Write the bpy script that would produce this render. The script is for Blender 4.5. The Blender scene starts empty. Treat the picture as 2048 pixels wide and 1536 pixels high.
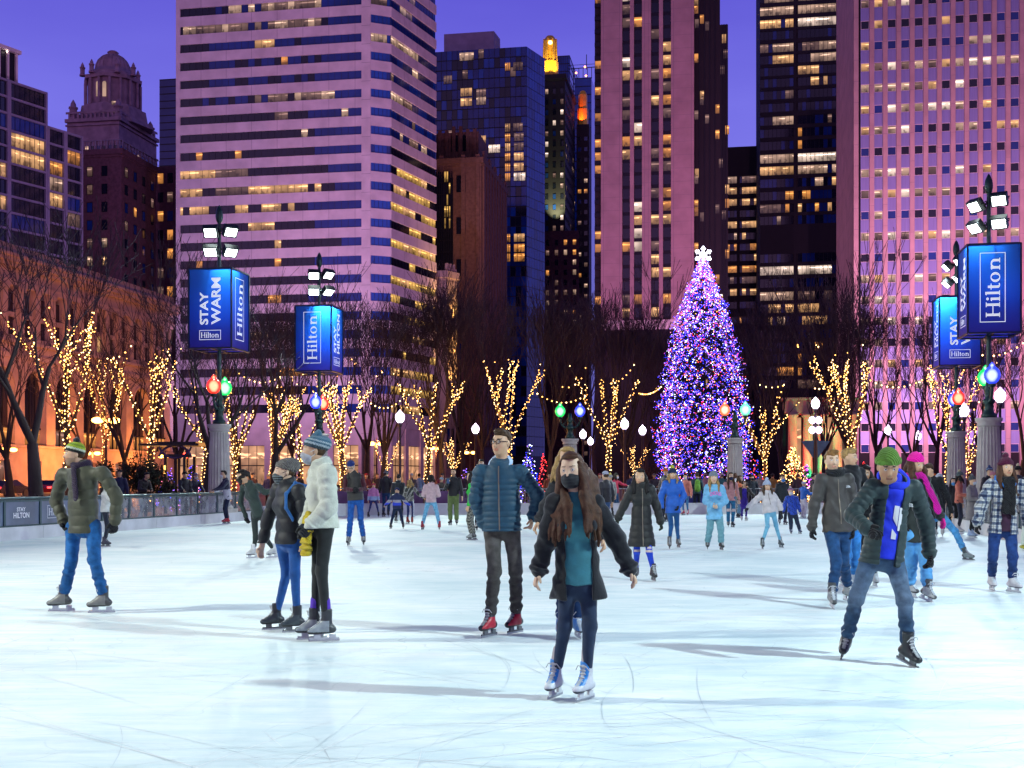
import bpy, math, random
import numpy as np
from mathutils import Vector, Matrix

SC = bpy.context.scene
COL = SC.collection
R = math.radians
random.seed(11)

# ---------------------------------------------------------------- camera
# the place is laid out in metres; F and HY say how the 2048 px wide photograph was taken (focal length, horizon row)
F, CH, HY = 2400.0, 1.42, 960.0
cam = bpy.data.cameras.new("camera")
cam.sensor_width = 36.0
cam.lens = 36.0 * F / 2048.0
cam.shift_y = (HY - 768.0) / 2048.0
cam.clip_start, cam.clip_end = 0.1, 6000
cam_ob = bpy.data.objects.new("camera", cam)
COL.objects.link(cam_ob)
cam_ob.location = (0, 0, CH)
cam_ob.rotation_euler = (R(90), 0, 0)
SC.camera = cam_ob

# ---------------------------------------------------------------- dusk sky
W = bpy.data.worlds.new("World"); SC.world = W; W.use_nodes = True
nt = W.node_tree; nt.nodes.clear()
out = nt.nodes.new('ShaderNodeOutputWorld'); bg = nt.nodes.new('ShaderNodeBackground')
tc = nt.nodes.new('ShaderNodeTexCoord'); sep = nt.nodes.new('ShaderNodeSeparateXYZ')
nt.links.new(tc.outputs['Generated'], sep.inputs[0])
def ramp(t, stops, src=None):
    r = t.nodes.new('ShaderNodeValToRGB'); e = r.color_ramp.elements
    while len(e) > 1: e.remove(e[-1])
    e[0].position, e[0].color = stops[0][0], (*stops[0][1], 1)
    for p, c in stops[1:]:
        k = e.new(p); k.color = (*c, 1)
    if src is not None: t.links.new(src, r.inputs[0])
    return r
front = ramp(nt, [(0.0, (.27, .24, .86)), (.12, (.24, .225, .86)), (.24, (.20, .185, .82)), (.38, (.125, .108, .69)), (.6, (.02, .035, .24)), (1.0, (.008, .02, .10))], sep.outputs['Z'])
back = ramp(nt, [(0.0, (.62, .30, .68)), (.20, (.50, .27, .66)), (.40, (.09, .08, .28)), (.6, (.02, .035, .18)), (1.0, (.008, .02, .10))], sep.outputs['Z'])
mr = nt.nodes.new('ShaderNodeMapRange'); mr.interpolation_type = 'SMOOTHSTEP'
mr.inputs['From Min'].default_value = -.45; mr.inputs['From Max'].default_value = .35
nt.links.new(sep.outputs['Y'], mr.inputs['Value'])
mx = nt.nodes.new('ShaderNodeMix'); mx.data_type = 'RGBA'
nt.links.new(mr.outputs[0], mx.inputs['Factor'])
nt.links.new(back.outputs[0], mx.inputs['A']); nt.links.new(front.outputs[0], mx.inputs['B'])
cn = nt.nodes.new('ShaderNodeTexNoise'); cn.inputs['Scale'].default_value = 2.2; cn.inputs['Detail'].default_value = 5
cm = nt.nodes.new('ShaderNodeMapping'); cm.inputs['Scale'].default_value = (1, 1, 4); nt.links.new(tc.outputs['Generated'], cm.inputs[0]); nt.links.new(cm.outputs[0], cn.inputs['Vector'])
cr = ramp(nt, [(.35, (.90, .88, .95)), (.65, (1.14, 1.16, 1.06))], cn.outputs['Fac'])
cx = nt.nodes.new('ShaderNodeMix'); cx.data_type = 'RGBA'; cx.blend_type = 'MULTIPLY'; cx.inputs['Factor'].default_value = 1
nt.links.new(mx.outputs['Result'], cx.inputs['A']); nt.links.new(cr.outputs[0], cx.inputs['B'])
nt.links.new(cx.outputs['Result'], bg.inputs['Color']); nt.links.new(bg.outputs[0], out.inputs[0])
bg.inputs['Strength'].default_value = 1.0

SC.view_settings.view_transform = 'Standard'
SC.view_settings.look = 'None'
SC.view_settings.exposure = 0.0
SC.view_settings.gamma = 1.0
SC.cycles.max_bounces = 6
SC.cycles.diffuse_bounces = 2
SC.cycles.glossy_bounces = 3
SC.cycles.transmission_bounces = 6
SC.cycles.transparent_max_bounces = 8
SC.cycles.caustics_reflective = False
SC.cycles.caustics_refractive = False
SC.cycles.sample_clamp_indirect = 3.0
SC.cycles.use_denoising = True
SC.cycles.use_adaptive_sampling = True
SC.cycles.adaptive_threshold = 0.015
FLOOD = 5600.0          # watts of one floodlight cluster
LAMPCOL = (0.84, 1.0, 0.90)

# ---------------------------------------------------------------- helpers
def P(x, y, d): return Vector(((x - 1024) / F * d, d, CH + (HY - y) / F * d))
def G(x, y):
    d = F * CH / (y - HY)
    return Vector(((x - 1024) / F * d, d, 0.0))
def link(o, parent=None):
    COL.objects.link(o)
    if parent is not None: o.parent = parent
    return o
def tag(o, label=None, cat=None, group=None, kind=None):
    if label: o['label'] = label
    if cat: o['category'] = cat
    if group: o['group'] = group
    if kind: o['kind'] = kind
    return o
def thing(name, label, cat, loc=(0, 0, 0), rz=0.0, group=None):
    o = bpy.data.objects.new(name, None); link(o)
    o.location = loc; o.rotation_euler = (0, 0, rz); o.empty_display_size = .2
    return tag(o, label, cat, group)
def copy_tree(o, parent=None):
    c = o.copy(); COL.objects.link(c); c.parent = parent
    for ch in list(o.children): copy_tree(ch, c)
    return c

class MB:
    """collects faces, links them as one mesh object"""
    def __init__(s): s.v, s.f, s.m, s.uv, s.sm = [], [], [], [], []
    def face(s, pts, mi=0, uv=None, smooth=False):
        b = len(s.v); s.v += [tuple(p) for p in pts]; s.f.append(tuple(range(b, b + len(pts)))); s.m.append(mi)
        s.uv.append(uv or [(0, 0)] * len(pts)); s.sm.append(smooth)
    def box(s, c, d, mi=0, M=None, bev=0.0):
        c = Vector(c); x, y, z = d[0] / 2, d[1] / 2, d[2] / 2
        pts = [Vector((sx * x, sy * y, sz * z)) for sz in (-1, 1) for sy in (-1, 1) for sx in (-1, 1)]
        if M is not None: pts = [M @ p for p in pts]
        b = len(s.v); s.v += [tuple(c + p) for p in pts]
        for q in ((0, 2, 3, 1), (4, 5, 7, 6), (0, 1, 5, 4), (2, 6, 7, 3), (0, 4, 6, 2), (1, 3, 7, 5)):
            s.f.append(tuple(b + i for i in q)); s.m.append(mi); s.uv.append([(0, 0), (1, 0), (1, 1), (0, 1)]); s.sm.append(False)
    def tube(s, pts, rad, n=6, mi=0, cap=False, smooth=True):
        pts = [Vector(p) for p in pts]; b = len(s.v); k = len(pts)
        if not hasattr(rad, '__len__'): rad = [rad] * k
        for i, p in enumerate(pts):
            t = (pts[min(i + 1, k - 1)] - pts[max(i - 1, 0)])
            t = t.normalized() if t.length > 1e-9 else Vector((0, 0, 1))
            a = t.cross(Vector((0, 0, 1)) if abs(t.z) < .9 else Vector((0, 1, 0))).normalized(); c = t.cross(a)
            for j in range(n):
                w = 2 * math.pi * j / n
                s.v.append(tuple(p + (a * math.cos(w) + c * math.sin(w)) * rad[i]))
        for i in range(k - 1):
            for j in range(n):
                j2 = (j + 1) % n
                s.f.append((b + i * n + j, b + (i + 1) * n + j, b + (i + 1) * n + j2, b + i * n + j2)); s.m.append(mi); s.uv.append([(0, 0)] * 4); s.sm.append(smooth)
        if cap:
            s.f.append(tuple(b + j for j in range(n))); s.m.append(mi); s.uv.append([(0, 0)] * n); s.sm.append(False)
            s.f.append(tuple(b + (k - 1) * n + j for j in reversed(range(n)))); s.m.append(mi); s.uv.append([(0, 0)] * n); s.sm.append(False)
    def lathe(s, prof, n=16, mi=0, c=(0, 0, 0), smooth=True, flute=None):
        b = len(s.v); k = len(prof); c = Vector(c)
        for (r, z) in prof:
            for j in range(n):
                w = 2 * math.pi * j / n
                rr = r * (1 - (flute if flute and j % 2 else 0))
                s.v.append(tuple(c + Vector((rr * math.cos(w), rr * math.sin(w), z))))
        for i in range(k - 1):
            for j in range(n):
                j2 = (j + 1) % n
                s.f.append((b + i * n + j, b + i * n + j2, b + (i + 1) * n + j2, b + (i + 1) * n + j)); s.m.append(mi); s.uv.append([(0, 0)] * 4); s.sm.append(smooth)
        for i, rev in ((0, True), (k - 1, False)):
            if prof[i][0] > 1e-4:
                q = [b + i * n + j for j in range(n)]
                s.f.append(tuple(reversed(q)) if rev else tuple(q)); s.m.append(mi); s.uv.append([(0, 0)] * n); s.sm.append(False)
    def prism(s, poly, z0, z1, mi=0, top=None):
        n = len(poly)
        for i in range(n):
            a, c = poly[i], poly[(i + 1) % n]
            s.face([(a[0], a[1], z0), (c[0], c[1], z0), (c[0], c[1], z1), (a[0], a[1], z1)], mi)
        s.face([(p[0], p[1], z1) for p in poly], mi if top is None else top)
    def ball(s, c, r, mi=0, n=8, sc=(1, 1, 1)):
        k = max(3, n // 2)
        prof = [(math.sin(math.pi * i / k), -math.cos(math.pi * i / k)) for i in range(k + 1)]
        b = len(s.v); c = Vector(c)
        for (q, z) in prof:
            for j in range(n):
                w = 2 * math.pi * j / n
                s.v.append((c.x + q * math.cos(w) * r * sc[0], c.y + q * math.sin(w) * r * sc[1], c.z + z * r * sc[2]))
        for i in range(k):
            for j in range(n):
                j2 = (j + 1) % n
                s.f.append((b + i * n + j, b + i * n + j2, b + (i + 1) * n + j2, b + (i + 1) * n + j)); s.m.append(mi); s.uv.append([(0, 0)] * 4); s.sm.append(True)
    # facade boxes: fr = frame along a wall, s along, z up, o outwards
    def fbox(s, fr, s0, s1, z0, z1, o0, o1, mi=0):
        p = [fr.pt(a, z, o) for z in (z0, z1) for o in (o0, o1) for a in (s0, s1)]
        b = len(s.v); s.v += [tuple(q) for q in p]
        for q in ((2, 3, 7, 6), (0, 2, 6, 4), (3, 1, 5, 7), (6, 7, 5, 4), (1, 3, 2, 0)):
            s.f.append(tuple(b + i for i in q)); s.m.append(mi); s.uv.append([(0, 0), (1, 0), (1, 1), (0, 1)]); s.sm.append(False)
    def fquad(s, fr, s0, s1, z0, z1, o, mi=0, u=(0, 1)):
        s.face([fr.pt(s0, z0, o), fr.pt(s1, z0, o), fr.pt(s1, z1, o), fr.pt(s0, z1, o)], mi, [(u[0], 0), (u[1], 0), (u[1], 1), (u[0], 1)])
    def build(s, name, mats, parent=None, org=(0, 0, 0), loc=None):
        me = bpy.data.meshes.new(name)
        o3 = Vector(org)
        me.from_pydata([(a - o3.x, b - o3.y, c - o3.z) for a, b, c in s.v], [], s.f)
        if not isinstance(mats, (list, tuple)): mats = [mats]
        for m in mats: me.materials.append(m)
        if len(s.f):
            me.polygons.foreach_set('material_index', s.m)
            me.polygons.foreach_set('use_smooth', s.sm)
            ul = me.uv_layers.new(name='UVMap')
            flat = []
            for u in s.uv:
                for a in u: flat += [a[0], a[1]]
            ul.data.foreach_set('uv', flat)
        me.update()
        ob = bpy.data.objects.new(name, me); link(ob, parent)
        if loc is not None: ob.location = loc
        return ob

class Fr:
    def __init__(s, p0, p1):
        s.p = Vector((p0[0], p0[1])); e = Vector((p1[0], p1[1])) - s.p
        s.L = e.length; s.t = e.normalized(); s.n = Vector((s.t.y, -s.t.x))
    def pt(s, a, z, o): return Vector((s.p.x + s.t.x * a + s.n.x * o, s.p.y + s.t.y * a + s.n.y * o, z))
    def at_col(s, x):           # distance along the wall where it crosses the sight line of column x
        k = (x - 1024) / F
        return (k * s.p.y - s.p.x) / (s.t.x - k * s.t.y)
def hit(p, d, x):               # walk from p along d to sight line x
    k = (x - 1024) / F
    a = (k * p[1] - p[0]) / (d[0] - k * d[1])
    return (p[0] + d[0] * a, p[1] + d[1] * a)
def zat(y, d): return CH + (HY - y) / F * d
def unit(x, y):
    l = math.hypot(x, y); return (x / l, y / l)
NORTH, EAST = unit(.172, .985), unit(.985, -.172)

# ---------------------------------------------------------------- materials
def base_mat(name):
    m = bpy.data.materials.new(name); m.use_nodes = True
    return m, m.node_tree, m.node_tree.nodes['Principled BSDF']
def mat(name, col, rough=.6, metal=0.0, var=.12, nscale=3.0, bump=0.0, bscale=20.0, spec=.5, sheen=0.0, coat=0.0, coords='Object', aniso=(1, 1, 1)):
    m, t, b = base_mat(name)
    b.inputs['Roughness'].default_value = rough; b.inputs['Metallic'].default_value = metal
    b.inputs['Specular IOR Level'].default_value = spec
    if sheen: b.inputs['Sheen Weight'].default_value = sheen
    if coat: b.inputs['Coat Weight'].default_value = coat
    c = t.nodes.new('ShaderNodeTexCoord'); mp = t.nodes.new('ShaderNodeMapping'); mp.inputs['Scale'].default_value = aniso
    t.links.new(c.outputs[coords], mp.inputs[0])
    n = t.nodes.new('ShaderNodeTexNoise'); n.inputs['Scale'].default_value = nscale; n.inputs['Detail'].default_value = 6
    t.links.new(mp.outputs[0], n.inputs['Vector'])
    lo = tuple(max(0, x * (1 - var)) for x in col); hi = tuple(min(1, x * (1 + var)) for x in col)
    r = ramp(t, [(.3, lo), (.7, hi)], n.outputs['Fac'])
    t.links.new(r.outputs[0], b.inputs['Base Color'])
    if bump:
        n2 = t.nodes.new('ShaderNodeTexNoise'); n2.inputs['Scale'].default_value = bscale; n2.inputs['Detail'].default_value = 4
        t.links.new(mp.outputs[0], n2.inputs['Vector'])
        bp = t.nodes.new('ShaderNodeBump'); bp.inputs['Strength'].default_value = bump; bp.inputs['Distance'].default_value = .02
        t.links.new(n2.outputs['Fac'], bp.inputs['Height']); t.links.new(bp.outputs[0], b.inputs['Normal'])
    return m
def emit(name, col, strength, sample=True):
    m = bpy.data.materials.new(name); m.use_nodes = True; t = m.node_tree; t.nodes.clear()
    o = t.nodes.new('ShaderNodeOutputMaterial'); e = t.nodes.new('ShaderNodeEmission')
    e.inputs[0].default_value = (*col, 1); e.inputs[1].default_value = strength
    t.links.new(e.outputs[0], o.inputs[0])
    if not sample: m.cycles.emission_sampling = 'NONE'
    return m
def lit_room(name, col, strength, strips=True, dim=.30):
    """a window of a lit room: bright ceiling with rows of lamps, dim and furnished lower half"""
    m, t, b = base_mat(name)
    b.inputs['Base Color'].default_value = (.02, .02, .02, 1); b.inputs['Roughness'].default_value = .1
    c = t.nodes.new('ShaderNodeTexCoord'); sx = t.nodes.new('ShaderNodeSeparateXYZ'); t.links.new(c.outputs['UV'], sx.inputs[0])
    def noise(sc, det, asp=(1, 1, 1)):
        mp = t.nodes.new('ShaderNodeMapping'); mp.inputs['Scale'].default_value = asp; t.links.new(c.outputs['Object'], mp.inputs[0])
        n = t.nodes.new('ShaderNodeTexNoise'); n.inputs['Scale'].default_value = sc; n.inputs['Detail'].default_value = det; t.links.new(mp.outputs[0], n.inputs['Vector']); return n.outputs['Fac']
    def mix(mode, a, b_):
        mu = t.nodes.new('ShaderNodeMix'); mu.data_type = 'RGBA'; mu.blend_type = mode; mu.inputs['Factor'].default_value = 1
        t.links.new(a, mu.inputs['A']); t.links.new(b_, mu.inputs['B']); return mu.outputs['Result']
    g = ramp(t, [(0, (dim,) * 3), (.30, (dim * 1.8,) * 3), (.5, (.62,) * 3), (.8, (.9,) * 3), (1, (.75,) * 3)], sx.outputs['Y'])
    a = ramp(t, [(.34, (.40,) * 3), (.60, (1.05,) * 3)], noise(.22, 2))
    f = ramp(t, [(.40, (.35,) * 3), (.50, (1,) * 3)], noise(1.1, 2, (1, 1, .5)))
    ft = ramp(t, [(.25, (0,) * 3), (.5, (1,) * 3)], sx.outputs['Y'])
    last = mix('MULTIPLY', mix('MULTIPLY', g.outputs[0], a.outputs[0]), mix('LIGHTEN', f.outputs[0], ft.outputs[0]))
    if strips:
        s = ramp(t, [(.0, (0,) * 3), (.66, (0,) * 3), (.70, (1.6,) * 3), (.80, (1.6,) * 3), (.84, (0,) * 3)], sx.outputs['Y'])
        q = ramp(t, [(.50, (0,) * 3), (.56, (1,) * 3)], noise(.55, 1, (1, 1, 3)))
        last = mix('ADD', last, mix('MULTIPLY', s.outputs[0], q.outputs[0]))
    tint = t.nodes.new('ShaderNodeMix'); tint.data_type = 'RGBA'; tint.blend_type = 'MULTIPLY'; tint.inputs['Factor'].default_value = 1
    tint.inputs['B'].default_value = (*col, 1); t.links.new(last, tint.inputs['A'])
    t.links.new(tint.outputs['Result'], b.inputs['Emission Color']); b.inputs['Emission Strength'].default_value = strength
    m.cycles.emission_sampling = 'NONE'
    return m
def glass_dark(name, col, rough=.08, var=.35, spec=.6):
    m = mat(name, col, rough, 0, var, .12, 0, 1, spec)
    return m

M = {}
M['glass_black'] = glass_dark('dark_office_glass', (.010, .012, .028))
M['glass_blue'] = glass_dark('blue_office_glass', (.012, .040, .22))
M['glass_teal'] = glass_dark('bright_blue_glass', (.008, .075, .40))
M['lit_warm'] = lit_room('warm_lit_room', (1.0, .52, .22), 1.05)
M['lit_amber'] = lit_room('amber_lit_room', (1.0, .38, .09), 1.0)
M['lit_white'] = lit_room('white_lit_room', (1.0, .74, .60), 1.4)
M['lit_dim'] = lit_room('dim_lit_room', (.75, .42, .34), .28)
M['mullion'] = mat('dark_mullion_metal', (.02, .02, .03), .4, .6)
M['metal_dark'] = mat('dark_painted_metal', (.018, .030, .030), .45, .3, .2, 8, .1, 40)
M['black_paint'] = mat('black_paint', (.012, .013, .015), .45, 0, .2, 8)
M['steel'] = mat('brushed_steel', (.55, .57, .60), .32, 1.0, .1, 20)
M['brace'] = mat('fixture_metal', (.03, .035, .035), .5, .4)
# ================================================================ setting: ice, plaza, street
def ice_material():
    m, t, b = base_mat('scraped_ice')
    b.inputs['Roughness'].default_value = .42; b.inputs['Specular IOR Level'].default_value = .10
    c = t.nodes.new('ShaderNodeTexCoord')
    n0 = t.nodes.new('ShaderNodeTexNoise'); n0.inputs['Scale'].default_value = .35; n0.inputs['Detail'].default_value = 7; n0.inputs['Roughness'].default_value = .62
    t.links.new(c.outputs['Object'], n0.inputs['Vector'])
    base = ramp(t, [(.34, (.66, .765, .785)), (.5, (.79, .86, .865)), (.66, (.89, .915, .91))], n0.outputs['Fac'])
    # blade scratches: warped cell edges at three sizes
    nw = t.nodes.new('ShaderNodeTexNoise'); nw.inputs['Scale'].default_value = .5; nw.inputs['Detail'].default_value = 3; t.links.new(c.outputs['Object'], nw.inputs['Vector'])
    last = base.outputs[0]; height = None
    for sc, wid, warp, dark in ((.45, .004, 2.6, .76), (.8, .006, 2.2, .78), (1.5, .009, 1.8, .82), (3.4, .02, .8, .90)):
        wv = t.nodes.new('ShaderNodeVectorMath'); wv.operation = 'SCALE'; wv.inputs['Scale'].default_value = warp; t.links.new(nw.outputs['Color'], wv.inputs[0])
        av = t.nodes.new('ShaderNodeVectorMath'); av.operation = 'ADD'; t.links.new(c.outputs['Object'], av.inputs[0]); t.links.new(wv.outputs[0], av.inputs[1])
        vo = t.nodes.new('ShaderNodeTexVoronoi'); vo.feature = 'DISTANCE_TO_EDGE'; vo.inputs['Scale'].default_value = sc; t.links.new(av.outputs[0], vo.inputs['Vector'])
        rr = ramp(t, [(0, (dark, dark * 1.02, dark * 1.03)), (wid, (1, 1, 1))], vo.outputs['Distance'])
        mu = t.nodes.new('ShaderNodeMix'); mu.data_type = 'RGBA'; mu.blend_type = 'MULTIPLY'
        nm = t.nodes.new('ShaderNodeTexNoise'); nm.inputs['Scale'].default_value = sc * .8; t.links.new(c.outputs['Object'], nm.inputs['Vector'])
        fm = ramp(t, [(.50, (0,) * 3), (.66, (1,) * 3)], nm.outputs['Fac']); t.links.new(fm.outputs[0], mu.inputs['Factor'])
        t.links.new(last, mu.inputs['A']); t.links.new(rr.outputs[0], mu.inputs['B']); last = mu.outputs['Result']
    # smears of shaved snow, stretched across the rink
    mp = t.nodes.new('ShaderNodeMapping'); mp.inputs['Scale'].default_value = (.5, 2.2, 1); mp.inputs['Rotation'].default_value = (0, 0, .12); t.links.new(c.outputs['Object'], mp.inputs[0])
    ns = t.nodes.new('ShaderNodeTexNoise'); ns.inputs['Scale'].default_value = 2.0; ns.inputs['Detail'].default_value = 8; ns.inputs['Roughness'].default_value = .7; t.links.new(mp.outputs[0], ns.inputs['Vector'])
    sn = ramp(t, [(.36, (.84, .90, .92)), (.60, (1.05, 1.03, 1.02))], ns.outputs['Fac'])
    mu = t.nodes.new('ShaderNodeMix'); mu.data_type = 'RGBA'; mu.blend_type = 'MULTIPLY'; mu.inputs['Factor'].default_value = 1
    t.links.new(last, mu.inputs['A']); t.links.new(sn.outputs[0], mu.inputs['B'])
    t.links.new(mu.outputs['Result'], b.inputs['Base Color'])
    rg = ramp(t, [(.35, (.55,) * 3), (.65, (.75,) * 3)], ns.outputs['Fac']); t.links.new(rg.outputs[0], b.inputs['Roughness'])
    bp = t.nodes.new('ShaderNodeBump'); bp.inputs['Strength'].default_value = .25; bp.inputs['Distance'].default_value = .02
    t.links.new(ns.outputs['Fac'], bp.inputs['Height']); t.links.new(bp.outputs[0], b.inputs['Normal'])
    return m

def lineL(y): return (-11.8 + .1746 * (y - 27.7), y)      # rink side of the left dasher wall
def lineR(y): return (11.5 + .1746 * (y - 27.3), y)
FARL, FARR = (-6.7, 48.3), (14.0, 49.9)
CORL, CORR = lineL(43.6), lineR(45.2)          # cut corners of the rink
g = MB()
g.face([(-1500, -300, -.03), (1500, -300, -.03), (1500, 3000, -.03), (-1500, 3000, -.03)])
tag(g.build('plaza_ground', mat('plaza_paving', (.085, .075, .075), .7, 0, .35, .8, .3, 6)), kind='structure')
g = MB()
a, c = lineL(-4), lineR(-4)
g.face([(q[0], q[1], 0) for q in (a, c, CORR, FARR, FARL, CORL)])
tag(g.build('ice_rink', ice_material()), kind='structure')
# cuts and scrapes left by skate blades: thin arcs lying on the ice
g = MB(); rs = random.Random(50)
for k in range(900):
    y = 4.5 + 34 * rs.random() ** 1.7; x = rs.uniform(-.48, .48) * y + rs.gauss(0, .5)
    if not lineL(y)[0] + .8 < x < lineR(y)[0] - .8: continue
    rad = rs.choice((-1, 1)) * rs.uniform(2.0, 14); L = rs.uniform(.5, 3.2); a0 = rs.uniform(-.7, .7) + rs.choice((0, 1.57, 0, 0)); w = rs.uniform(.0012, .0032); n = 9; z = .0008 + k * 2e-6
    pts = []
    for i in range(n + 1):
        a = a0 + L * i / n / rad; pts.append((x, y, a)); x += L / n * math.cos(a); y += L / n * math.sin(a)
    for i in range(n):
        (xa, ya, aa), (xb, yb, ab) = pts[i], pts[i + 1]; wa, wb = w * math.sin(math.pi * (i + .15) / (n + .3)), w * math.sin(math.pi * (i + 1.15) / (n + .3))
        g.face([(xa - wa * math.sin(aa), ya + wa * math.cos(aa), z), (xa + wa * math.sin(aa), ya - wa * math.cos(aa), z), (xb + wb * math.sin(ab), yb - wb * math.cos(ab), z), (xb - wb * math.sin(ab), yb + wb * math.cos(ab), z)], k % 3 == 0)
tag(g.build('blade_marks', [mat('cut_ice', (.62, .71, .74), .5, 0, .2), mat('shaved_snow', (.93, .94, .94), .8, 0, .03)]), 'thin curved marks cut by skate blades in the ice', 'ice marks', kind='stuff')
# the avenue between the park and the buildings on the left, and the cross street behind the park
g = MB()
def offs(p, d, o): return (p[0] + d[0] * o, p[1] + d[1] * o)
w0 = (-58.0, 60.0)
for k0, k1, mi, z in ((-6, 16, 0, -.02),):
    q = [offs(offs(w0, NORTH, -80), EAST, k0), offs(offs(w0, NORTH, -80), EAST, k1), offs(offs(w0, NORTH, 500), EAST, k1), offs(offs(w0, NORTH, 500), EAST, k0)]
    g.face([(p[0], p[1], z) for p in q], mi)
tag(g.build('avenue_road', mat('asphalt', (.05, .05, .055), .75, 0, .3, 1.2, .3, 30)), kind='structure')
# ================================================================ buildings
GL = [M['glass_black'], M['glass_blue'], M['glass_teal'], M['lit_warm'], M['lit_amber'], M['lit_white'], M['lit_dim'], M['mullion']]
BLK, BLU, TEAL, WARM, AMB, WHT, DIM, MUL = range(8)
def wall_stone(name, col, joint=(6, 2), var=.14, rough=.75):
    return mat(name, col, rough, 0, var, .35, .15, 1.5)
M['lilac_panel'] = wall_stone('pale_precast_panel', (.68, .59, .62))
M['joint'] = mat('panel_joint', (.22, .17, .22), .8)
M['pink_stone'] = wall_stone('pinkish_limestone', (.52, .36, .36))
M['alu_panel'] = mat('lilac_aluminium_panel', (.30, .31, .60), .45, .25, .08, .6, .3, 12, aniso=(6, 6, .2))
M['alu_frame'] = mat('pale_window_frame', (.75, .66, .72), .4, .1, .06)
M['dark_stone'] = wall_stone('black_curtain_wall', (.010, .008, .016))
M['pink_concrete'] = wall_stone('pinkish_ribbed_concrete', (.40, .26, .29))
M['brown_brick'] = mat('brown_brick', (.155, .085, .065), .85, 0, .25, 1.5, .3, 8)
M['dark_brick'] = mat('dark_red_brick', (.11, .045, .07), .85, 0, .3, 1.5, .3, 8)
M['black_granite'] = wall_stone('black_granite', (.022, .016, .026))
M['terra'] = mat('mauve_terracotta', (.40, .27, .33), .8, 0, .25, .5, .35, 2.0)
M['slate_frame'] = wall_stone('grey_frame_concrete', (.24, .21, .32))
M['gold'] = mat('gilded_stone', (.75, .48, .06), .45, .2, .2, .8)
M['limestone'] = mat('classical_limestone', (.33, .26, .235), .85, 0, .2, .5, .3, 3)
M['lit_lobby'] = lit_room('lit_lobby', (1.0, .50, .26), 1.0, True, .5)
M['painted_gold'] = lit_room('painted_gold_reflections', (1.0, .55, .14), 1.0)  # lights mirrored in the glass, painted as window glow
M['lit_soft'] = lit_room('pale_lit_room', (1.0, .62, .44), .72)
GL += [M['lit_lobby'], M['painted_gold'], M['lit_soft'], M['alu_frame']]
LOB, GOLD, SOFT, ALU = 8, 9, 10, 11

class Wins:
    """the windows of one building: the hundred that show largest become parts, the rest one part"""
    def __init__(s, name='window'): s.it, s.name = [], name
    def add(s, fr, s0, s1, z0, z1, o, mi, frame=None, mull=0, depth=.0):
        mb = MB()
        if mull > 1:
            w = (s1 - s0) / mull
            for i in range(mull): mb.fquad(fr, s0 + i * w + .04, s0 + (i + 1) * w - .04, z0, z1, o, mi if not isinstance(mi, (list, tuple)) else mi[i], (i, i + 1))
            for i in range(mull + 1): mb.fbox(fr, s0 + i * w - .04, s0 + i * w + .04, z0, z1, o - .05, o + .05, MUL)
        else: mb.fquad(fr, s0, s1, z0, z1, o, mi)
        if frame is not None:
            t = .07
            for a, b, c, d in ((s0 - t, s1 + t, z1, z1 + t * 1.6), (s0 - t, s1 + t, z0 - t, z0), (s0 - t, s0, z0, z1), (s1, s1 + t, z0, z1)): mb.fbox(fr, a, b, c, d, o - .1, o + .06, frame)
        c = fr.pt((s0 + s1) / 2, (z0 + z1) / 2, 0)
        x, y = 1024 + F * c.x / c.y, HY - F * (c.z - CH) / c.y
        a = (s1 - s0) * (z1 - z0) / c.y ** 2
        s.it.append((a if -40 < x < 2090 and -30 < y < 900 else a * 1e-4, mb))
    def finish(s, parent, org, limit=100):
        s.it.sort(key=lambda t: -t[0])
        for a, mb in s.it[:limit]: mb.build(s.name, GL, parent, org)
        if len(s.it) > limit:
            r = MB()
            for a, mb in s.it[limit:]:
                b = len(r.v); r.v += mb.v; r.f += [tuple(i + b for i in f) for f in mb.f]; r.m += mb.m; r.uv += mb.uv; r.sm += mb.sm
            tag(r.build(s.name, GL, parent, org), kind='stuff')
def rnd_run(rs, n, p, run=3, lit=(WARM, WHT, DIM), off=BLK):
    o = []
    while len(o) < n:
        k = rs.randint(1, run); m = rs.choice(lit) if rs.random() < p else None
        o += [m if m is not None else (off if isinstance(off, int) else rs.choice(off))] * k
    return o[:n]
def bldg(name, label, loc): return thing(name, label, 'building', (loc[0], loc[1], 0), 0, 'city buildings round the park')
def wall_poly(fp, z1, parent, org, m, name='wall', z0=0.0, roof=None):
    mb = MB(); mb.prism(fp, z0, z1, 0); return mb.build(name, m, parent, org)

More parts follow.
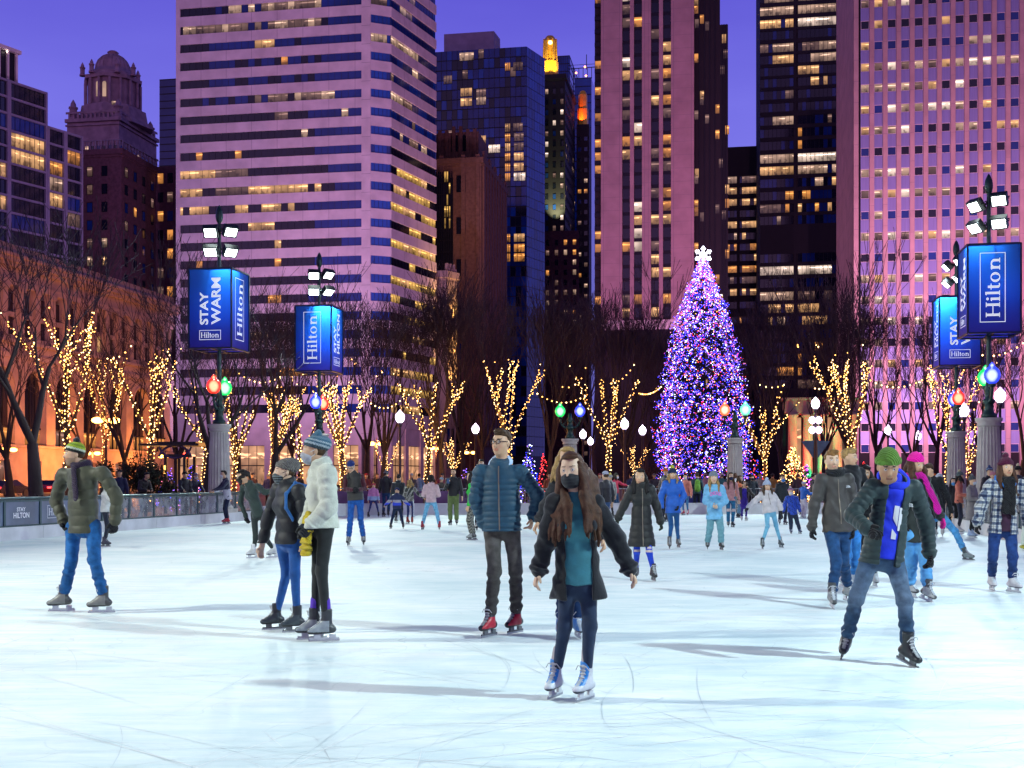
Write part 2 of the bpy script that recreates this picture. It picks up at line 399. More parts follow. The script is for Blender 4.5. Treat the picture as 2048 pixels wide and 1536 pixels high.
# ---- striped tower: pale bands and ribbon windows, faceted corner
def striped_tower():
    rs = random.Random(5)
    k = (540 - 1024) / F * 256; base = (k, 256.0)
    pL, pA, pB = hit(base, EAST, 352), hit(base, EAST, 723), hit(base, EAST, 741)
    pC = hit(pB, (.928, .373), 783); pD = hit(pC, (.40, .916), 873)
    b = bldg('striped_office_tower', 'tall office tower with pale lilac bands and dark ribbon windows', base)
    org = (base[0], base[1], 0)
    def ins(fr, a, o): q = fr.pt(a, 0, o); return (q.x, q.y)
    f1, fp_, f2, f3 = Fr(pL, pA), Fr(pA, pB), Fr(pB, pC), Fr(pC, pD)
    back = (pD[0] - 10, pD[1] + 25); bl = (pL[0] + 6, pL[1] + 60)
    top = 126.0
    wall_poly([ins(f1, .3, -.7), ins(f1, f1.L, -.7), ins(f2, 0, -.9), ins(f2, f2.L, -.8), ins(f3, f3.L, -.7), back, bl], top, b, org, M['mullion'], 'core')
    zc0, pit, hw = 102.4, 3.9, .90
    mb = MB()
    rows = list(range(-5, 23))
    for kk in rows:
        zt = zc0 - pit * kk + (pit - hw); zb = zc0 - pit * kk + hw        # the pale band above window row kk
        for fr in (f1, f2, f3):
            mb.fbox(fr, 0, fr.L, zb, zt, -.69, 0)
            q = 5.75
            for i in range(1, int(fr.L / q) + 1): mb.fbox(fr, i * q - .03, i * q + .03, zb, zt, 0, .004, 1)
            mb.fbox(fr, 0, fr.L, (zb + zt) / 2 - .02, (zb + zt) / 2 + .02, 0, .003, 1) if fr is f1 and kk % 1 == 0 and False else None
    mb.fbox(fp_, 0, fp_.L, 10, top, -.7, .03)
    for i in range(30): mb.fbox(fp_, 0, fp_.L, 10 + i * 3.9 + 1.2, 10 + i * 3.9 + 1.26, .03, .034, 1)
    mb.fbox(f1, -.01, .9, 10, top, -.69, .02)
    zlow = zc0 - pit * 22 - hw
    for fr in (f1, f2, f3): mb.fbox(fr, 0, fr.L, zlow - 3.3, zlow, -.69, .04)
    mb.build('spandrel_bands', [M['lilac_panel'], M['joint']], b, org).name = 'wall'
    lit1 = {0: ((.30, .42, SOFT), (.46, .79, DIM), (.5, .54, SOFT), (.62, .66, SOFT), (.74, .78, SOFT)), 1: ((.02, .10, SOFT), (.12, .40, DIM), (.24, .27, SOFT), (.44, .80, DIM), (.55, .60, SOFT), (.70, .74, SOFT)), 2: ((.42, .52, WARM),), 3: ((.39, .41, AMB), (.57, .59, AMB)), 5: ((.44, .62, DIM), (.64, .84, DIM), (.66, .69, SOFT), (.8, .84, SOFT)), 6: ((.55, .6, DIM), (.71, .73, SOFT), (.90, .92, SOFT)), 7: ((.68, .72, SOFT),), 8: ((.1, .16, AMB), (.33, .36, AMB)),
            9: ((.01, .21, WARM), (.23, .39, DIM)), 10: ((.01, .16, WARM), (.23, .39, DIM), (.41, .59, WARM), (.61, .79, WARM)), 11: ((.01, .21, WARM), (.33, .39, WARM), (.48, .56, WARM), (.62, .64, WARM)), 12: ((.41, .52, WARM),), 13: ((.1, .12, WARM), (.53, .56, WARM)), 14: ((.12, .14, AMB), (.55, .58, AMB)), 16: ((.5, .56, AMB),), 18: ((.3, .5, SOFT),), 20: ((.2, .3, AMB), (.5, .7, AMB))}
    for kk in rows:
        z0, z1 = zc0 - pit * kk - hw, zc0 - pit * kk + hw
        n = int(round(f1.L / 1.48)); w = f1.L / n
        m = MB(); cut = rs.uniform(.12, .2); bl_ = rs.uniform(.7, .9)
        for i in range(n):
            fr_ = (i + .5) / n; mi = BLK
            if fr_ > bl_ or (kk < 6 and fr_ > cut and rs.random() < .75): mi = BLU  # blue base colour stands in for mirrored sky, black for dark surroundings
            for a0, a1, q in lit1.get(kk, ()):
                if a0 <= fr_ <= a1 and rs.random() < .93: mi = q
            m.fquad(f1, i * w + .03, (i + 1) * w - .03, z0, z1, -.3, mi, (i, i + 1))
            m.fbox(f1, i * w - .03, i * w + .03, z0, z1, -.35, -.26, MUL)
        m.build('window_band', GL, b, org)
        m = MB(); n = 5; w = f2.L / n
        for i in range(n):
            mi = TEAL if (kk > 8 or rs.random() < .8) else BLU
            if kk in (0, 2) and i < 4: mi = SOFT if kk == 2 else DIM
            m.fquad(f2, i * w + .03, (i + 1) * w - .03, z0, z1, -.3, mi, (i, i + 1)); m.fbox(f2, i * w - .03, i * w + .03, z0, z1, -.35, -.26, MUL)
        m.build('window_band', GL, b, org)
        m = MB(); n = 15; w = f3.L / n
        row = rnd_run(rs, n, .12, 3, (SOFT, DIM), (BLU, BLU, TEAL)) if kk < 8 else rnd_run(rs, n, .05, 3, (DIM,), BLK) if kk == 8 else rnd_run(rs, n, .75 if kk % 2 else .5, 4, (GOLD, GOLD, WARM), BLK)  # lower rows: mirrored lights painted in as glowing panes
        if kk == 2: row = [SOFT] * 9 + [BLU] * 6
        for i in range(n): m.fquad(f3, i * w + .03, (i + 1) * w - .03, z0, z1, -.3, row[i], (i, i + 1)); m.fbox(f3, i * w - .03, i * w + .03, z0, z1, -.35, -.26, MUL)
        m.build('window_band', GL, b, org)
    # street level: piers and lit shop windows
    mb = MB()
    for fr in (f1, f2, f3):
        n = max(2, int(fr.L / 6.2))
        for i in range(n + 1):
            s = fr.L * i / n; mb.fbox(fr, max(0, s - .7), min(fr.L, s + .7), 0, zlow - 3.3, -.68, .0)
        mb.fbox(fr, 0, fr.L, 8.8, zlow - 3.31, -.66, -.2)
    mb.build('street_pier', [M['lilac_panel']], b, org).name = 'base_wall'
    for fr in (f1, f2, f3):
        n = max(2, int(fr.L / 6.2))
        for i in range(n):
            m = MB(); s0, s1 = fr.L * i / n + .72, fr.L * (i + 1) / n - .72
            for j in range(3):
                w = (s1 - s0) / 3; m.fquad(fr, s0 + j * w + .06, s0 + (j + 1) * w - .06, .4, 8.7, -.5, LOB, (j, j + 1)); m.fbox(fr, s0 + j * w - .06, s0 + j * w + .06, .4, 8.7, -.55, -.42, MUL)
            m.fbox(fr, s0, s1, 4.4, 4.6, -.55, -.43, MUL)
            m.build('shop_window', GL, b, org)
striped_tower()

# ---- limestone slab on the right: piers, lilac panels, punched windows
def pier_tower():
    rs = random.Random(8)
    base = ((1730 - 1024) / F * 221, 221.0); org = (base[0], base[1], 0)
    c0 = hit(base, EAST, 1707.5); fr0 = Fr(c0, (c0[0] + EAST[0] * 60, c0[1] + EAST[1] * 60))
    b = bldg('limestone_office_tower', 'broad pinkish tower with stone piers and rows of punched windows on the right', base)
    top = 132.0; back = (c0[0] + NORTH[0] * 34, c0[1] + NORTH[1] * 34)
    e = (fr0.pt(60, 0, 0).x, fr0.pt(60, 0, 0).y)
    i0, i1 = fr0.pt(.4, 0, -.5), fr0.pt(60, 0, -.5)
    wall_poly([(i0.x, i0.y), (i1.x, i1.y), (e[0] + 5, e[1] + 30), back], top, b, org, M['dark_stone'], 'core')
    fw = Fr(back, c0)
    mb = MB()
    mb.fbox(fw, 0, fw.L, 0, top, -.45, 0)
    for i in range(9): mb.fbox(fw, 3.5 + i * 3.6, 3.54 + i * 3.6, 0, top, 0, .004, 1)
    for i in range(34): mb.fbox(fw, 0, fw.L, i * 3.9 + .8, i * 3.9 + .85, 0, .003, 1)
    s_first = fr0.at_col(1730 + 0.0)
    mb.fbox(fr0, 0, s_first - 1.15, 0, top, -.5, .02)
    for i in range(34): mb.fbox(fr0, 0, s_first - 1.15, i * 3.9 + .8, i * 3.9 + .84, .02, .024, 1)
    mb.build('wall', [M['pink_stone'], M['joint']], b, org)
    pitch = 2.372; n = 17
    for i in range(n):
        mb = MB(); s = s_first + pitch * (i + .5)
        mb.fbox(fr0, s - .40, s + .40, 0, top, -.3, .45)
        z = 3.0 + rs.random() * 3
        while z < top: mb.fbox(fr0, s - .40, s + .40, z, z + .04, .45, .454, 1); z += rs.choice((3.9, 5.2, 7.8))
        mb.build('pier', [M['pink_stone'], M['joint']], b, org)
    wins = Wins(); zr, pit = 85.2, 3.9
    litrow = {-1: (.25, 4), 0: (.06, 0), 1: (.3, 2), 2: (.95, 14), 3: (.4, 3), 4: (.45, 8), 5: (.4, 4), 6: (.0, 0), 7: (.25, 4), 8: (.25, 5), 9: (.05, 0), 10: (.75, 12), 11: (.1, 0), 12: (.45, 3), 13: (.5, 4), 14: (.4, 3), 15: (.3, 2), 16: (.4, 3), 17: (.3, 3), 18: (.3, 2)}
    for kk in range(-3, 21):
        zc = zr - pit * kk; mb = MB()
        for i in range(n):
            s0 = s_first + pitch * i - pitch / 2 + .405; s1 = s0 + pitch - .81
            mb.fbox(fr0, s0, s1, zc + .80, zc + pit - .80, -.28, -.02)
            sm = (s0 + s1) / 2; p, first = litrow.get(kk, (.1, 0))
            lit = (i < first and rs.random() < .92) or rs.random() < p * .75
            mi = rs.choice((SOFT, WARM, WHT, SOFT, DIM)) if lit else rs.choice((BLK, BLU, BLK, BLU))
            wins.add(fr0, s0 + .1, s1 - .1, zc - .70, zc + .70, -.10, mi, ALU)
        mb.build('spandrel_panel', M['alu_panel'], b, org)
    wins.finish(b, org)
pier_tower()

# ---- dark office tower and its low wing
def band_tower(name, label, col0, col1, d, ytop, ybase, pitpx, rows, wall, pane=1.15, gaps=(), hfrac=.68, seed=1, yshift=0, off=(BLK, BLK, BLU), base_col=None):
    """dark slab with ribbon windows; rows: list of (y, [(frac0, frac1, material), ...])"""
    rs = random.Random(seed)
    bc = base_col or (col0 + col1) / 2
    base = ((bc - 1024) / F * d, float(d)); org = (base[0], base[1], 0)
    p0, p1 = hit(base, EAST, col0), hit(base, EAST, col1); fr = Fr(p0, p1)
    b = bldg(name, label, base); top = zat(ytop, d)
    q0, q1 = fr.pt(0, 0, -.4), fr.pt(fr.L, 0, -.4)
    wall_poly([(q0.x, q0.y), (q1.x, q1.y), (q1.x + 5, q1.y + 30), (q0.x + 5, q0.y + 30)], top, b, org, M['dark_stone'], 'core')
    h = pitpx / F * d; mb = MB(); ys = sorted(r[0] for r in rows); zs = []
    for (y, runs) in rows:
        zc = zat(y, d); z0, z1 = zc - h * hfrac / 2, zc + h * hfrac / 2; zs.append((z0, z1))
        n = int(fr.L / pane); w = fr.L / n; m = MB()
        for i in range(n):
            f_ = (i + .5) / n
            if any(a <= f_ <= c for a, c in gaps): continue
            mi = rs.choice(off)
            for a, c, q in runs:
                if a <= f_ <= c and rs.random() < .92: mi = q
            m.fquad(fr, i * w + .05, (i + 1) * w - .05, z0, z1, -.2, mi, (i, i + 1)); m.fbox(fr, i * w - .05, i * w + .05, z0, z1, -.3, -.12, MUL)
        m.build('window_band', GL, b, org)
    zs.sort(); prev = 0.0
    for z0, z1 in zs:
        if z0 > prev: mb.fbox(fr, 0, fr.L, prev, z0, -.39, 0)
        prev = max(prev, z1)
    if prev < top: mb.fbox(fr, 0, fr.L, prev, top, -.39, 0)
    for a, c in gaps: mb.fbox(fr, fr.L * a, fr.L * c, 0, top, -.38, .05)
    mb.build('wall', [wall], b, org)
    return b, fr, org
def zy(z): return z / 2.926
rows13 = [(zy(-20), [(.05, .9, SOFT)]), (zy(55), [(0, .42, SOFT), (.45, 1, SOFT)]), (zy(130), [(0, .42, WARM), (.45, 1, WHT)]), (zy(197), []), (zy(272), [(.02, .13, DIM), (.15, .43, SOFT), (.5, .72, DIM), (.74, 1, SOFT)]), (zy(340), [(.16, .42, WARM), (.64, 1, SOFT)]), (zy(410), [(.47, .74, WARM)]), (zy(477), [(.65, .88, WARM), (.92, 1, SOFT)]), (zy(548), [(.3, .42, DIM)]), (zy(622), []), (zy(700), [(.15, .43, SOFT), (.47, .52, WARM), (.85, .88, DIM), (.93, 1, WARM)]), (zy(772), [(.48, .52, AMB), (.66, .7, DIM)]), (zy(845), [(.47, .5, AMB)]),
          (zy(922), [(0, .42, SOFT), (.46, 1, WHT)]), (zy(993), [(0, .42, WARM), (.46, 1, SOFT)]), (zy(1066), [(.4, .43, AMB), (.7, .82, SOFT), (.92, 1, WARM)]), (zy(1140), [(.3, .42, AMB), (.48, .65, AMB), (.94, 1, AMB)]), (zy(1215), [(.0, .28, DIM), (.3, .42, AMB), (.47, .52, WARM), (.68, .74, AMB), (.84, .88, WARM), (.94, 1, AMB)]), (zy(1285), [(.22, .28, SOFT)]),
          (515, []), (540, [(.02, .42, WHT), (.47, .90, WHT)]), (565, []), (591, [(.02, .42, SOFT), (.46, .88, DIM)]), (616, [(.08, .28, WARM), (.32, .42, WARM), (.46, .8, WARM), (.93, 1, WARM)]), (641, [(.08, .14, WARM), (.2, .3, SOFT), (.52, .85, WARM)]), (668, []), (693, [(.7, .8, AMB)]), (716, [(.5, .55, AMB)]), (742, [(.2, .5, AMB), (.6, .7, AMB)]), (768, [(.4, .8, DIM)])]
band_tower('dark_office_tower', 'near black office tower with ribbon windows, partly lit, left of the limestone tower', 1520, 1681, 340, -90, 960, 26, rows13, M['dark_stone'], gaps=((.425, .455),), seed=3, hfrac=.66)
rows12 = [(359, [(.0, .28, SOFT), (.4, 1, DIM)]), (381, [(0, .28, WARM), (.4, 1, WARM)]), (404, [(0, .3, WARM), (.4, 1, WARM)]), (427, []), (449, [(0, .3, WARM), (.4, 1, WARM)]), (472, [(.25, .3, SOFT), (.4, .55, WARM)]), (494, [(.0, .3, AMB), (.4, .6, WARM), (.7, 1, AMB)]), (515, [(.8, 1, WARM)]), (538, [(0, .3, AMB), (.4, 1, AMB)]), (560, [(0, .2, DIM), (.5, .9, DIM)]), (584, [(.1, .35, WARM), (.4, 1, WARM)]), (610, []), (640, [(.3, .6, AMB)])]
band_tower('dark_office_block', 'lower dark office block with amber windows just behind the big lit tree', 1452, 1524, 372, 293, 960, 22.5, rows12, M['dark_stone'], gaps=((.30, .385),), seed=6, hfrac=.60)

# ---- pinkish ribbed apartment tower
def ribbed_tower():
    rs = random.Random(21)
    d = 268.0; base = ((1300 - 1024) / F * d, d); org = (base[0], base[1], 0)
    c0, c1 = hit(base, EAST, 1202), hit(base, EAST, 1388); fr = Fr(c0, c1)
    b = bldg('ribbed_apartment_tower', 'tall pinkish apartment tower with narrow vertical window strips', base)
    top, zbase = 131.0, zat(640, d)
    q0, q1 = fr.pt(0, 0, -1.2), fr.pt(fr.L, 0, -1.2)
    wall_poly([(q0.x, q0.y), (q1.x, q1.y), (q1.x + 4, q1.y + 24), (q0.x + 4, q0.y + 24)], top, b, org, M['dark_stone'], 'core')
    edges = [1202, 1245, 1259, 1260.5, 1268.5, 1269.5, 1283.5, 1284.5, 1302, 1303, 1317, 1318, 1325.5, 1326.5, 1340.5, 1341.5, 1388]
    for i in range(0, 16, 2):
        a, c = fr.at_col(edges[i] + .3), fr.at_col(edges[i + 1])
        if i in (0, 2, 4, 6, 8, 10, 12, 14): pass
    piers = [(1202, 1244.5), (1260, 1268), (1284, 1302), (1318, 1326), (1342, 1388)]
    strips = [(1244.5, 1260), (1268, 1284), (1302, 1318), (1326, 1342)]
    for a, c in piers:
        mb = MB(); s0, s1 = fr.at_col(a), fr.at_col(c); mb.fbox(fr, s0, s1, zbase, top, -1.19, .25)
        if c - a > 15:
            z = zbase + 1
            while z < top: mb.fbox(fr, s0, s1, z, z + .05, .25, .254, 1); z += 2.96
            mb.fbox(fr, s0 + .55, s0 + .62, zbase, top, .25, .256, 1); mb.fbox(fr, s1 - .62, s1 - .55, zbase, top, .25, .256, 1)
        mb.build('pier', [M['pink_concrete'], M['joint']], b, org)
    mb = MB(); mb.fbox(fr, 0, fr.L, zat(659, d), zbase, -1.19, .30); mb.build('base_band', M['lilac_panel'], b, org)
    mb = MB(); mb.fbox(fr, 0, fr.L, 0, zat(659, d), -1.19, -.1); mb.build('base_wall', M['dark_stone'], b, org)
    wins = Wins(); sp = MB(); pit = 2.96; lit = {}
    nfl = int((top - zbase) / pit)
    for k in range(nfl):
        z = zbase + k * pit
        for j, (a, c) in enumerate(strips):
            s0, s1 = fr.at_col(a) + .03, fr.at_col(c) - .03
            mi = rs.choice((WARM, AMB, AMB, WARM, WHT)) if rs.random() < (.27 if j else .20) else (DIM if rs.random() < .25 else BLK)
            wins.add(fr, s0, s1, z + .72, z + pit - .08, -.5, mi)
    for a, c in strips: sp = MB(); sp.fbox(fr, fr.at_col(a) + .02, fr.at_col(c) - .02, zbase, top, -1.18, -.56, 0); sp.build('strip_wall', M['mullion'], b, org)
    wins.finish(b, org, 98)
    # dark glazed bay on its right flank and curved balconies on its left
    d2 = d + 4
    for a, c, yt, nm in ((1388.5, 1440, -60, 'side_bay'), (1440, 1456, 62, 'side_bay')):
        g0, g1 = hit(fr.pt(fr.L, 0, -3), EAST, a), hit(fr.pt(fr.L, 0, -3), EAST, c); f2 = Fr(g0, g1); mb = MB()
        mb.prism([g0, g1, (g1[0] + 3, g1[1] + 18), (g0[0] + 3, g0[1] + 18)], 0, zat(yt, d2), 0)
        for i in range(1, 5): mb.fbox(f2, f2.L * i / 5 - .1, f2.L * i / 5 + .1, 0, zat(yt, d2), 0, .25, 1)
        mb.build(nm, [M['dark_stone'], M['mullion']], b, org)
        w2 = Wins('slot_window')
        for k in range(36 if a < 1400 else 12):
            z = rs.uniform(20, zat(yt, d2) - 4); s = f2.L * (int(rs.random() * 5) + .5) / 5 if a > 1400 or rs.random() < .6 else f2.L * .08
            w2.add(f2, s - .42, s + .42, z, z + 2.0, .03, rs.choice((AMB, DIM, AMB, WARM, DIM)))
        w2.finish(b, org, 60)
    mb = MB(); g0 = hit(fr.pt(0, 0, -1.5), EAST, 1189.5); mb.prism([g0, (fr.pt(-.02, 0, -1.5).x, fr.pt(-.02, 0, -1.5).y), (c0[0] + 3, c0[1] + 14), (g0[0] + 3, g0[1] + 14)], 0, top, 0)
    f3 = Fr(g0, (fr.pt(-.02, 0, -1.5).x, fr.pt(-.02, 0, -1.5).y))
    for k in range(nfl): mb.fbox(f3, 0, f3.L, zbase + k * pit, zbase + k * pit + .9, 0, .5, 1)
    mb.build('balcony_bay', [M['dark_stone'], M['mullion']], b, org)
    for k in range(nfl):
        if rs.random() < .3: m = MB(); m.fquad(f3, .1, f3.L - .1, zbase + k * pit + .95, zbase + k * pit + 2.8, .1, AMB); m.build('balcony_window', GL, b, org)
ribbed_tower()

# ---- blue glass tower
def glass_tower():
    rs = random.Random(31); d = 420.0
    base = ((1053 - 1024) / F * d, d); org = (base[0], base[1], 0)
    pL = hit(base, EAST, 862); pR = hit(base, (.484, .875), 1089.5); f1, f2 = Fr(pL, base), Fr(base, pR)
    b = bldg('blue_glass_tower', 'deep blue glass apartment tower behind the striped tower', base); top = zat(93, d)
    wall_poly([pL, base, pR, (pR[0] - 20, pR[1] + 20), (pL[0], pL[1] + 30)], top, b, org, M['mullion'], 'core')
    pc = [hit(f1.pt(0, 0, -6), EAST, 888), hit(f1.pt(0, 0, -6), EAST, 988), hit(f1.pt(0, 0, -14), EAST, 1000)]
    mb = MB(); mb.prism([pc[0], pc[1], pc[2], (pc[2][0], pc[2][1] + 14), (pc[0][0], pc[0][1] + 16)], top, zat(66, 430), 0); mb.build('roof_plant_room', M['slate_frame'], b, org)
    lit = [((798, 520), 24, WARM), ((798, 578), 24, WARM), ((885, 575), 20, SOFT), ((885, 530), 20, DIM), ((1040, 385), 11, AMB), ((1100, 385), 20, DIM), ((885, 805), 20, WARM), ((962, 862), 24, WHT), ((1040, 742), 11, WARM), ((1100, 742), 20, DIM), ((1040, 800), 11, AMB), ((1105, 800), 20, DIM), ((1040, 857), 11, WARM), ((1105, 857), 20, DIM), ((1040, 915), 11, AMB), ((1105, 915), 20, WARM), ((1040, 975), 11, AMB), ((1105, 975), 20, WARM), ((1040, 1033), 11, AMB), ((1110, 1033), 24, WHT),
           ((1040, 1390), 11, AMB), ((1108, 1390), 22, WARM), ((1040, 1450), 11, AMB), ((1108, 1450), 22, AMB), ((1040, 1505), 11, AMB), ((1108, 1505), 22, AMB), ((800, 310), 30, SOFT), ((690, 440), 18, DIM)]
    pit = 20.0 / F * d; nfl = int((top - 8) / pit)
    for k in range(nfl):
        z0 = top - (k + 1) * pit; m = MB(); n = 18; w = f1.L / n
        for i in range(n):
            m.fquad(f1, i * w + .05, (i + 1) * w - .05, z0 + .3, z0 + pit, .03, rs.choice((BLU, BLU, BLK, BLU, TEAL)) if rs.random() < .975 else DIM, (i, i + 1)); m.fbox(f1, i * w - .05, i * w + .05, z0, z0 + pit, .0, .14, MUL)
        m.fbox(f1, 0, f1.L, z0, z0 + .3, 0, .12, MUL)
        m.build('window_band', GL, b, org)
        m = MB(); n = 7; w = f2.L / n
        for i in range(n): m.fquad(f2, i * w + .08, (i + 1) * w - .08, z0 + .25, z0 + pit, .03, BLU if k > 26 or rs.random() < .25 else TEAL, (i, i + 1))  # side face painted brighter blue for the sky it mirrors
        m.fbox(f2, 0, f2.L, z0, z0 + .25, 0, .06, MUL)
        m.build('window_band', GL, b, org)
    for (x, y), w, mi in lit:
        s = f1.at_col(660 + x / 2.926); z = zat(y / 2.926, d); m = MB(); ww = w / F * d * .5
        for i in range(3): m.fquad(f1, s - ww + i * ww * 2 / 3 + .08, s - ww + (i + 1) * ww * 2 / 3 - .08, z - pit * .40, z + pit * .40, .18, mi, (i, i + 1))
        m.fbox(f1, s - ww - .1, s + ww + .1, z - pit * .43, z - pit * .40, 0, .2, MUL)
        m.build('lit_window', GL, b, org)
    # balcony column of orange slots
    for k in range(8, 12): pass
glass_tower()

# ---- generic masonry block with punched windows
def block(name, label, d, cols, ytop, wall, faces, seed, wcol=None, extra=None, zmin=4.0, limit=100, cornice=None, dirs=(EAST, NORTH)):
    """cols: left edge, corner, right edge in the photograph; faces: per face (pitch_s, pitch_z, w, h, p_lit, lit kinds, margin)"""
    rs = random.Random(seed); c = ((cols[1] - 1024) / F * d, float(d)); org = (c[0], c[1], 0)
    pL = hit(c, dirs[0], cols[0]); pR = hit(c, dirs[1], cols[2]); top = zat(ytop, d)
    b = bldg(name, label, c); bk = (pR[0] + pL[0] - c[0], pR[1] + pL[1] - c[1])
    wall_poly([pL, c, pR, bk], top, b, org, wall)
    if cornice:
        mb = MB()
        for fr in (Fr(pL, c), Fr(c, pR)): mb.fbox(fr, -.2, fr.L + (.6 if fr.L > 0 else 0), top - cornice, top + .4, .02, .6); mb.fbox(fr, 0, fr.L, top - cornice - .5, top - cornice - .02, .02, .3)
        mb.build('cornice', wall, b, org)
    wins = Wins()
    for fr, sp in ((Fr(pL, c), faces[0]), (Fr(c, pR), faces[1])):
        if not sp: continue
        ps, pz, w, h, p, kinds, mg = sp; z = top - mg - h
        while z > zmin:
            s = ps * .5
            while s < fr.L - w / 2:
                mi = rs.choice(kinds) if rs.random() < p else rs.choice((BLK, BLK, BLU))
                wins.add(fr, s - w / 2, s + w / 2, z, z + h, .03, mi, MUL)
                s += ps
            z -= pz
    wins.finish(b, org, limit)
    return b, Fr(pL, c), Fr(c, pR), org, top
# ---- brown stepped tower between the striped and the blue one
bb, f1, f2, org, top = block('brown_stepped_tower', 'brown brick art deco tower with a stepped top and ribbed side', 300, (873, 963, 1011.5), 318, M['brown_brick'], ((4.2, 10.5, 2.2, 4.0, .10, (WARM, DIM)  , 4.0), None), 41, cornice=1.0)
mb = MB()
for i in range(9):
    s = f2.L * (i + .5) / 9; mb.fbox(f2, s - f2.L / 34, s + f2.L / 34, 10, top + (2.2 if i % 2 == 0 else .8), .02, .55)
for i in (0, 3, 5): 
    s = f1.L * (i + .7) / 6.2; mb.fbox(f1, s - .5, s + .5, 10, top + 1.2, .02, .35)
mb.build('wall_rib', M['brown_brick'], bb, org)
u0, u1 = hit(f1.pt(0, 0, -7), EAST, 873), hit(f1.pt(0, 0, -7), EAST, 957); mb = MB()
mb.prism([u0, u1, (u1[0] + 2, u1[1] + 14), (u0[0], u0[1] + 14)], top - 3, zat(262, 307), 0)
fu = Fr(u0, u1)
for i in range(6): s = fu.L * (i + .5) / 6; mb.fbox(fu, s - .45, s + .45, top - 2, zat(257, 307) + (.8 if i in (2, 3) else 0), .02, .4)
mb.build('upper_stage', M['brown_brick'], bb, org)
for x, y in ((909, 285), (926, 285)):
    m = MB(); s = fu.at_col(x); z = zat(y, 307); m.fquad(fu, s - .9, s + .9, z - 2.0, z + 2.2, .05, BLK); m.build('window', GL, bb, org)
# dark glazed strip with streaks of light beside it
g0, g1 = hit(f1.pt(0, 0, 1.2), EAST, 870), hit(f1.pt(0, 0, 1.2), EAST, 906); fg = Fr(g0, g1); mb = MB(); rs = random.Random(2)
gb = bldg('narrow_glass_block', 'narrow black glass block with streaks of light, squeezed beside the striped tower', g0)
mb.prism([g0, g1, (g1[0], g1[1] + .9), (g0[0], g0[1] + .9)], 0, zat(355, 300), 0); mb.build('wall', M['mullion'], gb, (g0[0], g0[1], 0))
for k in range(21):
    m = MB()
    for i in range(8):
        w = fg.L / 8; m.fquad(fg, i * w + .12, (i + 1) * w - .12, 18 + k * 2.9, 18 + k * 2.9 + 2.6, .03, rs.choice((GOLD, BLK, BLK, BLK)) if 3 < i else BLK, (i, i + 1))
    m.build('window_band', GL, gb, (g0[0], g0[1], 0))
# ---- black tower with the gilded top
bb, f1, f2, org, top = block('gilded_top_tower', 'black stone tower with a slim gold lit crown', 455, (1086, 1130, 1150), 150, M['black_granite'], ((2.9, 4.0, 1.1, 1.9, .45, (WHT, SOFT, DIM, DIM), 5.0), (2.6, 4.0, 1.0, 1.9, .12, (SOFT, DIM), 5.0)), 43, cornice=1.4)
c = f1.pt(f1.L * .27, 0, -3.0)
def octa(mb, cx, cy, r, z0, z1, mi=0, n=8, r2=None): mb.lathe([(r, z0), (r if r2 is None else r2, z1)], n, mi, (cx, cy, 0), smooth=False)
mb = MB(); u = 455 / F
octa(mb, c.x, c.y, 17 * u, top, zat(118, 455)); octa(mb, c.x, c.y, 13 * u, zat(118, 455), zat(75, 455)); octa(mb, c.x, c.y, 13 * u, zat(75, 455), zat(67, 455), r2=9 * u); octa(mb, c.x, c.y, 9 * u, zat(67, 455), zat(65, 455), r2=7 * u)
for k in range(8):
    w = math.pi / 8 + k * math.pi / 4; mb.tube([(c.x + 16 * u * math.cos(w), c.y + 16 * u * math.sin(w), top), (c.x + 14 * u * math.cos(w), c.y + 14 * u * math.sin(w), zat(105, 455)), (c.x + 13 * u * math.cos(w), c.y + 13 * u * math.sin(w), zat(72, 455))], .35, 4)
mb.build('gilded_crown', M['gold'], bb, org)
mb = MB(); mb.ball((c.x, c.y - 13 * u, zat(82, 455)), .75, 0); mb.build('crown_lamp', emit('warm_beacon', (1, .55, .2), 9, False), bb, org)
for sx in (-1, 1):
    L = bpy.data.lights.new('crown_uplight', 'SPOT'); L.energy = 8000; L.color = (1, .66, .12); L.spot_size = R(75); L.spot_blend = .6; L.shadow_soft_size = .3
    lo = bpy.data.objects.new('crown_uplight', L); link(lo, bb); lo.location = Vector((c.x + sx * 3.2, c.y - 6.5, top + .6)) - Vector(org)
    lo.rotation_euler = (Vector((c.x, c.y, top + 9)) - Vector((c.x + sx * 3.2, c.y - 6.5, top + .6))).to_track_quat('-Z', 'Y').to_euler()
fl = Fr(f1.pt(0, 0, .02).xy, f1.pt(f1.L, 0, .02).xy)
L = bpy.data.lights.new('wall_uplight', 'SPOT'); L.energy = 60000; L.color = (.85, .95, .4); L.spot_size = R(60); L.spot_blend = .8
lo = bpy.data.objects.new('wall_uplight', L); link(lo, bb); pp = f1.pt(f1.L * .6, zat(462, 455), 5); lo.location = pp - Vector(org); lo.rotation_euler = (f1.pt(f1.L * .6, zat(380, 455), 0) - pp).to_track_quat('-Z', 'Y').to_euler()
mb = MB(); q0, q1 = hit(f1.pt(0, 0, 5.2), EAST, 1086), hit(f1.pt(0, 0, 5.2), EAST, 1158); fq = Fr(q0, q1)
mb.prism([q0, q1, (q1[0], q1[1] + 5), (q0[0], q0[1] + 5)], 0, zat(462, 450), 0); mb.build('lower_block', M['dark_brick'], bb, org)
rs = random.Random(9)
for k in range(9):
    for i in range(4):
        m = MB(); s = fq.L * (i + .5) / 4; z = zat(485 + k * 20, 450); m.fquad(fq, s - .6, s + .6, z - 1, z + 1, .03, rs.choice((SOFT, DIM, AMB, BLK, BLK))); m.build('window', GL, bb, org)
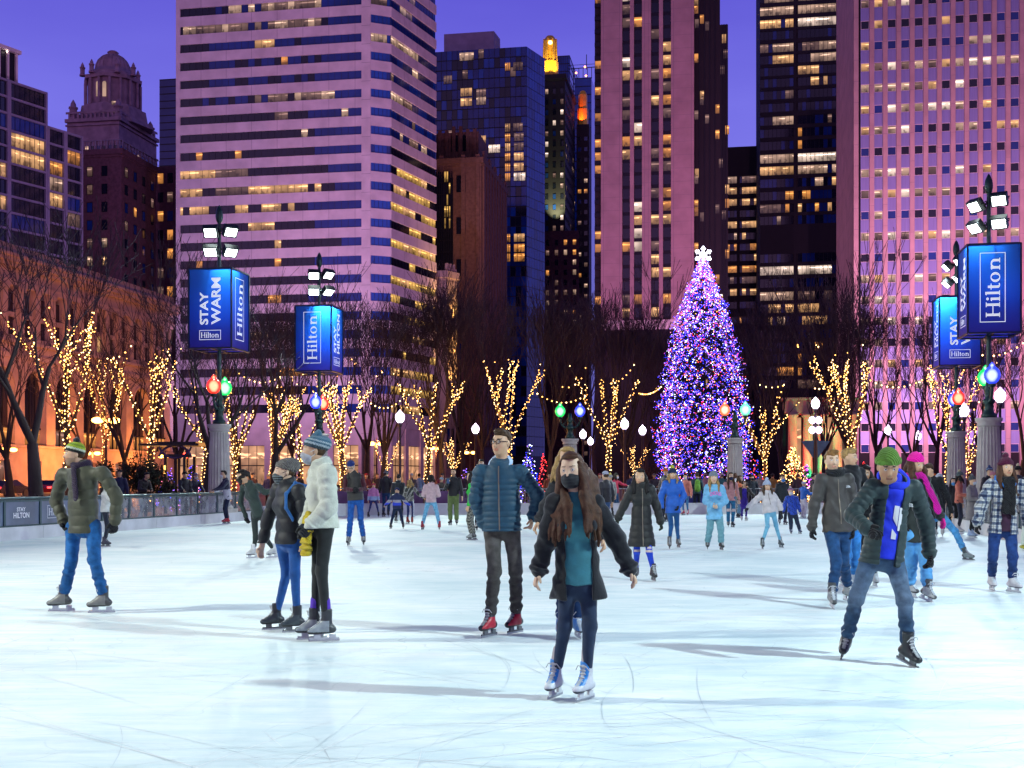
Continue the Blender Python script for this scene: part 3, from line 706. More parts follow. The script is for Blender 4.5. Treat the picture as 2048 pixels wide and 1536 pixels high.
# ---- blue towers behind it, and a reflection in the glass built as a slim tower
bb, f1, f2, org, top = block('pale_blue_tower', 'slim bright blue glass tower in the gap left of the ribbed tower', 560, (1108, 1139, 1192), 112, M['glass_teal'], (None, None), 51)
mb = MB()
for fr in (f1, f2):
    for k in range(40): mb.fbox(fr, 0, fr.L, top - 3.6 * k, top - 3.6 * k + .3, 0, .15)
    for i in range(8): mb.fbox(fr, fr.L * i / 8, fr.L * i / 8 + .2, 0, top, 0, .2)
mb.build('mullion_grid', M['mullion'], bb, org)
bb, f1, f2, org, top = block('blue_glass_block', 'blue glass block with a rooftop crane deck beside the ribbed tower', 520, (1149, 1183, 1192), 156, M['glass_teal'], (None, None), 52)
mb = MB()
for k in range(40): mb.fbox(f1, 0, f1.L, top - 3.6 * k, top - 3.6 * k + .3, 0, .15)
mb.build('mullion_grid', M['mullion'], bb, org)
mb = MB(); fr_ = f1; z = top
for i in range(5): s = f1.L * i / 4; mb.tube([f1.pt(s, z, -.5), f1.pt(s, z + 4.6, -.5)], .14, 4)
mb.tube([f1.pt(-3, z + 4.6, -.5), f1.pt(f1.L + 3, z + 4.9, -.5)], .2, 4); mb.tube([f1.pt(-3, z + 6.2, -.5), f1.pt(f1.L + 3, z + 6.2, -.5)], .1, 4); mb.tube([f1.pt(f1.L * .7, z + 4, -.5), f1.pt(f1.L * .7, z + 10.5, -.5)], .16, 4)
mb.build('crane_deck', M['metal_dark'], bb, org)
mb = MB()
for s, z in ((.62, 4.9), (.68, 1.0), (.1, 2.5)): mb.ball(f1.pt(f1.L * s, top + z, .3), .45, 0)
mb.build('work_lamp', emit('red_work_lamp', (1, .30, .12), 7, False), bb, org)
bb, f1, f2, org, top = block('reflected_crown_tower', 'slim dark tower whose small crown glows red and yellow', 480, (1153, 1178, 1183), 248, M['black_granite'], ((2.5, 4.2, 1.3, 1.6, .3, (AMB, SOFT, DIM), 5), None), 53)
c = f1.pt(f1.L * .45, 0, -2.4); u = 480 / F; mb = MB()
octa(mb, c.x, c.y, 11 * u, top, zat(215, 480)); octa(mb, c.x, c.y, 9 * u, zat(215, 480), zat(186, 480)); octa(mb, c.x, c.y, 9 * u, zat(186, 480), zat(178, 480), r2=5 * u); mb.build('crown', M['gold'], bb, org)
L = bpy.data.lights.new('crown_uplight', 'SPOT'); L.energy = 7500; L.color = (1, .12, .03); L.spot_size = R(80); lo = bpy.data.objects.new('crown_uplight', L); link(lo, bb); lo.location = Vector((c.x - 1.5, c.y - 5, top + .5)) - Vector(org); lo.rotation_euler = Vector((1.5, 4.5, 9)).to_track_quat('-Z', 'Y').to_euler()  # red spot added to colour the crown of the reflected tower
# ---- small ornate facade, floodlit gold
bb, f1, f2, org, top = block('ornate_gold_facade', 'small ornate facade floodlit gold at the foot of the striped tower', 275, (868, 892, 912), 545, M['limestone'], (None, (1.7, 5.6, .8, 3.4, .5, (AMB, DIM), 2.2)), 61, cornice=1.2, dirs=(EAST, (.55, .83)))
mb = MB()
for i in range(6): s = f2.L * (i + .5) / 6; mb.fbox(f2, s - .25, s + .25, 14, top - 1.9, .02, .35); mb.fbox(f2, s - .2, s + .2, top + .42, top + 2.2 - (i % 2), -.4, .3)
mb.fbox(f2, 0, f2.L, top - 13.2, top - 12.6, .02, .8); mb.build('pilaster', M['limestone'], bb, org)
for i in range(3):
    L = bpy.data.lights.new('facade_uplight', 'SPOT'); L.energy = 12000; L.color = (1, .52, .13); L.spot_size = R(95); L.spot_blend = .7; lo = bpy.data.objects.new('facade_uplight', L); link(lo, bb)
    z = (top - 26, top - 12, top - 20)[i]; pp = f2.pt(f2.L * (.3 + .2 * i), z, 3.0); lo.location = pp - Vector(org); lo.rotation_euler = (f2.pt(f2.L * .5, z + 9, 0) - pp).to_track_quat('-Z', 'Y').to_euler()

# ---- domed tower
def domed_tower():
    d = 350.0; u = d / F; c = ((238 - 1024) * u, d); org = (c[0], c[1], 0); pL = hit(c, EAST, 134); pR = hit(c, NORTH, 313)
    b = bldg('domed_tower', 'old stone skyscraper with a round dome and corner pinnacles', c); top = zat(234, d)
    bk = (pR[0] + pL[0] - c[0], pR[1] + pL[1] - c[1]); cx, cy = (pL[0] + pR[0]) / 2, (pL[1] + pR[1]) / 2
    fS, fE = Fr(pL, c), Fr(c, pR); mb = MB(); mb.prism([pL, c, pR, bk], 0, top)
    for fr in (fS, fE):
        for dz, o, h in ((0, .8, 1.0), (-1.6, .45, .5), (-6.2, .5, .5), (-12, .35, .4), (2.2, .2, .6)): mb.fbox(fr, -.3, fr.L + .3, top + dz - h, top + dz, .01, o)
        n = 9
        for i in range(n + 1): s = fr.L * i / n; mb.fbox(fr, max(0, s - .35), min(fr.L, s + .35), top - 40, top - 6.8, .01, .3)
        for i in range(12): s = fr.L * (i + .5) / 12; mb.fbox(fr, s - .3, s + .3, top + .02, top + 1.6, -.6, .0)
    mb.build('wall', M['terra'], b, org)
    mb = MB(); r8 = 8.3
    for k, (r0, z0, r1, z1) in enumerate(((12.2, top, 11.4, top + 1.5), (10.6, top + 1.5, 9.9, top + 5.2), (9.6, top + 5.2, 9.3, zat(200, d)), (9.0, zat(200, d), 8.6, zat(193, d)), (7.7, zat(193, d), 7.7, zat(140, d)), (8.7, zat(140, d), 8.8, zat(133, d)), (7.6, zat(133, d), 7.2, zat(126, d)))): mb.lathe([(r0, z0), (r1, z1)], 8, 0, (cx, cy, 0), smooth=False)
    for k in range(16):
        w = 2 * math.pi * k / 16 + .2; mb.tube([(cx + 8.0 * math.cos(w), cy + 8.0 * math.sin(w), zat(193, d)), (cx + 8.0 * math.cos(w), cy + 8.0 * math.sin(w), zat(141, d))], .42, 6)
    mb.build('upper_stage', M['terra'], b, org)
    mb = MB(); mb.lathe([(6.3, zat(126, d)), (6.3, zat(121, d)), (5.7, zat(120, d)), (5.5, zat(114, d))] + [(5.2 * math.cos(a), zat(114, d) + 5.3 * math.sin(a)) for a in [i * math.pi / 2 / 8 for i in range(8)]] + [(1.4, zat(114, d) + 5.3), (1.4, zat(75, d)), (1.7, zat(74, d)), (1.1, zat(71, d)), (0, zat(70.5, d))], 24, 0, (cx, cy, 0))
    for k in range(24):
        w = 2 * math.pi * k / 24; mb.tube([(cx + (5.25 * math.cos(a)) * math.cos(w), cy + (5.25 * math.cos(a)) * math.sin(w), zat(114, d) + 5.35 * math.sin(a)) for a in (0, .3, .6, .9, 1.2)], .12, 4)
    mb.build('dome', M['terra'], b, org)
    def pinn(x, y, z0, h, r):
        mb = MB(); mb.lathe([(r * 1.3, z0), (r * 1.3, z0 + h * .12), (r, z0 + h * .14), (r, z0 + h * .55), (r * 1.25, z0 + h * .57), (r * 1.2, z0 + h * .63), (r * .8, z0 + h * .66), (r * .7, z0 + h * .78), (r * .25, z0 + h * .93), (0, z0 + h)], 8, 0, (x, y, 0)); mb.build('pinnacle', M['terra'], b, org)
    for fr, a in ((fS, .0), (fS, 1.0), (fE, 1.0)): p = fr.pt(fr.L * a, 0, -1.2); pinn(p.x + (1.2 if a == 0 else -.8), p.y, top, 5.8 if a != 0 or fr is fE else 6.4, 1.15)
    for sx, sy in ((-1, -.6), (1, -.6), (-.5, -1), (.9, .3), (.5, -1)): pinn(cx + 7.6 * sx, cy + 7.6 * sy, zat(133, d), 4.2, .7)
    rs = random.Random(4); wins = Wins()
    for fr in (fS, fE):
        n = 9
        for k in range(7):
            for i in range(n):
                s = fr.L * (i + .5) / n; z = top - 10.6 - k * 4.6
                wins.add(fr, s - .5, s + .5, z, z + 2.6, .04, rs.choice((WARM, SOFT)) if rs.random() < .16 else rs.choice((BLK, BLU)))
    wins.finish(b, org, 60)
    f8 = Fr((cx - 3.4, cy - 7.32), (cx + 3.4, cy - 7.32))
    for k, s in enumerate((1.5, 3.4)):
        m = MB(); z0 = zat(181, d); pts = [f8.pt(s - .55, z0, .45), f8.pt(s + .55, z0, .45)] + [f8.pt(s + .55 * math.cos(a), z0 + 4.0 + .55 * math.sin(a), .45) for a in [math.pi * i / 8 for i in range(9)]]
        m.face(pts, SOFT, [(.5, .6)] * len(pts)); m.build('arched_window', GL, b, org)
    for x, y in ((642, 580), (583, 642), (650, 638)):
        s = (x / 2.926 - 1024) * u - (cx - 3.4); m = MB(); z = zat(y / 2.926, d); m.fquad(f8, s - .6, s + .6, z - .5, z + .6, 3.0 if y > 600 else 2.2, SOFT); m.build('lit_window', GL, b, org)
domed_tower()
# ---- slim blue tower beside it, dark brick hotel in front, glass apartments at the left edge
bb, f1, f2, org, top = block('slim_blue_tower', 'slim plain blue tower seen behind the dome, left of the striped tower', 600, (319, 352, 356), 157, mat('blue_curtain_wall', (.03, .055, .20), .3, 0, .2, .1), (None, None), 71)
mb = MB()
for k in range(50): mb.fbox(f1, 0, f1.L, top - 3.6 * k - .5, top - 3.6 * k, 0, .1)
mb.build('floor_line', M['mullion'], bb, org)
rs = random.Random(3)
for k in range(14): m = MB(); s = f1.L * rs.random() * .9 + .3; z = rs.uniform(60, 150); m.fquad(f1, s - .6, s + .6, z, z + 1.5, .14, rs.choice((SOFT, WARM, DIM))); m.build('window', GL, bb, org)
bb, f1, f2, org, top = block('dark_brick_hotel', 'dark red brick block with a few lit windows below the domed tower', 270, (165, 243, 322), 301, M['dark_brick'], ((3.6, 4.05, 1.25, 2.1, .55, (SOFT, WARM, DIM), 3.4), (4.2, 4.05, 1.3, 2.1, .22, (AMB, DIM, BLU), 3.4)), 72, cornice=.8)
mb = MB()
for fr in (f1, f2):
    for i in range(14): mb.tube([fr.pt(fr.L * i / 13, top + .4, -.4), fr.pt(fr.L * i / 13, top + 2.6, -.4)], .07, 4)
    mb.tube([fr.pt(0, top + 2.6, -.4), fr.pt(fr.L, top + 2.6, -.4)], .08, 4); mb.tube([fr.pt(0, top + 1.5, -.4), fr.pt(fr.L, top + 1.5, -.4)], .05, 4)
mb.build('roof_railing', M['slate_frame'], bb, org)
bx0, bx1 = hit(f2.pt(f2.L * .5, 0, 1), NORTH, 300), None
q0 = f2.pt(f2.L * .86, 0, 0); q1 = hit((q0.x, q0.y), EAST, 350); mb = MB(); mb.prism([(q0.x, q0.y), q1, (q1[0], q1[1] + 20), (q0.x, q0.y + 20)], 0, zat(362, 300)); mb.build('rear_wing', M['dark_brick'], bb, org)
fw = Fr((q0.x, q0.y), q1); rs = random.Random(12)
for k in range(9):
    for i in range(2): m = MB(); s = fw.L * (i + .5) / 2; z = zat(385 + k * 36, 300); m.fquad(fw, s - .7, s + .7, z - 1.2, z + 1.2, .04, rs.choice((BLU, DIM, BLK, AMB))); m.build('window', GL, bb, org)
def glass_apartments():
    rs = random.Random(77); dr = unit(.573, 1.0); base = ((0 - 1024) / F * 240, 240.0); org = (base[0], base[1], 0)
    b = bldg('glass_apartment_block', 'modern grey framed glass apartment block at the left edge with glowing floors', base)
    st = (base[0] - dr[0] * 26, base[1] - dr[1] * 26)
    def seg(c0, c1, y0, nm, rows, cols, o=0.0, ztop=None):
        p0 = hit(base, dr, c0) if c0 is not None else st; p1 = hit(base, dr, c1); fr = Fr(p0, p1); d0 = p0[1]
        top = ztop or zat(y0, p0[1] if c0 else 240.0)
        w_ = fr.n
        mb = MB(); mb.prism([p0, p1, (p1[0] - w_.x * 22, p1[1] - w_.y * 22), (p0[0] - w_.x * 22, p0[1] - w_.y * 22)], 0, top - .3, 0)
        pz = 9.6 / 3 + .1
        n = cols
        for i in range(n + 1): s = fr.L * i / n; mb.fbox(fr, max(0, s - .45), min(fr.L, s + .45), 0, top, .01, .55, 1)
        k = 0
        while top - k * pz > 5: mb.fbox(fr, 0, fr.L, top - k * pz - .42, top - k * pz, .01, .5, 1); k += 1
        mb.build(nm, [M['mullion'], M['slate_frame']], b, org)
        for k in range(min(rows, int(top / pz) - 1)):
            for i in range(n):
                s0, s1 = fr.L * i / n + .5, fr.L * (i + 1) / n - .5; y = HY - (top - (k + .5) * pz - CH) / fr.pt((s0 + s1) / 2, 0, 0).y * F
                hot = 285 < y < 400
                mi = (rs.choice((WARM, WARM, SOFT, AMB)) if rs.random() < .72 else BLK) if hot else (DIM if rs.random() < .12 else rs.choice((BLK, BLU, BLK)))
                m = MB(); q = max(3, int((s1 - s0) / 1.1)); w = (s1 - s0) / q
                for j in range(q): m.fquad(fr, s0 + j * w + .05, s0 + (j + 1) * w - .05, top - (k + 1) * pz + .05, top - k * pz - .45, .06, mi, (j, j + 1)); m.fbox(fr, s0 + j * w - .05, s0 + j * w + .05, top - (k + 1) * pz + .05, top - k * pz - .45, .02, .12, MUL)
                m.build('window', GL, b, org)
        return fr, top
    frA, tA = seg(None, 92, 155, 'wall', 22, 4)
    frB, tB = seg(92.5, 163, 252, 'wall', 15, 2)
    p1 = frA.pt(frA.L * .82, 0, -1.0); p0 = frA.pt(0, 0, -1.0); mb = MB(); mb.prism([(p0.x, p0.y), (p1.x, p1.y), (p1.x - 14, p1.y + 6), (p0.x - 14, p0.y + 6)], tA - .2, tA + 6.6, 0)
    fu = Fr((p0.x, p0.y), (p1.x, p1.y))
    for i in range(16): s = fu.L * i / 15; mb.fbox(fu, s - .22, s + .22, tA, tA + 6.2, .01, .5, 1)
    mb.fbox(fu, -.5, fu.L + .8, tA + 6.2, tA + 6.9, -2, .9, 1)
    mb.build('roof_pavilion', [M['mullion'], M['lilac_panel']], b, org)
    mb = MB()
    for i in range(7): mb.ball(fu.pt(fu.L * (.5 + .07 * i), tA + 5.9, .6), .16, 0)
    mb.build('soffit_lamp', emit('pavilion_soffit_lamp', (1, .8, .65), 9, False), b, org)
glass_apartments()

# ---- classical library along the avenue
def library():
    rs = random.Random(14); p0 = (-64 - NORTH[0] * 36, 151 - NORTH[1] * 36); q = hit((-64, 151), NORTH, 346); fr = Fr(p0, q); org = (p0[0], p0[1], 0)
    b = bldg('classical_library', 'long classical stone building with big arches along the avenue on the left', p0)
    st = M['limestone']; L = fr.L; mb = MB(); D = 1.3
    bay = 7.3; n = int(L / bay); off = (L - n * bay)
    p1 = fr.pt(0, 0, -D); p2 = fr.pt(L, 0, -D); mb.prism([(p1.x, p1.y), (p2.x, p2.y), (p2.x - 30, p2.y + 5), (p1.x - 30, p1.y + 5)], 0, 31.5)
    mb.fbox(fr, 0, off, 0, 31, -D + .01, 0)
    def arch_wall(s0, z0, zs, r, zt, w):
        """wall of one bay from z0 to zt with an arched opening of half width r springing at zs"""
        c = s0 + w / 2
        mb.fbox(fr, s0, c - r, z0, zs, -D + .01, 0); mb.fbox(fr, c + r, s0 + w, z0, zs, -D + .01, 0)
        N = 14; ring = [(c + r * math.cos(math.pi * i / N), zs + r * math.sin(math.pi * i / N)) for i in range(N + 1)]
        for i in range(N):
            (xa, za), (xb, zb) = ring[i], ring[i + 1]
            fa = lambda x, z: (max(s0, min(s0 + w, c + (x - c) * (w / 2) / r)), zt if i not in (0, N - 1) else (zt if True else z))
            ta = (s0 + w - w * i / N, zt); tb = (s0 + w - w * (i + 1) / N, zt)
            pts = [fr.pt(xa, za, 0), fr.pt(ta[0], ta[1], 0), fr.pt(tb[0], tb[1], 0), fr.pt(xb, zb, 0)]
            mb.face(pts[::-1][::-1])
            mb.face([fr.pt(xa, za, 0), fr.pt(xb, zb, 0), fr.pt(xb, zb, -D), fr.pt(xa, za, -D)])
            # moulded archivolt
            k = 1.13
            mb.face([fr.pt(xa, za, .12), fr.pt(c + (xa - c) * k, zs + (za - zs) * k, .12), fr.pt(c + (xb - c) * k, zs + (zb - zs) * k, .12), fr.pt(xb, zb, .12)])
            mb.face([fr.pt(c + (xa - c) * k, zs + (za - zs) * k, .12), fr.pt(c + (xa - c) * k, zs + (za - zs) * k, 0), fr.pt(c + (xb - c) * k, zs + (zb - zs) * k, 0), fr.pt(c + (xb - c) * k, zs + (zb - zs) * k, .12)])
        mb.face([fr.pt(s0, zs, 0), fr.pt(c - r, zs, 0), fr.pt(s0, zt, 0)]); mb.face([fr.pt(c + r, zs, 0), fr.pt(s0 + w, zs, 0), fr.pt(s0 + w, zt, 0)])
    for i in range(n):
        s0 = off + i * bay; c = s0 + bay / 2
        mb.fbox(fr, s0, c - 1.1, 0, 5.6, -D + .02, .15); mb.fbox(fr, c + 1.1, s0 + bay, 0, 5.6, -D + .02, .15); mb.fbox(fr, c - 1.1, c + 1.1, 3.9, 5.6, -D + .02, .15); mb.fbox(fr, c - 1.1, c + 1.1, 0, .7, -D + .02, .15)
        for k in range(1, 6): mb.fbox(fr, s0, c - 1.5, k * .93 - .03, k * .93 + .03, .15, .2); mb.fbox(fr, c + 1.5, s0 + bay, k * .93 - .03, k * .93 + .03, .15, .2)
        arch_wall(s0, 5.9, 13.2, 2.55, 17.0, bay)
        m = MB(); m.fquad(fr, c - .98, c + .98, .8, 3.8, -.5, DIM if rs.random() < .25 else BLK); m.build('ground_window', GL, b, org)
        m = MB(); m.fquad(fr, c - 2.5, c + 2.5, 6.0, 8.2, -1.0, AMB if rs.random() < .5 else DIM); pts = [fr.pt(c - 2.5, 8.25, -1.0), fr.pt(c + 2.5, 8.25, -1.0)] + [fr.pt(c + 2.5 * math.cos(a), 13.2 + 2.5 * math.sin(a), -1.0) for a in [math.pi * j / 12 for j in range(13)]]
        m.face(pts, BLK); m.fbox(fr, c - .1, c + .1, 6, 15.6, -1.05, -.8, MUL); m.fbox(fr, c - 2.5, c + 2.5, 8.1, 8.3, -1.05, -.8, MUL)
        for k in (-1.3, 1.3): m.fbox(fr, c + k - .06, c + k + .06, 6, 15, -1.04, -.85, MUL)
        m.build('arched_window', GL, b, org)
        # roundel between the arches and the storey above
        N = 12
        for j in range(N):
            a0, a1 = 2 * math.pi * j / N, 2 * math.pi * (j + 1) / N
            mb.face([fr.pt(s0 + .75 * math.cos(a0), 15.2 + .75 * math.sin(a0), .1), fr.pt(s0 + .75 * math.cos(a1), 15.2 + .75 * math.sin(a1), .1), fr.pt(s0 + .5 * math.cos(a1), 15.2 + .5 * math.sin(a1), .1), fr.pt(s0 + .5 * math.cos(a0), 15.2 + .5 * math.sin(a0), .1)])
        for t in (0, bay / 2):
            sx = s0 + t
            mb.fbox(fr, sx - .55, sx + .55, 19.3, 26.2, -D + .03, .35); mb.fbox(fr, sx - .75, sx + .75, 25.6, 26.2, .35, .5); mb.fbox(fr, sx - .75, sx + .75, 19.3, 19.8, .35, .5)
            for z0_, z1_ in ((20.0, 22.3), (22.9, 25.4)):
                m = MB(); x0, x1 = sx + .75, sx + bay / 2 - .75; mi = rs.choice((WARM, AMB)) if rs.random() < .22 else BLK
                m.fquad(fr, x0, x1, z0_, z1_, -.5, mi); m.fbox(fr, (x0 + x1) / 2 - .05, (x0 + x1) / 2 + .05, z0_, z1_, -.55, -.4, MUL); m.build('upper_window', GL, b, org)
            mb.fbox(fr, sx + .55, sx + .75, 19.9, 26.2, -D + .04, -.05); mb.fbox(fr, sx + bay / 2 - .75, sx + bay / 2 - .55, 19.9, 26.2, -D + .04, -.05); mb.fbox(fr, sx + .75, sx + bay / 2 - .75, 22.3, 22.9, -D + .04, -.1)
    mb.fbox(fr, 0, L, 5.61, 5.95, -D + .05, .45); mb.fbox(fr, 0, L, 17.01, 17.7, -D + .05, .25); mb.fbox(fr, 0, L, 17.7, 18.9, -D + .06, .1); mb.fbox(fr, 0, L, 18.9, 19.3, -D + .05, .6); mb.fbox(fr, 0, L, 19.31, 19.95, -D + .07, .05)
    mb.fbox(fr, 0, L, 26.2, 27.0, -D + .05, .4); mb.fbox(fr, 0, L, 27.0, 28.4, -D + .06, .15); mb.fbox(fr, 0, L, 28.9, 29.5, -D + .05, 1.5); mb.fbox(fr, 0, L, 29.5, 29.9, -D + .05, 1.8); mb.fbox(fr, 0, L, 29.91, 31.4, -D + .08, .2)
    i = 0
    while i * .9 < L - .5: mb.fbox(fr, i * .9, i * .9 + .45, 28.4, 28.9, .16, 1.1); i += 1
    mb.build('wall', st, b, org)
library()

# ---- portico with columns washed red and green
def portico():
    d = 150.0; base = ((1585 - 1024) / F * d, d); org = (base[0], base[1], 0); pR = hit(base, EAST, 1705); fr = Fr(base, pR)
    b = bldg('columned_portico', 'stone portico behind the trees, its columns washed red and green', base)
    mb = MB(); mb.fbox(fr, -1, fr.L + 1, zat(826, d), zat(800, d), -4, .4); mb.fbox(fr, -1.3, fr.L + 1.3, zat(800, d), zat(796, d), -4.2, .7)
    mb.build('entablature', M['limestone'], b, org)
    m = MB(); m.fbox(fr, -1, fr.L + 1, 0, zat(827, d), -4.4, -4, MUL)
    for i in range(5): m.fquad(fr, fr.L * i / 5 + .15, fr.L * (i + 1) / 5 - .15, .6, zat(832, d), -3.98, LOB if i in (0, 1, 3) else DIM, (i, i + 1))
    m.build('glass_front', GL, b, org)
    for i in range(5):
        s = fr.L * i / 4.0; p = fr.pt(s, 0, 0); mb = MB(); mb.lathe([(.85, 0), (.85, .4), (.62, .5), (.58, 5), (.52, zat(826, d) - .6), (.75, zat(826, d) - .4), (.75, zat(826, d) - .01)], 20, 0, (p.x, p.y, 0)); mb.build('column', M['limestone'], b, org)
        L = bpy.data.lights.new('column_uplight', 'SPOT'); L.energy = 5200; L.color = ((1, .01, .03), (.02, .8, .25))[i in (1, 3) and 1 or 0]; L.spot_size = R(70); L.spot_blend = .5
        pp = fr.pt(s + (.5 if i < 4 else -.5), .3, 2.6); lo = bpy.data.objects.new('column_uplight', L); link(lo, b); lo.location = pp - Vector(org); lo.rotation_euler = (fr.pt(s, 6.5, 0) - pp).to_track_quat('-Z', 'Y').to_euler()
portico()
# ---- unseen floodlights added on the ground to brighten the facades
def wash(x, d, aim, power, col, size=80):
    r = thing('added_facade_light', 'x', 'floodlight', ((x - 1024) / F * d, d, 0), 0, 'facade floodlights on the ground behind the trees')
    r['label'] = 'unseen floodlight added on the ground to brighten a facade'
    mb = MB(); mb.box((0, 0, .35), (.7, .35, .5)); mb.box((0, 0, .06), (.4, .4, .12)); mb.box((0, .181, .37), (.6, .012, .4)); mb.build('housing', M['brace'], r)
    L = bpy.data.lights.new('floodlight_beam', 'SPOT'); L.energy = power; L.color = col; L.spot_size = R(size); L.spot_blend = 1; L.shadow_soft_size = .4
    lo = bpy.data.objects.new('floodlight_beam', L); link(lo, r); lo.location = (0, .3, .8); lo.rotation_euler = (Vector(aim) - Vector(r.location)).to_track_quat('-Z', 'Y').to_euler()
wash(1790, 168, P(1800, 600, 221), 165000, (.95, .40, .66)); wash(1960, 168, P(1980, 600, 221), 165000, (.95, .40, .66))
wash(1270, 205, P(1270, 420, 268), 80000, (.84, .34, .72), 90); wash(1390, 205, P(1350, 440, 268), 60000, (.84, .34, .72), 90)
wash(480, 190, P(470, 400, 256), 82000, (.76, .47, 1.0), 95); wash(640, 190, P(640, 400, 256), 82000, (.76, .47, 1.0), 95)
wash(-80, 112, P(80, 760, 158), 15000, (1, .32, .34), 95); wash(190, 135, P(220, 760, 172), 14000, (1, .32, .34), 95)
# ================================================================ lettering
def sans(text, bold=.028):
    cu = bpy.data.curves.new('lettering', 'FONT'); cu.body = text; cu.size = 1.0; cu.offset = bold; cu.resolution_u = 3
    ob = bpy.data.objects.new('lettering', cu); COL.objects.link(ob)
    dg = bpy.context.evaluated_depsgraph_get(); ev = ob.evaluated_get(dg); me = ev.to_mesh()
    vs = [(v.co.x, v.co.y) for v in me.vertices]; fs = [tuple(p.vertices) for p in me.polygons]
    ev.to_mesh_clear(); bpy.data.objects.remove(ob); bpy.data.curves.remove(cu)
    x0, x1 = min(v[0] for v in vs), max(v[0] for v in vs); y0, y1 = min(v[1] for v in vs), max(v[1] for v in vs)
    vs = [((x - x0) / (x1 - x0), (y - y0) / (y1 - y0)) for x, y in vs]
    return vs, fs, (x1 - x0) / (y1 - y0)
def _q(o, x0, y0, x1, y1): o.append([(x0, y0), (x1, y0), (x1, y1), (x0, y1)])
def serif_hilton():
    """the word in a serif face, built from strokes; unit height of the capital, returns polygons and width"""
    o = []
    st, hs, sf = .15, .055, .075
    def stem_(x, y1, top=True, foot=True, left_only=False):
        _q(o, x, 0, x + st, y1)
        if foot: _q(o, x - sf, 0, x + st + sf, hs)
        if top == 'flag': o.append([(x - sf, y1 - hs * 1.6), (x, y1 - hs * 1.6), (x, y1), (x - sf * .6, y1 - hs * .5)])
        elif top: _q(o, x - sf, y1 - hs, x + st + sf, y1)
    x = .08; stem_(x, 1.0); stem_(x + .62, 1.0); _q(o, x + st, .46, x + .62, .53)                       # H
    x = 1.06; stem_(x, .66, 'flag')                                                                     # i
    cx, cy = x + st / 2, .88
    o.append([(cx + .095 * math.cos(w * math.pi / 4), cy + .095 * math.sin(w * math.pi / 4)) for w in range(8)])
    x = 1.42; stem_(x, 1.04, 'flag')                                                                    # l
    x = 1.80; _q(o, x, .08, x + st, .86); _q(o, x - .10, .60, x + .27, .66)                             # t
    for i in range(5):
        a0, a1 = math.pi * (1 + i / 6), math.pi * (1 + (i + 1) / 6)
        o.append([(x + .17 + .17 * math.cos(a0), .14 + .15 * math.sin(a0)), (x + .17 + .17 * math.cos(a1), .14 + .15 * math.sin(a1)), (x + .17 + .05 * math.cos(a1), .14 + .08 * math.sin(a1)), (x + .17 + .05 * math.cos(a0), .14 + .08 * math.sin(a0))])
    cx, cy = 2.46, .33                                                                                  # o
    for i in range(16):
        a0, a1 = 2 * math.pi * i / 16, 2 * math.pi * (i + 1) / 16
        o.append([(cx + .31 * math.cos(a0), cy + .345 * math.sin(a0)), (cx + .31 * math.cos(a1), cy + .345 * math.sin(a1)), (cx + .16 * math.cos(a1), cy + .285 * math.sin(a1)), (cx + .16 * math.cos(a0), cy + .285 * math.sin(a0))])
    x = 2.98; stem_(x, .66, 'flag'); stem_(x + .44, .44, False)                                         # n
    cx = x + st + .15
    for i in range(8):
        a0, a1 = math.pi * i / 8, math.pi * (i + 1) / 8
        rx0, rx1 = .29, .14
        o.append([(cx + rx0 * math.cos(a0), .42 + .25 * math.sin(a0)), (cx + rx0 * math.cos(a1), .42 + .25 * math.sin(a1)), (cx + rx1 * math.cos(a1), .42 + .15 * math.sin(a1)), (cx + rx1 * math.cos(a0), .42 + .15 * math.sin(a0))])
    return o, 3.68
SERIF, SERIF_W = serif_hilton()
def put(mb, fn, u0, v0, w, h, poly=None, sansdata=None, rot=False, mi=0, o0=.004):
    """lay lettering into the rectangle u0,v0,w,h of a face; fn(u,v,o) gives the point; rot: reads upwards"""
    def mp(x, y, o): return fn(u0 + (w * (1 - y) if rot else w * x), v0 + (h * x if rot else h * y), o)
    if sansdata:
        vs, fs, _ = sansdata
        for f in fs: mb.face([mp(*vs[i], o0) for i in f], mi)
    else:
        for k, p in enumerate(poly[0]): mb.face([mp(x / poly[1], y / 1.06, o0 + k * .0006) for x, y in p], mi)
def outline(mb, fn, u0, v0, w, h, t, mi=0, o=.004):
    for k, (a, b, c, d) in enumerate(((u0, v0, u0 + w, v0 + t), (u0, v0 + h - t, u0 + w, v0 + h), (u0, v0 + t, u0 + t, v0 + h - t), (u0 + w - t, v0 + t, u0 + w, v0 + h - t))):
        mb.face([fn(a, b, o), fn(c, b, o), fn(c, d, o), fn(a, d, o)], mi)
def hilton_box(mb, fn, u0, v0, w, h, rot, t):
    outline(mb, fn, u0, v0, w, h, t)
    if rot: put(mb, fn, u0 + w * .20, v0 + h * .07, w * .58, h * .86, (SERIF, SERIF_W), None, True)
    else: put(mb, fn, u0 + w * .07, v0 + h * .22, w * .86, h * .58, (SERIF, SERIF_W))

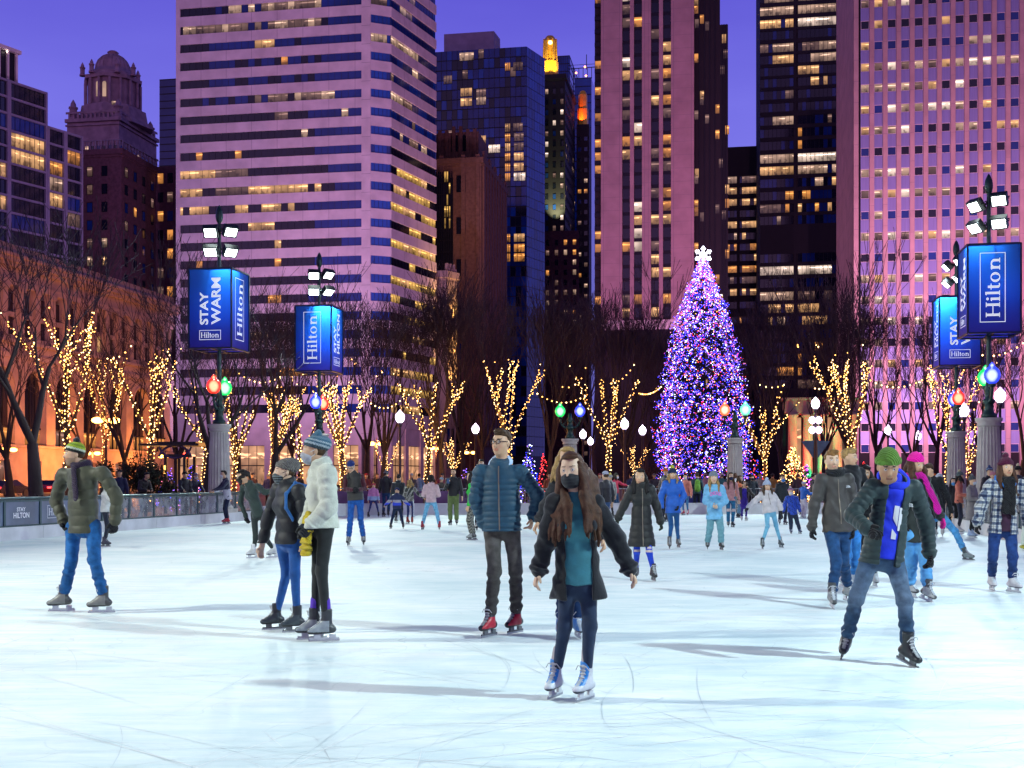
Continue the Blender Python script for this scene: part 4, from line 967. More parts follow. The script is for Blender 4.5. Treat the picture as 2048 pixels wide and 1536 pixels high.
# ================================================================ rink lamps
def white_vinyl(name, glow):
    m, t, b = base_mat(name)      # emission put into the white print of the boxes imitates light from behind
    b.inputs['Base Color'].default_value = (.82, .84, .86, 1); b.inputs['Roughness'].default_value = .5
    b.inputs['Emission Color'].default_value = (.85, .92, 1.0, 1); b.inputs['Emission Strength'].default_value = glow
    return m
M['print_glow'] = white_vinyl('glowing_white_print', .55)
M['print_white'] = white_vinyl('white_print', 0)
M['stone'] = mat('column_stone', (.46, .44, .40), .8, 0, .16, 2.5, .25, 14)
M['cast_green'] = mat('dark_green_cast_iron', (.020, .050, .045), .4, .4, .25, 9, .15, 30)
M['frame_dark'] = mat('box_frame_metal', (.015, .03, .06), .4, .5)
M['flood_lens'] = emit('floodlight_lens', (.86, 1.0, .97), 16, False)
def vinyl():
    m, t, b = base_mat('blue_printed_vinyl')
    c = t.nodes.new('ShaderNodeTexCoord'); s = t.nodes.new('ShaderNodeSeparateXYZ'); t.links.new(c.outputs['UV'], s.inputs[0])
    n = t.nodes.new('ShaderNodeTexNoise'); n.inputs['Scale'].default_value = 1.3; t.links.new(c.outputs['Object'], n.inputs['Vector'])
    r = ramp(t, [(0, (.030, .028, .36)), (.35, (.008, .055, .46)), (.8, (.006, .085, .44)), (1, (.008, .10, .46))], s.outputs['Y'])
    t.links.new(r.outputs[0], b.inputs['Base Color']); b.inputs['Roughness'].default_value = .38
    tr = t.nodes.new('ShaderNodeBsdfTranslucent'); t.links.new(r.outputs[0], tr.inputs['Color'])
    bp = t.nodes.new('ShaderNodeBump'); bp.inputs['Strength'].default_value = .5; bp.inputs['Distance'].default_value = .05; t.links.new(n.outputs['Fac'], bp.inputs['Height']); t.links.new(bp.outputs[0], b.inputs['Normal'])
    mx = t.nodes.new('ShaderNodeMixShader'); mx.inputs[0].default_value = .45
    t.links.new(b.outputs[0], mx.inputs[1]); t.links.new(tr.outputs[0], mx.inputs[2])
    t.links.new(mx.outputs[0], t.nodes['Material Output'].inputs['Surface'])
    return m
M['vinyl'] = vinyl()
def globe_mat(name, col, core):
    m, t, b = base_mat(name)
    b.inputs['Base Color'].default_value = (*[c * .5 for c in col], 1); b.inputs['Roughness'].default_value = .15
    l = t.nodes.new('ShaderNodeLayerWeight'); l.inputs['Blend'].default_value = .35
    r = ramp(t, [(0, core), (.06, core), (.22, col), (1, tuple(x * .6 for x in col))], l.outputs['Facing'])
    t.links.new(r.outputs[0], b.inputs['Emission Color']); b.inputs['Emission Strength'].default_value = 1.6
    return m
GLOBES = {'red': globe_mat('red_lamp_globe', (1.0, .035, .02), (1.0, .55, .30)), 'green': globe_mat('green_lamp_globe', (.01, .65, .12), (.55, 1.0, .65)),
          'blue': globe_mat('blue_lamp_globe', (.03, .06, 1.0), (.55, .65, 1.0)), 'pale_green': globe_mat('pale_green_lamp_globe', (.15, .75, .45), (.6, 1, .8)), 'orange': globe_mat('orange_lamp_globe', (1.0, .16, .06), (1, .7, .5))}
def rot_z(v, a): return Vector((v[0] * math.cos(a) - v[1] * math.sin(a), v[0] * math.sin(a) + v[1] * math.cos(a), v[2]))
GRID = math.atan2(NORTH[0], NORTH[1])          # the rink and the streets are turned by this much
def rink_lamp(loc, label, globes, faces=None, aim=None, watts=1.0, tint=LAMPCOL):
    """faces: texts on the south, east and west side of the banner box; globes along the rink for side lamps, across for the end lamps"""
    side = faces is not None
    r = thing('rink_lamp_post', label, 'lamp post', loc, -GRID, 'lamp posts around the rink')
    mb = MB()
    mb.box((0, 0, .22), (.95, .95, .44)); mb.lathe([(.47, .44), (.47, .50), (.40, .58), (.385, .62)], 24)
    mb.lathe([(.375, .62), (.37, 1.2), (.345, 2.4), (.31, 3.05)], 40, flute=.085, smooth=False)
    mb.lathe([(.31, 3.05), (.345, 3.08), (.345, 3.13), (.32, 3.15), (.40, 3.24), (.40, 3.32), (.15, 3.33)], 24)
    mb.build('column', M['stone'], r)
    mb = MB()
    mb.lathe([(.22, 3.33), (.23, 3.42), (.15, 3.5), (.14, 3.75), (.19, 3.80), (.19, 3.86), (.12, 3.92), (.11, 4.1), (.16, 4.16), (.10, 4.3), (.075, 4.5)], 14)
    ax = Vector((0, 1, 0)) if side else Vector((1, 0, 0))
    for s in (-1, 1):
        pts = [Vector((0, 0, 3.95)) + ax * s * (.46 * k) + Vector((0, 0, z)) for k, z in ((.1, -.05), (.45, -.12), (.8, -.02), (1.0, .18), (1.0, .33))]
        mb.tube(pts, [.06, .055, .05, .045, .05], 8)
        mb.tube([Vector((0, 0, 4.25)) + ax * s * .05, Vector((0, 0, 4.1)) + ax * s * .22, Vector((0, 0, 3.92)) + ax * s * .36], .022, 6)
        q = ax * s * .46
        mb.lathe([(.05, 4.22), (.11, 4.26), (.12, 4.32), (.09, 4.34)], 12, c=(q.x, q.y, 0))
    mb.build('bracket', M['cast_green'], r)
    for s, g in ((-1, globes[0]), (1, globes[1])):
        q = ax * s * .46; mb = MB()
        mb.lathe([(.09, 4.34), (.17, 4.40), (.235, 4.52), (.245, 4.62), (.215, 4.73), (.14, 4.82), (.085, 4.86), (.09, 4.89), (.05, 4.95), (.0, 5.0)], 18, c=(q.x, q.y, 0))
        go = mb.build('globe', GLOBES[g], r); go['label'] = g.replace('_', ' ') + ' glass globe'
    if not side: return r
    mb = MB(); mb.tube([(0, 0, 4.4), (0, 0, 10.25)], [.075, .06], 10)
    mb.lathe([(.06, 10.2), (.10, 10.26), (.13, 10.42), (.11, 10.6), (.05, 10.75), (0, 10.82)], 12)
    mb.build('pole', M['cast_green'], r)
    h, z0, z1 = .76, 5.85, 8.52
    fr_ = MB()
    for sx in (-1, 1):
        for sy in (-1, 1): fr_.box((sx * h, sy * h, (z0 + z1) / 2), (.05, .05, z1 - z0))
        for z in (z0, z1):
            fr_.box((sx * h, 0, z), (.05, 2 * h - .05, .05)); fr_.box((0, sx * h, z), (2 * h - .05, .05, .05))
    for z in (z0, z1): fr_.box((0, 0, z), (.04, 2 * h - .05, .04)); fr_.box((.39, 0, z), (.72, .04, .04)); fr_.box((-.39, 0, z), (.72, .04, .04))
    bx = fr_.build('banner_box', M['frame_dark'], r)
    W_, H_ = 2 * h - .05, z1 - z0 - .05
    for (nx, ny), words in zip(((0, -1), (1, 0), (-1, 0), (0, 1)), (faces[0], faces[1], faces[2], 'plain')):
        tx, ty = -ny, nx
        def fn(u, v, o, nx=nx, ny=ny, tx=tx, ty=ty): return ((u - W_ / 2) * tx + nx * (h - .012 + o), (u - W_ / 2) * ty + ny * (h - .012 + o), z0 + .025 + v)
        mb = MB(); mb.face([fn(0, 0, 0), fn(W_, 0, 0), fn(W_, H_, 0), fn(0, H_, 0)], 0, [(0, 0), (1, 0), (1, 1), (0, 1)])
        pn = mb.build('printed_panel', M['vinyl'], bx)
        if words == 'plain': continue
        mb = MB()
        if words == 'hilton': hilton_box(mb, fn, W_ * .22, H_ * .11, W_ * .50, H_ * .80, True, .022)
        else:
            a_, b_ = words
            sa, sb = sans(a_), sans(b_)
            la = H_ * .42; put(mb, fn, W_ * .25, H_ * .29, W_ * .205, la, None, sa, True)
            put(mb, fn, W_ * .53, H_ * .29, W_ * .225, H_ * (.60 if b_ == 'WARM' else .62), None, sb, True)
            hilton_box(mb, fn, W_ * .24, H_ * .095, W_ * .52, H_ * .125, False, .018)
        mb.build('printed_lettering', M['print_glow'], bx)
    L = bpy.data.lights.new('added_box_light', 'POINT'); L.energy = 36; L.color = (.80, .92, 1.0); L.shadow_soft_size = .12  # unseen point light added inside the box to make its panels glow
    lo = bpy.data.objects.new('added_box_light', L); link(lo, r); lo.location = (.1, -.1, (z0 + z1) / 2 + .1)
    # four floodlight heads aimed at the ice
    d = rot_z(Vector(aim) - Vector((loc[0], loc[1], 11.5)), GRID).normalized()
    sidev = d.cross(Vector((0, 0, 1))).normalized(); up = sidev.cross(d)
    for i, (k, z) in enumerate(((-1, 10.02), (1, 9.92), (-1, 9.33), (1, 9.27))):
        dd = (d + sidev * (k * .30 + .25) + Vector((0, 0, -.25 - .1 * i))).normalized(); sv = dd.cross(Vector((0, 0, 1))).normalized(); uv = sv.cross(dd)
        c = Vector((0, 0, z)) + sidev * k * .34 + d * .14
        Mx = Matrix((sv, dd, uv)).transposed()
        mb = MB(); mb.box(c, (.48, .20, .40), 0, Mx)
        for q in range(-3, 4): mb.box(c - dd * .11 + sv * q * .06, (.02, .08, .34), 0, Mx)
        mb.tube([c - dd * .14, Vector((0, 0, z - .05))], .03, 6); mb.tube([c - sv * .27 , c - sv * .27 - dd * .16, Vector((0, 0, z - .2))], .018, 5)
        hd = mb.build('floodlight', M['brace'], r)
        mb = MB(); mb.box(c + dd * .106, (.38, .012, .29), 0, Mx); mb.build('lens', M['flood_lens'], hd)
    L = bpy.data.lights.new('floodlight_beam', 'SPOT'); L.energy = FLOOD * watts; L.color = tint; L.spot_size = R(150); L.spot_blend = .9; L.shadow_soft_size = .22
    lo = bpy.data.objects.new('floodlight_beam', L); link(lo, r); lo.location = Vector((0, 0, 9.7)) + d * .55
    lo.rotation_euler = d.to_track_quat('-Z', 'Y').to_euler()
    return r
SW, SH = ('STAY', 'WARM'), ('STAY', 'HILTON')
rink_lamp((-10.0, 41.0, 0), 'tall lamp post with STAY WARM on its blue box, red and green globes', ('red', 'green'), (SW, 'hilton', 'hilton'), (1, 24, 0), .5)
rink_lamp((-7.95, 49.5, 0), 'tall lamp post behind the pale fleece skater, one blue and one red globe', ('blue', 'red'), ('hilton', SH, 'hilton'), (3, 38, 0), 1.3)
rink_lamp((14.62, 36.8, 0), 'largest lamp post, right of the rink, with blue and green globes', ('blue', 'green'), ('hilton', 'hilton', SW), (1, 18, 0), .5, (.78, .97, 1.0))
rink_lamp((17.4, 47.0, 0), 'lamp post with a STAY box half hidden behind a larger blue box', ('red', 'blue'), (SW, 'hilton', SH), (3, 40, 0), 1.3, (.78, .97, 1.0))
rink_lamp((2.68, 55.4, 0), 'short lamp post at the far rink end with green and blue globes', ('green', 'blue'))
rink_lamp((10.09, 54.3, 0), 'short lamp post in front of the big lit tree with orange and pale green globes', ('orange', 'pale_green'))
# the same posts go on along both sides of the rink towards the camera, outside the frame; their light throws the long shadows
rink_lamp((-16.2, 9.0, 0), 'tall rink lamp post beside the ice, nearest on the left', ('red', 'green'), (SW, 'hilton', 'hilton'), (1, 10, 0), 1.75, (.93, 1.0, .86))
rink_lamp((11.6, 4.2, 0), 'tall rink lamp post beside the ice, nearest on the right', ('blue', 'green'), ('hilton', 'hilton', SW), (-3, 11, 0), 1.5, (.76, .98, 1.0))
rink_lamp((-13.3, 25.0, 0), 'tall rink lamp post left of the ice behind the dasher wall', ('red', 'green'), (SW, 'hilton', 'hilton'), (2, 20, 0), .35, (.92, 1.0, .86))
rink_lamp((13.0, 20.5, 0), 'tall rink lamp post right of the ice behind the dasher wall', ('blue', 'green'), ('hilton', 'hilton', SW), (0, 16, 0), .35, (.74, .98, 1.0))

# ================================================================ dasher walls, end kerb, crowd barriers
def clear_panel():
    m, t, b = base_mat('scuffed_ice_sheen_panel'); nt_ = t
    g_ = t.nodes.new('ShaderNodeBsdfGlossy'); g_.inputs['Roughness'].default_value = .12; g_.inputs['Color'].default_value = (.8, .9, .95, 1)
    tr = t.nodes.new('ShaderNodeBsdfTransparent'); tr.inputs['Color'].default_value = (.86, .92, .92, 1)
    df = t.nodes.new('ShaderNodeBsdfDiffuse'); df.inputs['Color'].default_value = (.58, .62, .64, 1)  # pale diffuse colour: scuffs plus the bright ice mirrored in the panel
    c = t.nodes.new('ShaderNodeTexCoord'); n = t.nodes.new('ShaderNodeTexNoise'); n.inputs['Scale'].default_value = 4; n.inputs['Detail'].default_value = 8; t.links.new(c.outputs['Object'], n.inputs['Vector'])
    r = ramp(t, [(.35, (.22,) * 3), (.7, (.50,) * 3)], n.outputs['Fac'])
    m1 = t.nodes.new('ShaderNodeMixShader'); t.links.new(r.outputs[0], m1.inputs[0]); t.links.new(tr.outputs[0], m1.inputs[1]); t.links.new(df.outputs[0], m1.inputs[2])
    m2 = t.nodes.new('ShaderNodeMixShader'); m2.inputs[0].default_value = .07; t.links.new(m1.outputs[0], m2.inputs[1]); t.links.new(g_.outputs[0], m2.inputs[2])
    t.links.new(m2.outputs[0], t.nodes['Material Output'].inputs['Surface'])
    return m
M['clear'] = clear_panel()
M['kerb'] = mat('white_dasher_plank', (.66, .68, .68), .55, 0, .22, 1.1, .15, 10)
M['panel_grey'] = mat('grey_blue_printed_panel', (.10, .135, .21), .35, 0, .4, 1.2, 0, 1, coat=.3)
def dasher(p0, p1, label, printed=()):
    """low wall with a hand rail: p0 to p1 is its rink side, left to right as seen from the ice"""
    fr = Fr(p0, p1)
    r = thing('rink_barrier', label, 'barrier', (p0[0], p0[1], 0))
    n = int(fr.L / 1.5)
    mb = MB(); k = int(fr.L / 3) + 1
    for i in range(k):
        a, b = i * 3, min(fr.L, i * 3 + 2.985)
        if b > a: mb.fbox(fr, a, b, 0, .31, -.22, 0)
    mb.build('kerb', M['kerb'], r, (p0[0], p0[1], 0))
    mb = MB(); mb.tube([fr.pt(0, .985, -.1), fr.pt(fr.L, .985, -.1)], .035, 8); mb.fbox(fr, 0, fr.L, .90, .945, -.125, -.075); mb.fbox(fr, 0, fr.L, .312, .35, -.125, -.075)
    mb.build('handrail', M['metal_rail'], r, (p0[0], p0[1], 0))
    for i in range(n + 1):
        s = i * 1.5
        mb = MB(); mb.fbox(fr, s - .035, s + .035, .314, .95, -.135, -.065); mb.build('post', M['metal_rail'], r, (p0[0], p0[1], 0))
        if i == n: break
        pr = dict(printed).get(i)
        mb = MB(); mb.fbox(fr, s + .036, s + 1.464, .351, .899, -.105, -.095)
        po = mb.build('printed_panel' if pr is not None else 'glass_panel', M['panel_grey'] if pr is not None else M['clear'], r, (p0[0], p0[1], 0))
        if pr:
            def fn(u, v, o, s=s): return fr.pt(s + u, .35 + v, -.095 + o)
            mb = MB()
            if pr == 'stay':
                put(mb, fn, .52, .32, .36, .10, None, sans('STAY')); put(mb, fn, .38, .16, .66, .135, None, sans('HILTON'))
            else: hilton_box(mb, fn, .33, .12, .80, .32, False, .012)
            mb.build('printed_lettering', M['print_white'], po, (p0[0], p0[1], 0))
    return r
M['metal_rail'] = mat('teal_grey_rail_metal', (.055, .105, .115), .38, .6, .15, 6)
A0 = lineL(23.53); A1 = CORL
dasher(A0, A1, 'long low white rink wall with glass panels along the left side', ((1, ''), (2, ''), (3, 'stay'), (4, 'box'), (5, '')))
B0 = lineR(24.0)
dasher(CORR, B0, 'low rink wall at the right edge behind the plaid jacket skater')
mb = MB(); fr = Fr(FARL, FARR)
for f_, e0, e1 in ((Fr(CORL, FARL), .05, -.02), (fr, .0, .0), (Fr(FARR, CORR), .02, .05)):
    mb.fbox(f_, e0, f_.L - e1, 0, .44, -.35, 0); mb.fbox(f_, e0, f_.L - e1, .442, .47, -.36, .012)
tag(mb.build('end_kerb', M['kerb']), 'pale concrete kerb along the far end of the rink', 'kerb')
def crowd_barrier():
    r = thing('crowd_barrier', 'x', 'crowd barrier')
    mb = MB(); w, h = 1.05, 1.08
    mb.tube([(-w, 0, .08), (-w, 0, h), (w, 0, h), (w, 0, .08)], .024, 6); mb.tube([(-w, 0, .2), (w, 0, .2)], .02, 6)
    mb.build('frame', M['galv'], r)
    mb = MB()
    for i in range(17):
        x = -w + (i + 1) * 2 * w / 18; mb.tube([(x, 0, .2), (x, 0, h)], .010, 4)
    mb.build('bars', M['galv'], r).name = 'bar_infill'
    mb = MB()
    for s in (-.8, .8): mb.box((s, 0, .02), (.05, .6, .04)); mb.box((s, 0, .13), (.03, .03, .18))
    mb.build('foot', M['galv'], r)
    return r
M['galv'] = mat('galvanised_barrier_steel', (.30, .31, .33), .4, .75, .2, 6)
M['banner_blue'] = mat('blue_barrier_cover', (.02, .035, .28), .6, 0, .3, 2)
M['banner_purple'] = mat('purple_barrier_cover', (.12, .05, .16), .6, 0, .3, 2)
cb = crowd_barrier()
lbl = ['crowd barrier behind the far kerb', ]
cbs = []
for i in range(13):
    o = cb if i == 0 else copy_tree(cb)
    p = fr.pt(-2.2 + i * 2.16, 0, -1.3)
    o.location = (p.x, p.y, -.03); o.rotation_euler = (0, 0, math.atan2(fr.t.y, fr.t.x))
    o['group'] = 'grey steel crowd barriers in a row behind the far end of the rink'
    o['label'] = 'grey steel crowd barrier in the row behind the far kerb of the rink'
    if i in (1, 2, 3, 8):
        mb = MB(); mb.box((0, -.03, .62), (2.0, .012, .74)); mb.build('cover', M['banner_blue'] if i == 8 else M['banner_purple'], o)
        o['label'] = ['', 'crowd barrier with a purple cover, leftmost at the far end', 'crowd barrier with a purple cover, between two other covered ones', 'purple covered crowd barrier behind the skater in the pink puffer', '', '', '', '', 'crowd barrier with a bright blue cover near the green backpack'][i]
# ================================================================ trees, string lights, street lamps
M['bark'] = mat('dark_bark', (.045, .032, .030), .9, 0, .35, 3, .5, 14, aniso=(1, 1, .3))
M['twig'] = mat('bare_twigs', (.044, .032, .046), .9, 0, .3, 2)
M['bulb_warm'] = emit('warm_string_bulb', (1.0, .43, .10), 6.5)
M['bulb_core'] = emit('bright_string_bulb', (1.0, .60, .24), 9.0)
def grow_tree(seed, H, trunk_r, spread=.42, fork=.22, maxlev=5, kids=(5, 3, 3, 3, 2), lean=.0):
    rs = random.Random(seed); segs = []
    def grow(p, d, L, r, lev):
        n = 3 if lev < 4 else 2; pts = [p.copy()]; rad = [r]; q = p.copy(); dd = d.copy()
        for i in range(n):
            dd = (dd + Vector((rs.gauss(0, .10), rs.gauss(0, .10), .10 + rs.gauss(0, .05))) * (1 if lev else .35)).normalized()
            q = q + dd * (L / n); pts.append(q.copy()); rad.append(r * (1 - .42 * (i + 1) / n))
        segs.append((lev, pts, rad))
        if lev >= maxlev: return
        k = kids[min(lev, len(kids) - 1)]
        w0 = rs.uniform(0, 6.28)
        for j in range(k):
            w = w0 + 6.283 * j / k + rs.gauss(0, .35)
            a = dd.cross(Vector((0, 0, 1)) if abs(dd.z) < .95 else Vector((1, 0, 0))).normalized(); c = dd.cross(a)
            t = spread * rs.uniform(.65, 1.35) * (1.0 if lev else 1.15)
            nd_ = (dd + (a * math.cos(w) + c * math.sin(w)) * t).normalized(); nd_ = (nd_ + Vector((0, 0, .16 if lev < 3 else .05))).normalized()
            st = pts[-1] if (j < 2 or lev == 0) else pts[-2].lerp(pts[-1], rs.random())
            grow(st, nd_, L * rs.uniform(.62, .86) * (1.25 if lev == 0 else 1), rad[-1] * (.72 if lev == 0 else .74), lev + 1)
    L0 = H * fork
    grow(Vector((0, 0, -.05)), Vector((lean, 0, 1)).normalized(), L0, trunk_r, 0)
    top = max(p.z for s in segs for p in s[1]); k = H / top
    return [(lv, [Vector((p.x * k, p.y * k, p.z * k if p.z > 0 else p.z)) for p in pts], [max(r, .009) for r in rad]) for lv, pts, rad in segs]
def tree_meshes(segs):
    a, c = MB(), MB()
    for lv, pts, rad in segs:
        if lv == 0:
            rad = list(rad); rad[0] *= 1.35
        if lv < 3: a.tube(pts, rad, 7 if lv < 2 else 5)
        else: c.tube(pts, [max(r, .011) for r in rad], 3)
    return a, c
def bulb(mb, c, r, mi=0):
    b = len(mb.v); x, y, z = c
    mb.v += [(x + r, y, z), (x - r, y, z), (x, y + r, z), (x, y - r, z), (x, y, z + r), (x, y, z - r)]
    for f in ((0, 2, 4), (2, 1, 4), (1, 3, 4), (3, 0, 4), (2, 0, 5), (1, 2, 5), (3, 1, 5), (0, 3, 5)): mb.f.append(tuple(b + i for i in f)); mb.m.append(mi); mb.uv.append([(0, 0)] * 3); mb.sm.append(False)
def wind_lights(segs, zmax, rs, step=.15, r=.036, maxlev=2, p=1.0):
    mb = MB()
    for lv, pts, rad in segs:
        if lv > maxlev: continue
        w = rs.uniform(0, 6.28)
        for i in range(len(pts) - 1):
            a, b_ = pts[i], pts[i + 1]; d = b_ - a; L = d.length; n = max(1, int(L / step)) * (2 if lv == 0 else 1)
            t = d.normalized(); u = t.cross(Vector((1, 0, .01))).normalized(); v = t.cross(u)
            for j in range(n):
                f = (j + rs.random()) / n; q = a + d * f
                if q.z > zmax * (1 + .12 * math.sin(w * 3)) or q.z < .35 or rs.random() > p: continue
                w += 1.1 + rs.random() * .9; rr = rad[i] + (rad[i + 1] - rad[i]) * f + r * .9
                bulb(mb, q + (u * math.cos(w) + v * math.sin(w)) * rr, r * rs.uniform(.75, 1.15), 1 if rs.random() < .4 else 0)
    return mb
SH = {}
for k, (sd, H, tr, sp, fk, kd) in enumerate(((3, 13.5, .20, .34, .20, (7, 4, 3, 3, 3)), (4, 13.5, .22, .38, .24, (6, 4, 3, 3, 3)), (9, 13.0, .19, .30, .18, (8, 4, 3, 3, 3)), (12, 11.0, .24, .50, .26, (4, 3, 3, 3, 3)), (17, 10.0, .27, .60, .30, (3, 3, 3, 3, 3)))):
    sg = grow_tree(sd, H, tr, sp, fk, 5, kd); a, c = tree_meshes(sg)
    r = thing('bare_tree', 'x', 'tree'); a.build('trunk', M['bark'], r); c.build('crown', M['twig'], r)
    SH[k] = [r, False, sg]
def place(store, key, x, d, label, s=1.0, rz=0.0, group=None, sz=None):
    r, used = store[key][0], store[key][1]
    o = copy_tree(r) if used else r
    store[key][1] = True
    o.location = ((x - 1024) / F * d, d, -.03); o.rotation_euler = (0, 0, rz); o.scale = (s, s, s * (sz or 1)); o['label'] = label
    if group: o['group'] = group
    return o
DT = 'bare trees round the plaza'
for key, x, d, s, rz, lb in ((4, 76, 35, .98, .7, 'big bare dark tree just behind the left rink wall, nearest of all trees'), (4, 414, 45, .95, 2.9, 'bare dark tree right behind the column of the STAY WARM lamp post'), (4, 548, 53, 1.0, 4.4, 'bare forked tree between the two tall lamp posts on the left'),
    (3, 22, 58, 1.0, 1.2, 'bare tree at the left edge in front of the library arches'), (3, 172, 104, 1.3, 2.2, 'bare tree behind the orange street lamp on the left'), (3, 255, 64, 1.0, .3, 'bare tree above the dark evergreen bush on the left'), (3, 352, 74, 1.1, 5.0, 'bare tree left of the STAY WARM box in front of the library'),
    (1, 478, 72, 1.0, 3.3, 'tall bare tree just right of the STAY WARM box'), (0, 590, 80, 1.0, 3.0, 'tall bare tree behind the left edge of the second blue box'), (1, 735, 78, 1.0, 1.0, 'tall bare tree just right of the STAY HILTON box'), (0, 765, 68, .92, .4, 'bare tree beside the white street lamp left of centre'),
    (2, 885, 66, 1.05, 2.1, 'tall bare columnar tree between two lit trees left of the navy puffer man'), (0, 925, 78, 1.1, 4.1, 'tall bare tree behind the street lamp left of the navy puffer man'), (1, 968, 90, 1.15, 1.9, 'tall bare tree in front of the brown stepped tower'), (2, 1098, 70, 1.08, 5.2, 'tall bare tree left of the green and blue globes'), (0, 1150, 84, 1.15, .9, 'tall bare tree above the green and blue globes'),
    (1, 1190, 96, 1.2, 2.6, 'tall bare tree in front of the pale blue tower'), (2, 1250, 78, 1.12, 3.6, 'tall bare tree against the left flank of the ribbed tower'), (0, 1290, 98, 1.1, 5.5, 'bare tree against the ribbed tower, left of the big lit tree'), (1, 1335, 100, 1.1, 1.3, 'bare tree half hidden behind the left flank of the big lit tree'),
    (1, 1500, 98, 1.15, .2, 'bare tree half hidden behind the right flank of the big lit tree'), (0, 1565, 82, 1.1, 2.4, 'tall bare tree left of the red and green portico'), (2, 1645, 92, 1.1, 4.6, 'tall bare tree in front of the red and green portico'), (2, 1698, 74, 1.14, 1.5, 'tall narrow bare tree behind the lit tree in front of the limestone tower'),
    (0, 1752, 88, 1.12, 3.9, 'tall bare tree against the left side of the limestone tower'), (3, 1832, 72, .92, .5, 'round crowned bare tree left of the STAY box on the right'), (1, 1872, 86, 1.15, 5.8, 'tall bare tree just left of the STAY box on the right'), (2, 1965, 80, 1.0, 2.8, 'bare tree behind the largest blue box'), (3, 2040, 60, 1.0, 3.4, 'bare tree at the right edge of the picture')):
    place(SH, key, x, d, lb, s, rz, DT)
# ---- trees wound with warm lights
LT = {}
for k, (sd, H, tr, sp, fk, kd, zm, ml) in enumerate(((33, 12.5, .17, .34, .14, (5, 2, 2, 3, 3), 6.8, 3), (35, 12.0, .19, .38, .11, (7, 3, 2, 3, 3), 6.4, 3), (38, 11.5, .16, .28, .17, (5, 2, 2, 3, 3), 7.8, 3), (41, 9.5, .13, .44, .12, (6, 2, 2, 2, 2), 4.8, 3), (44, 12.0, .19, .28, .18, (4, 3, 2, 3, 3), 7.0, 3))):
    sg = grow_tree(sd, H, tr, sp, fk, 5, kd); a, c = tree_meshes(sg); rs = random.Random(sd)
    r = thing('lit_tree', 'x', 'tree'); a.build('trunk', M['bark'], r); c.build('crown', M['twig'], r)
    tag(wind_lights(sg, zm, rs, (.078, .062, .085, .09, .068)[k], .031, ml).build('string_lights', [M['bulb_warm'], M['bulb_core']], r), kind='stuff')
    for z, e in ((1.6, 60), (zm * .62, 110)):
        L = bpy.data.lights.new('string_light_glow', 'POINT'); L.energy = e * 1.6; L.color = (1, .42, .10); L.shadow_soft_size = 1.0; lo = bpy.data.objects.new('string_light_glow', L); link(lo, r); lo.location = (0, -.5, z)
    LT[k] = [r, False]
WT = 'trees wound with warm string lights'
for key, x, d, s, rz, lb in ((2, 138, 52, 1.15, .5, 'leftmost tree wound with warm string lights'), (2, 205, 98, 1.5, 2.0, 'sparsely lit tree right above the orange twin street lamp'), (0, 300, 55, 1.12, 1.3, 'tall lit tree above the dark evergreen bush'), (0, 405, 58, .98, 3.4, 'lit tree directly left of the STAY WARM column'), (3, 468, 56, 1.05, .9, 'lit tree just right of the STAY WARM column'),
    (1, 540, 62, 1.0, 4.0, 'lit tree behind the dark forked tree between the left lamp posts'), (3, 600, 60, 1.15, 2.2, 'lit tree left of the pale fleece woman'), (1, 690, 57, 1.02, 5.1, 'most densely lit tree, right behind the second blue box'), (3, 772, 80, .9, .4, 'small lit tree in front of the shop windows'), (0, 850, 64, 1.05, 2.7, 'lit tree right of the white street lamp near the shop windows'), (3, 905, 86, .95, 1.8, 'small lit tree behind the man in olive trousers'),
    (2, 1022, 61, 1.0, 4.4, 'lit tree directly above the navy puffer man'), (0, 1215, 65, 1.1, 3.6, 'wide lit tree right of the green and blue globes'), (3, 1268, 88, .85, 2.0, 'small lit tree behind the long coat woman'), (3, 1530, 68, 1.2, 5.3, 'lit tree just right of the big lit conifer'), (4, 1706, 58, 1.12, 1.1, 'tall lit tree above the green beanie man'), (2, 1893, 57, .92, 3.0, 'lit tree left of the STAY lamp column on the right'), (3, 1935, 62, .95, .2, 'lit tree between the two right lamp columns')):
    place(LT, key, x, d, lb, s, rz, WT)
def garland(a, b, sag, label, n=None, end_up=None):
    A, B = P(*a), P(*b); L = (B - A).length; n = n or int(L / .30)
    r = thing('light_garland', label, 'string lights', A, 0, 'garlands of warm bulbs hung between the trees'); pts = []
    for i in range(n + 1):
        t = i / n; p = A.lerp(B, t); p.z -= sag * 4 * t * (1 - t); pts.append(p - A)
    mb = MB(); mb.tube(pts, .010, 4); mb.build('cable', M['black_paint'], r)
    mb = MB(); rs = random.Random(n)
    for p in pts: bulb(mb, p + Vector((0, 0, -.05)), .045 * rs.uniform(.8, 1.1), 1 if rs.random() < .5 else 0)
    tag(mb.build('bulbs', [M['bulb_warm'], M['bulb_core']], r), kind='stuff').name = 'bulb_string'
garland((1065, 778, 62), (1170, 790, 64), .5, 'garland running from the lit tree above the navy puffer man to the next lit tree')
garland((1125, 772, 64), (1163, 755, 64), .2, 'short garland loop above the green and blue globes')
garland((1222, 765, 65), (1268, 728, 66), .25, 'garland rising through the lit tree left of the big conifer')
garland((1278, 785, 66), (1322, 772, 70), .2, 'garland reaching towards the left flank of the big lit conifer')
garland((742, 805, 60), (800, 800, 62), .3, 'garland between the densest lit tree and the white street lamp')
garland((800, 768, 63), (835, 800, 63), .1, 'garland along a limb of the lit tree near the shop windows')
garland((1520, 768, 68), (1568, 768, 68), .15, 'garland at the top of the lit tree right of the big conifer')
garland((1566, 770, 68), (1548, 820, 68), .1, 'garland hanging down beside the lit tree right of the big conifer')
garland((1630, 775, 60), (1690, 740, 58), .3, 'garland left of the tall lit tree above the green beanie man')
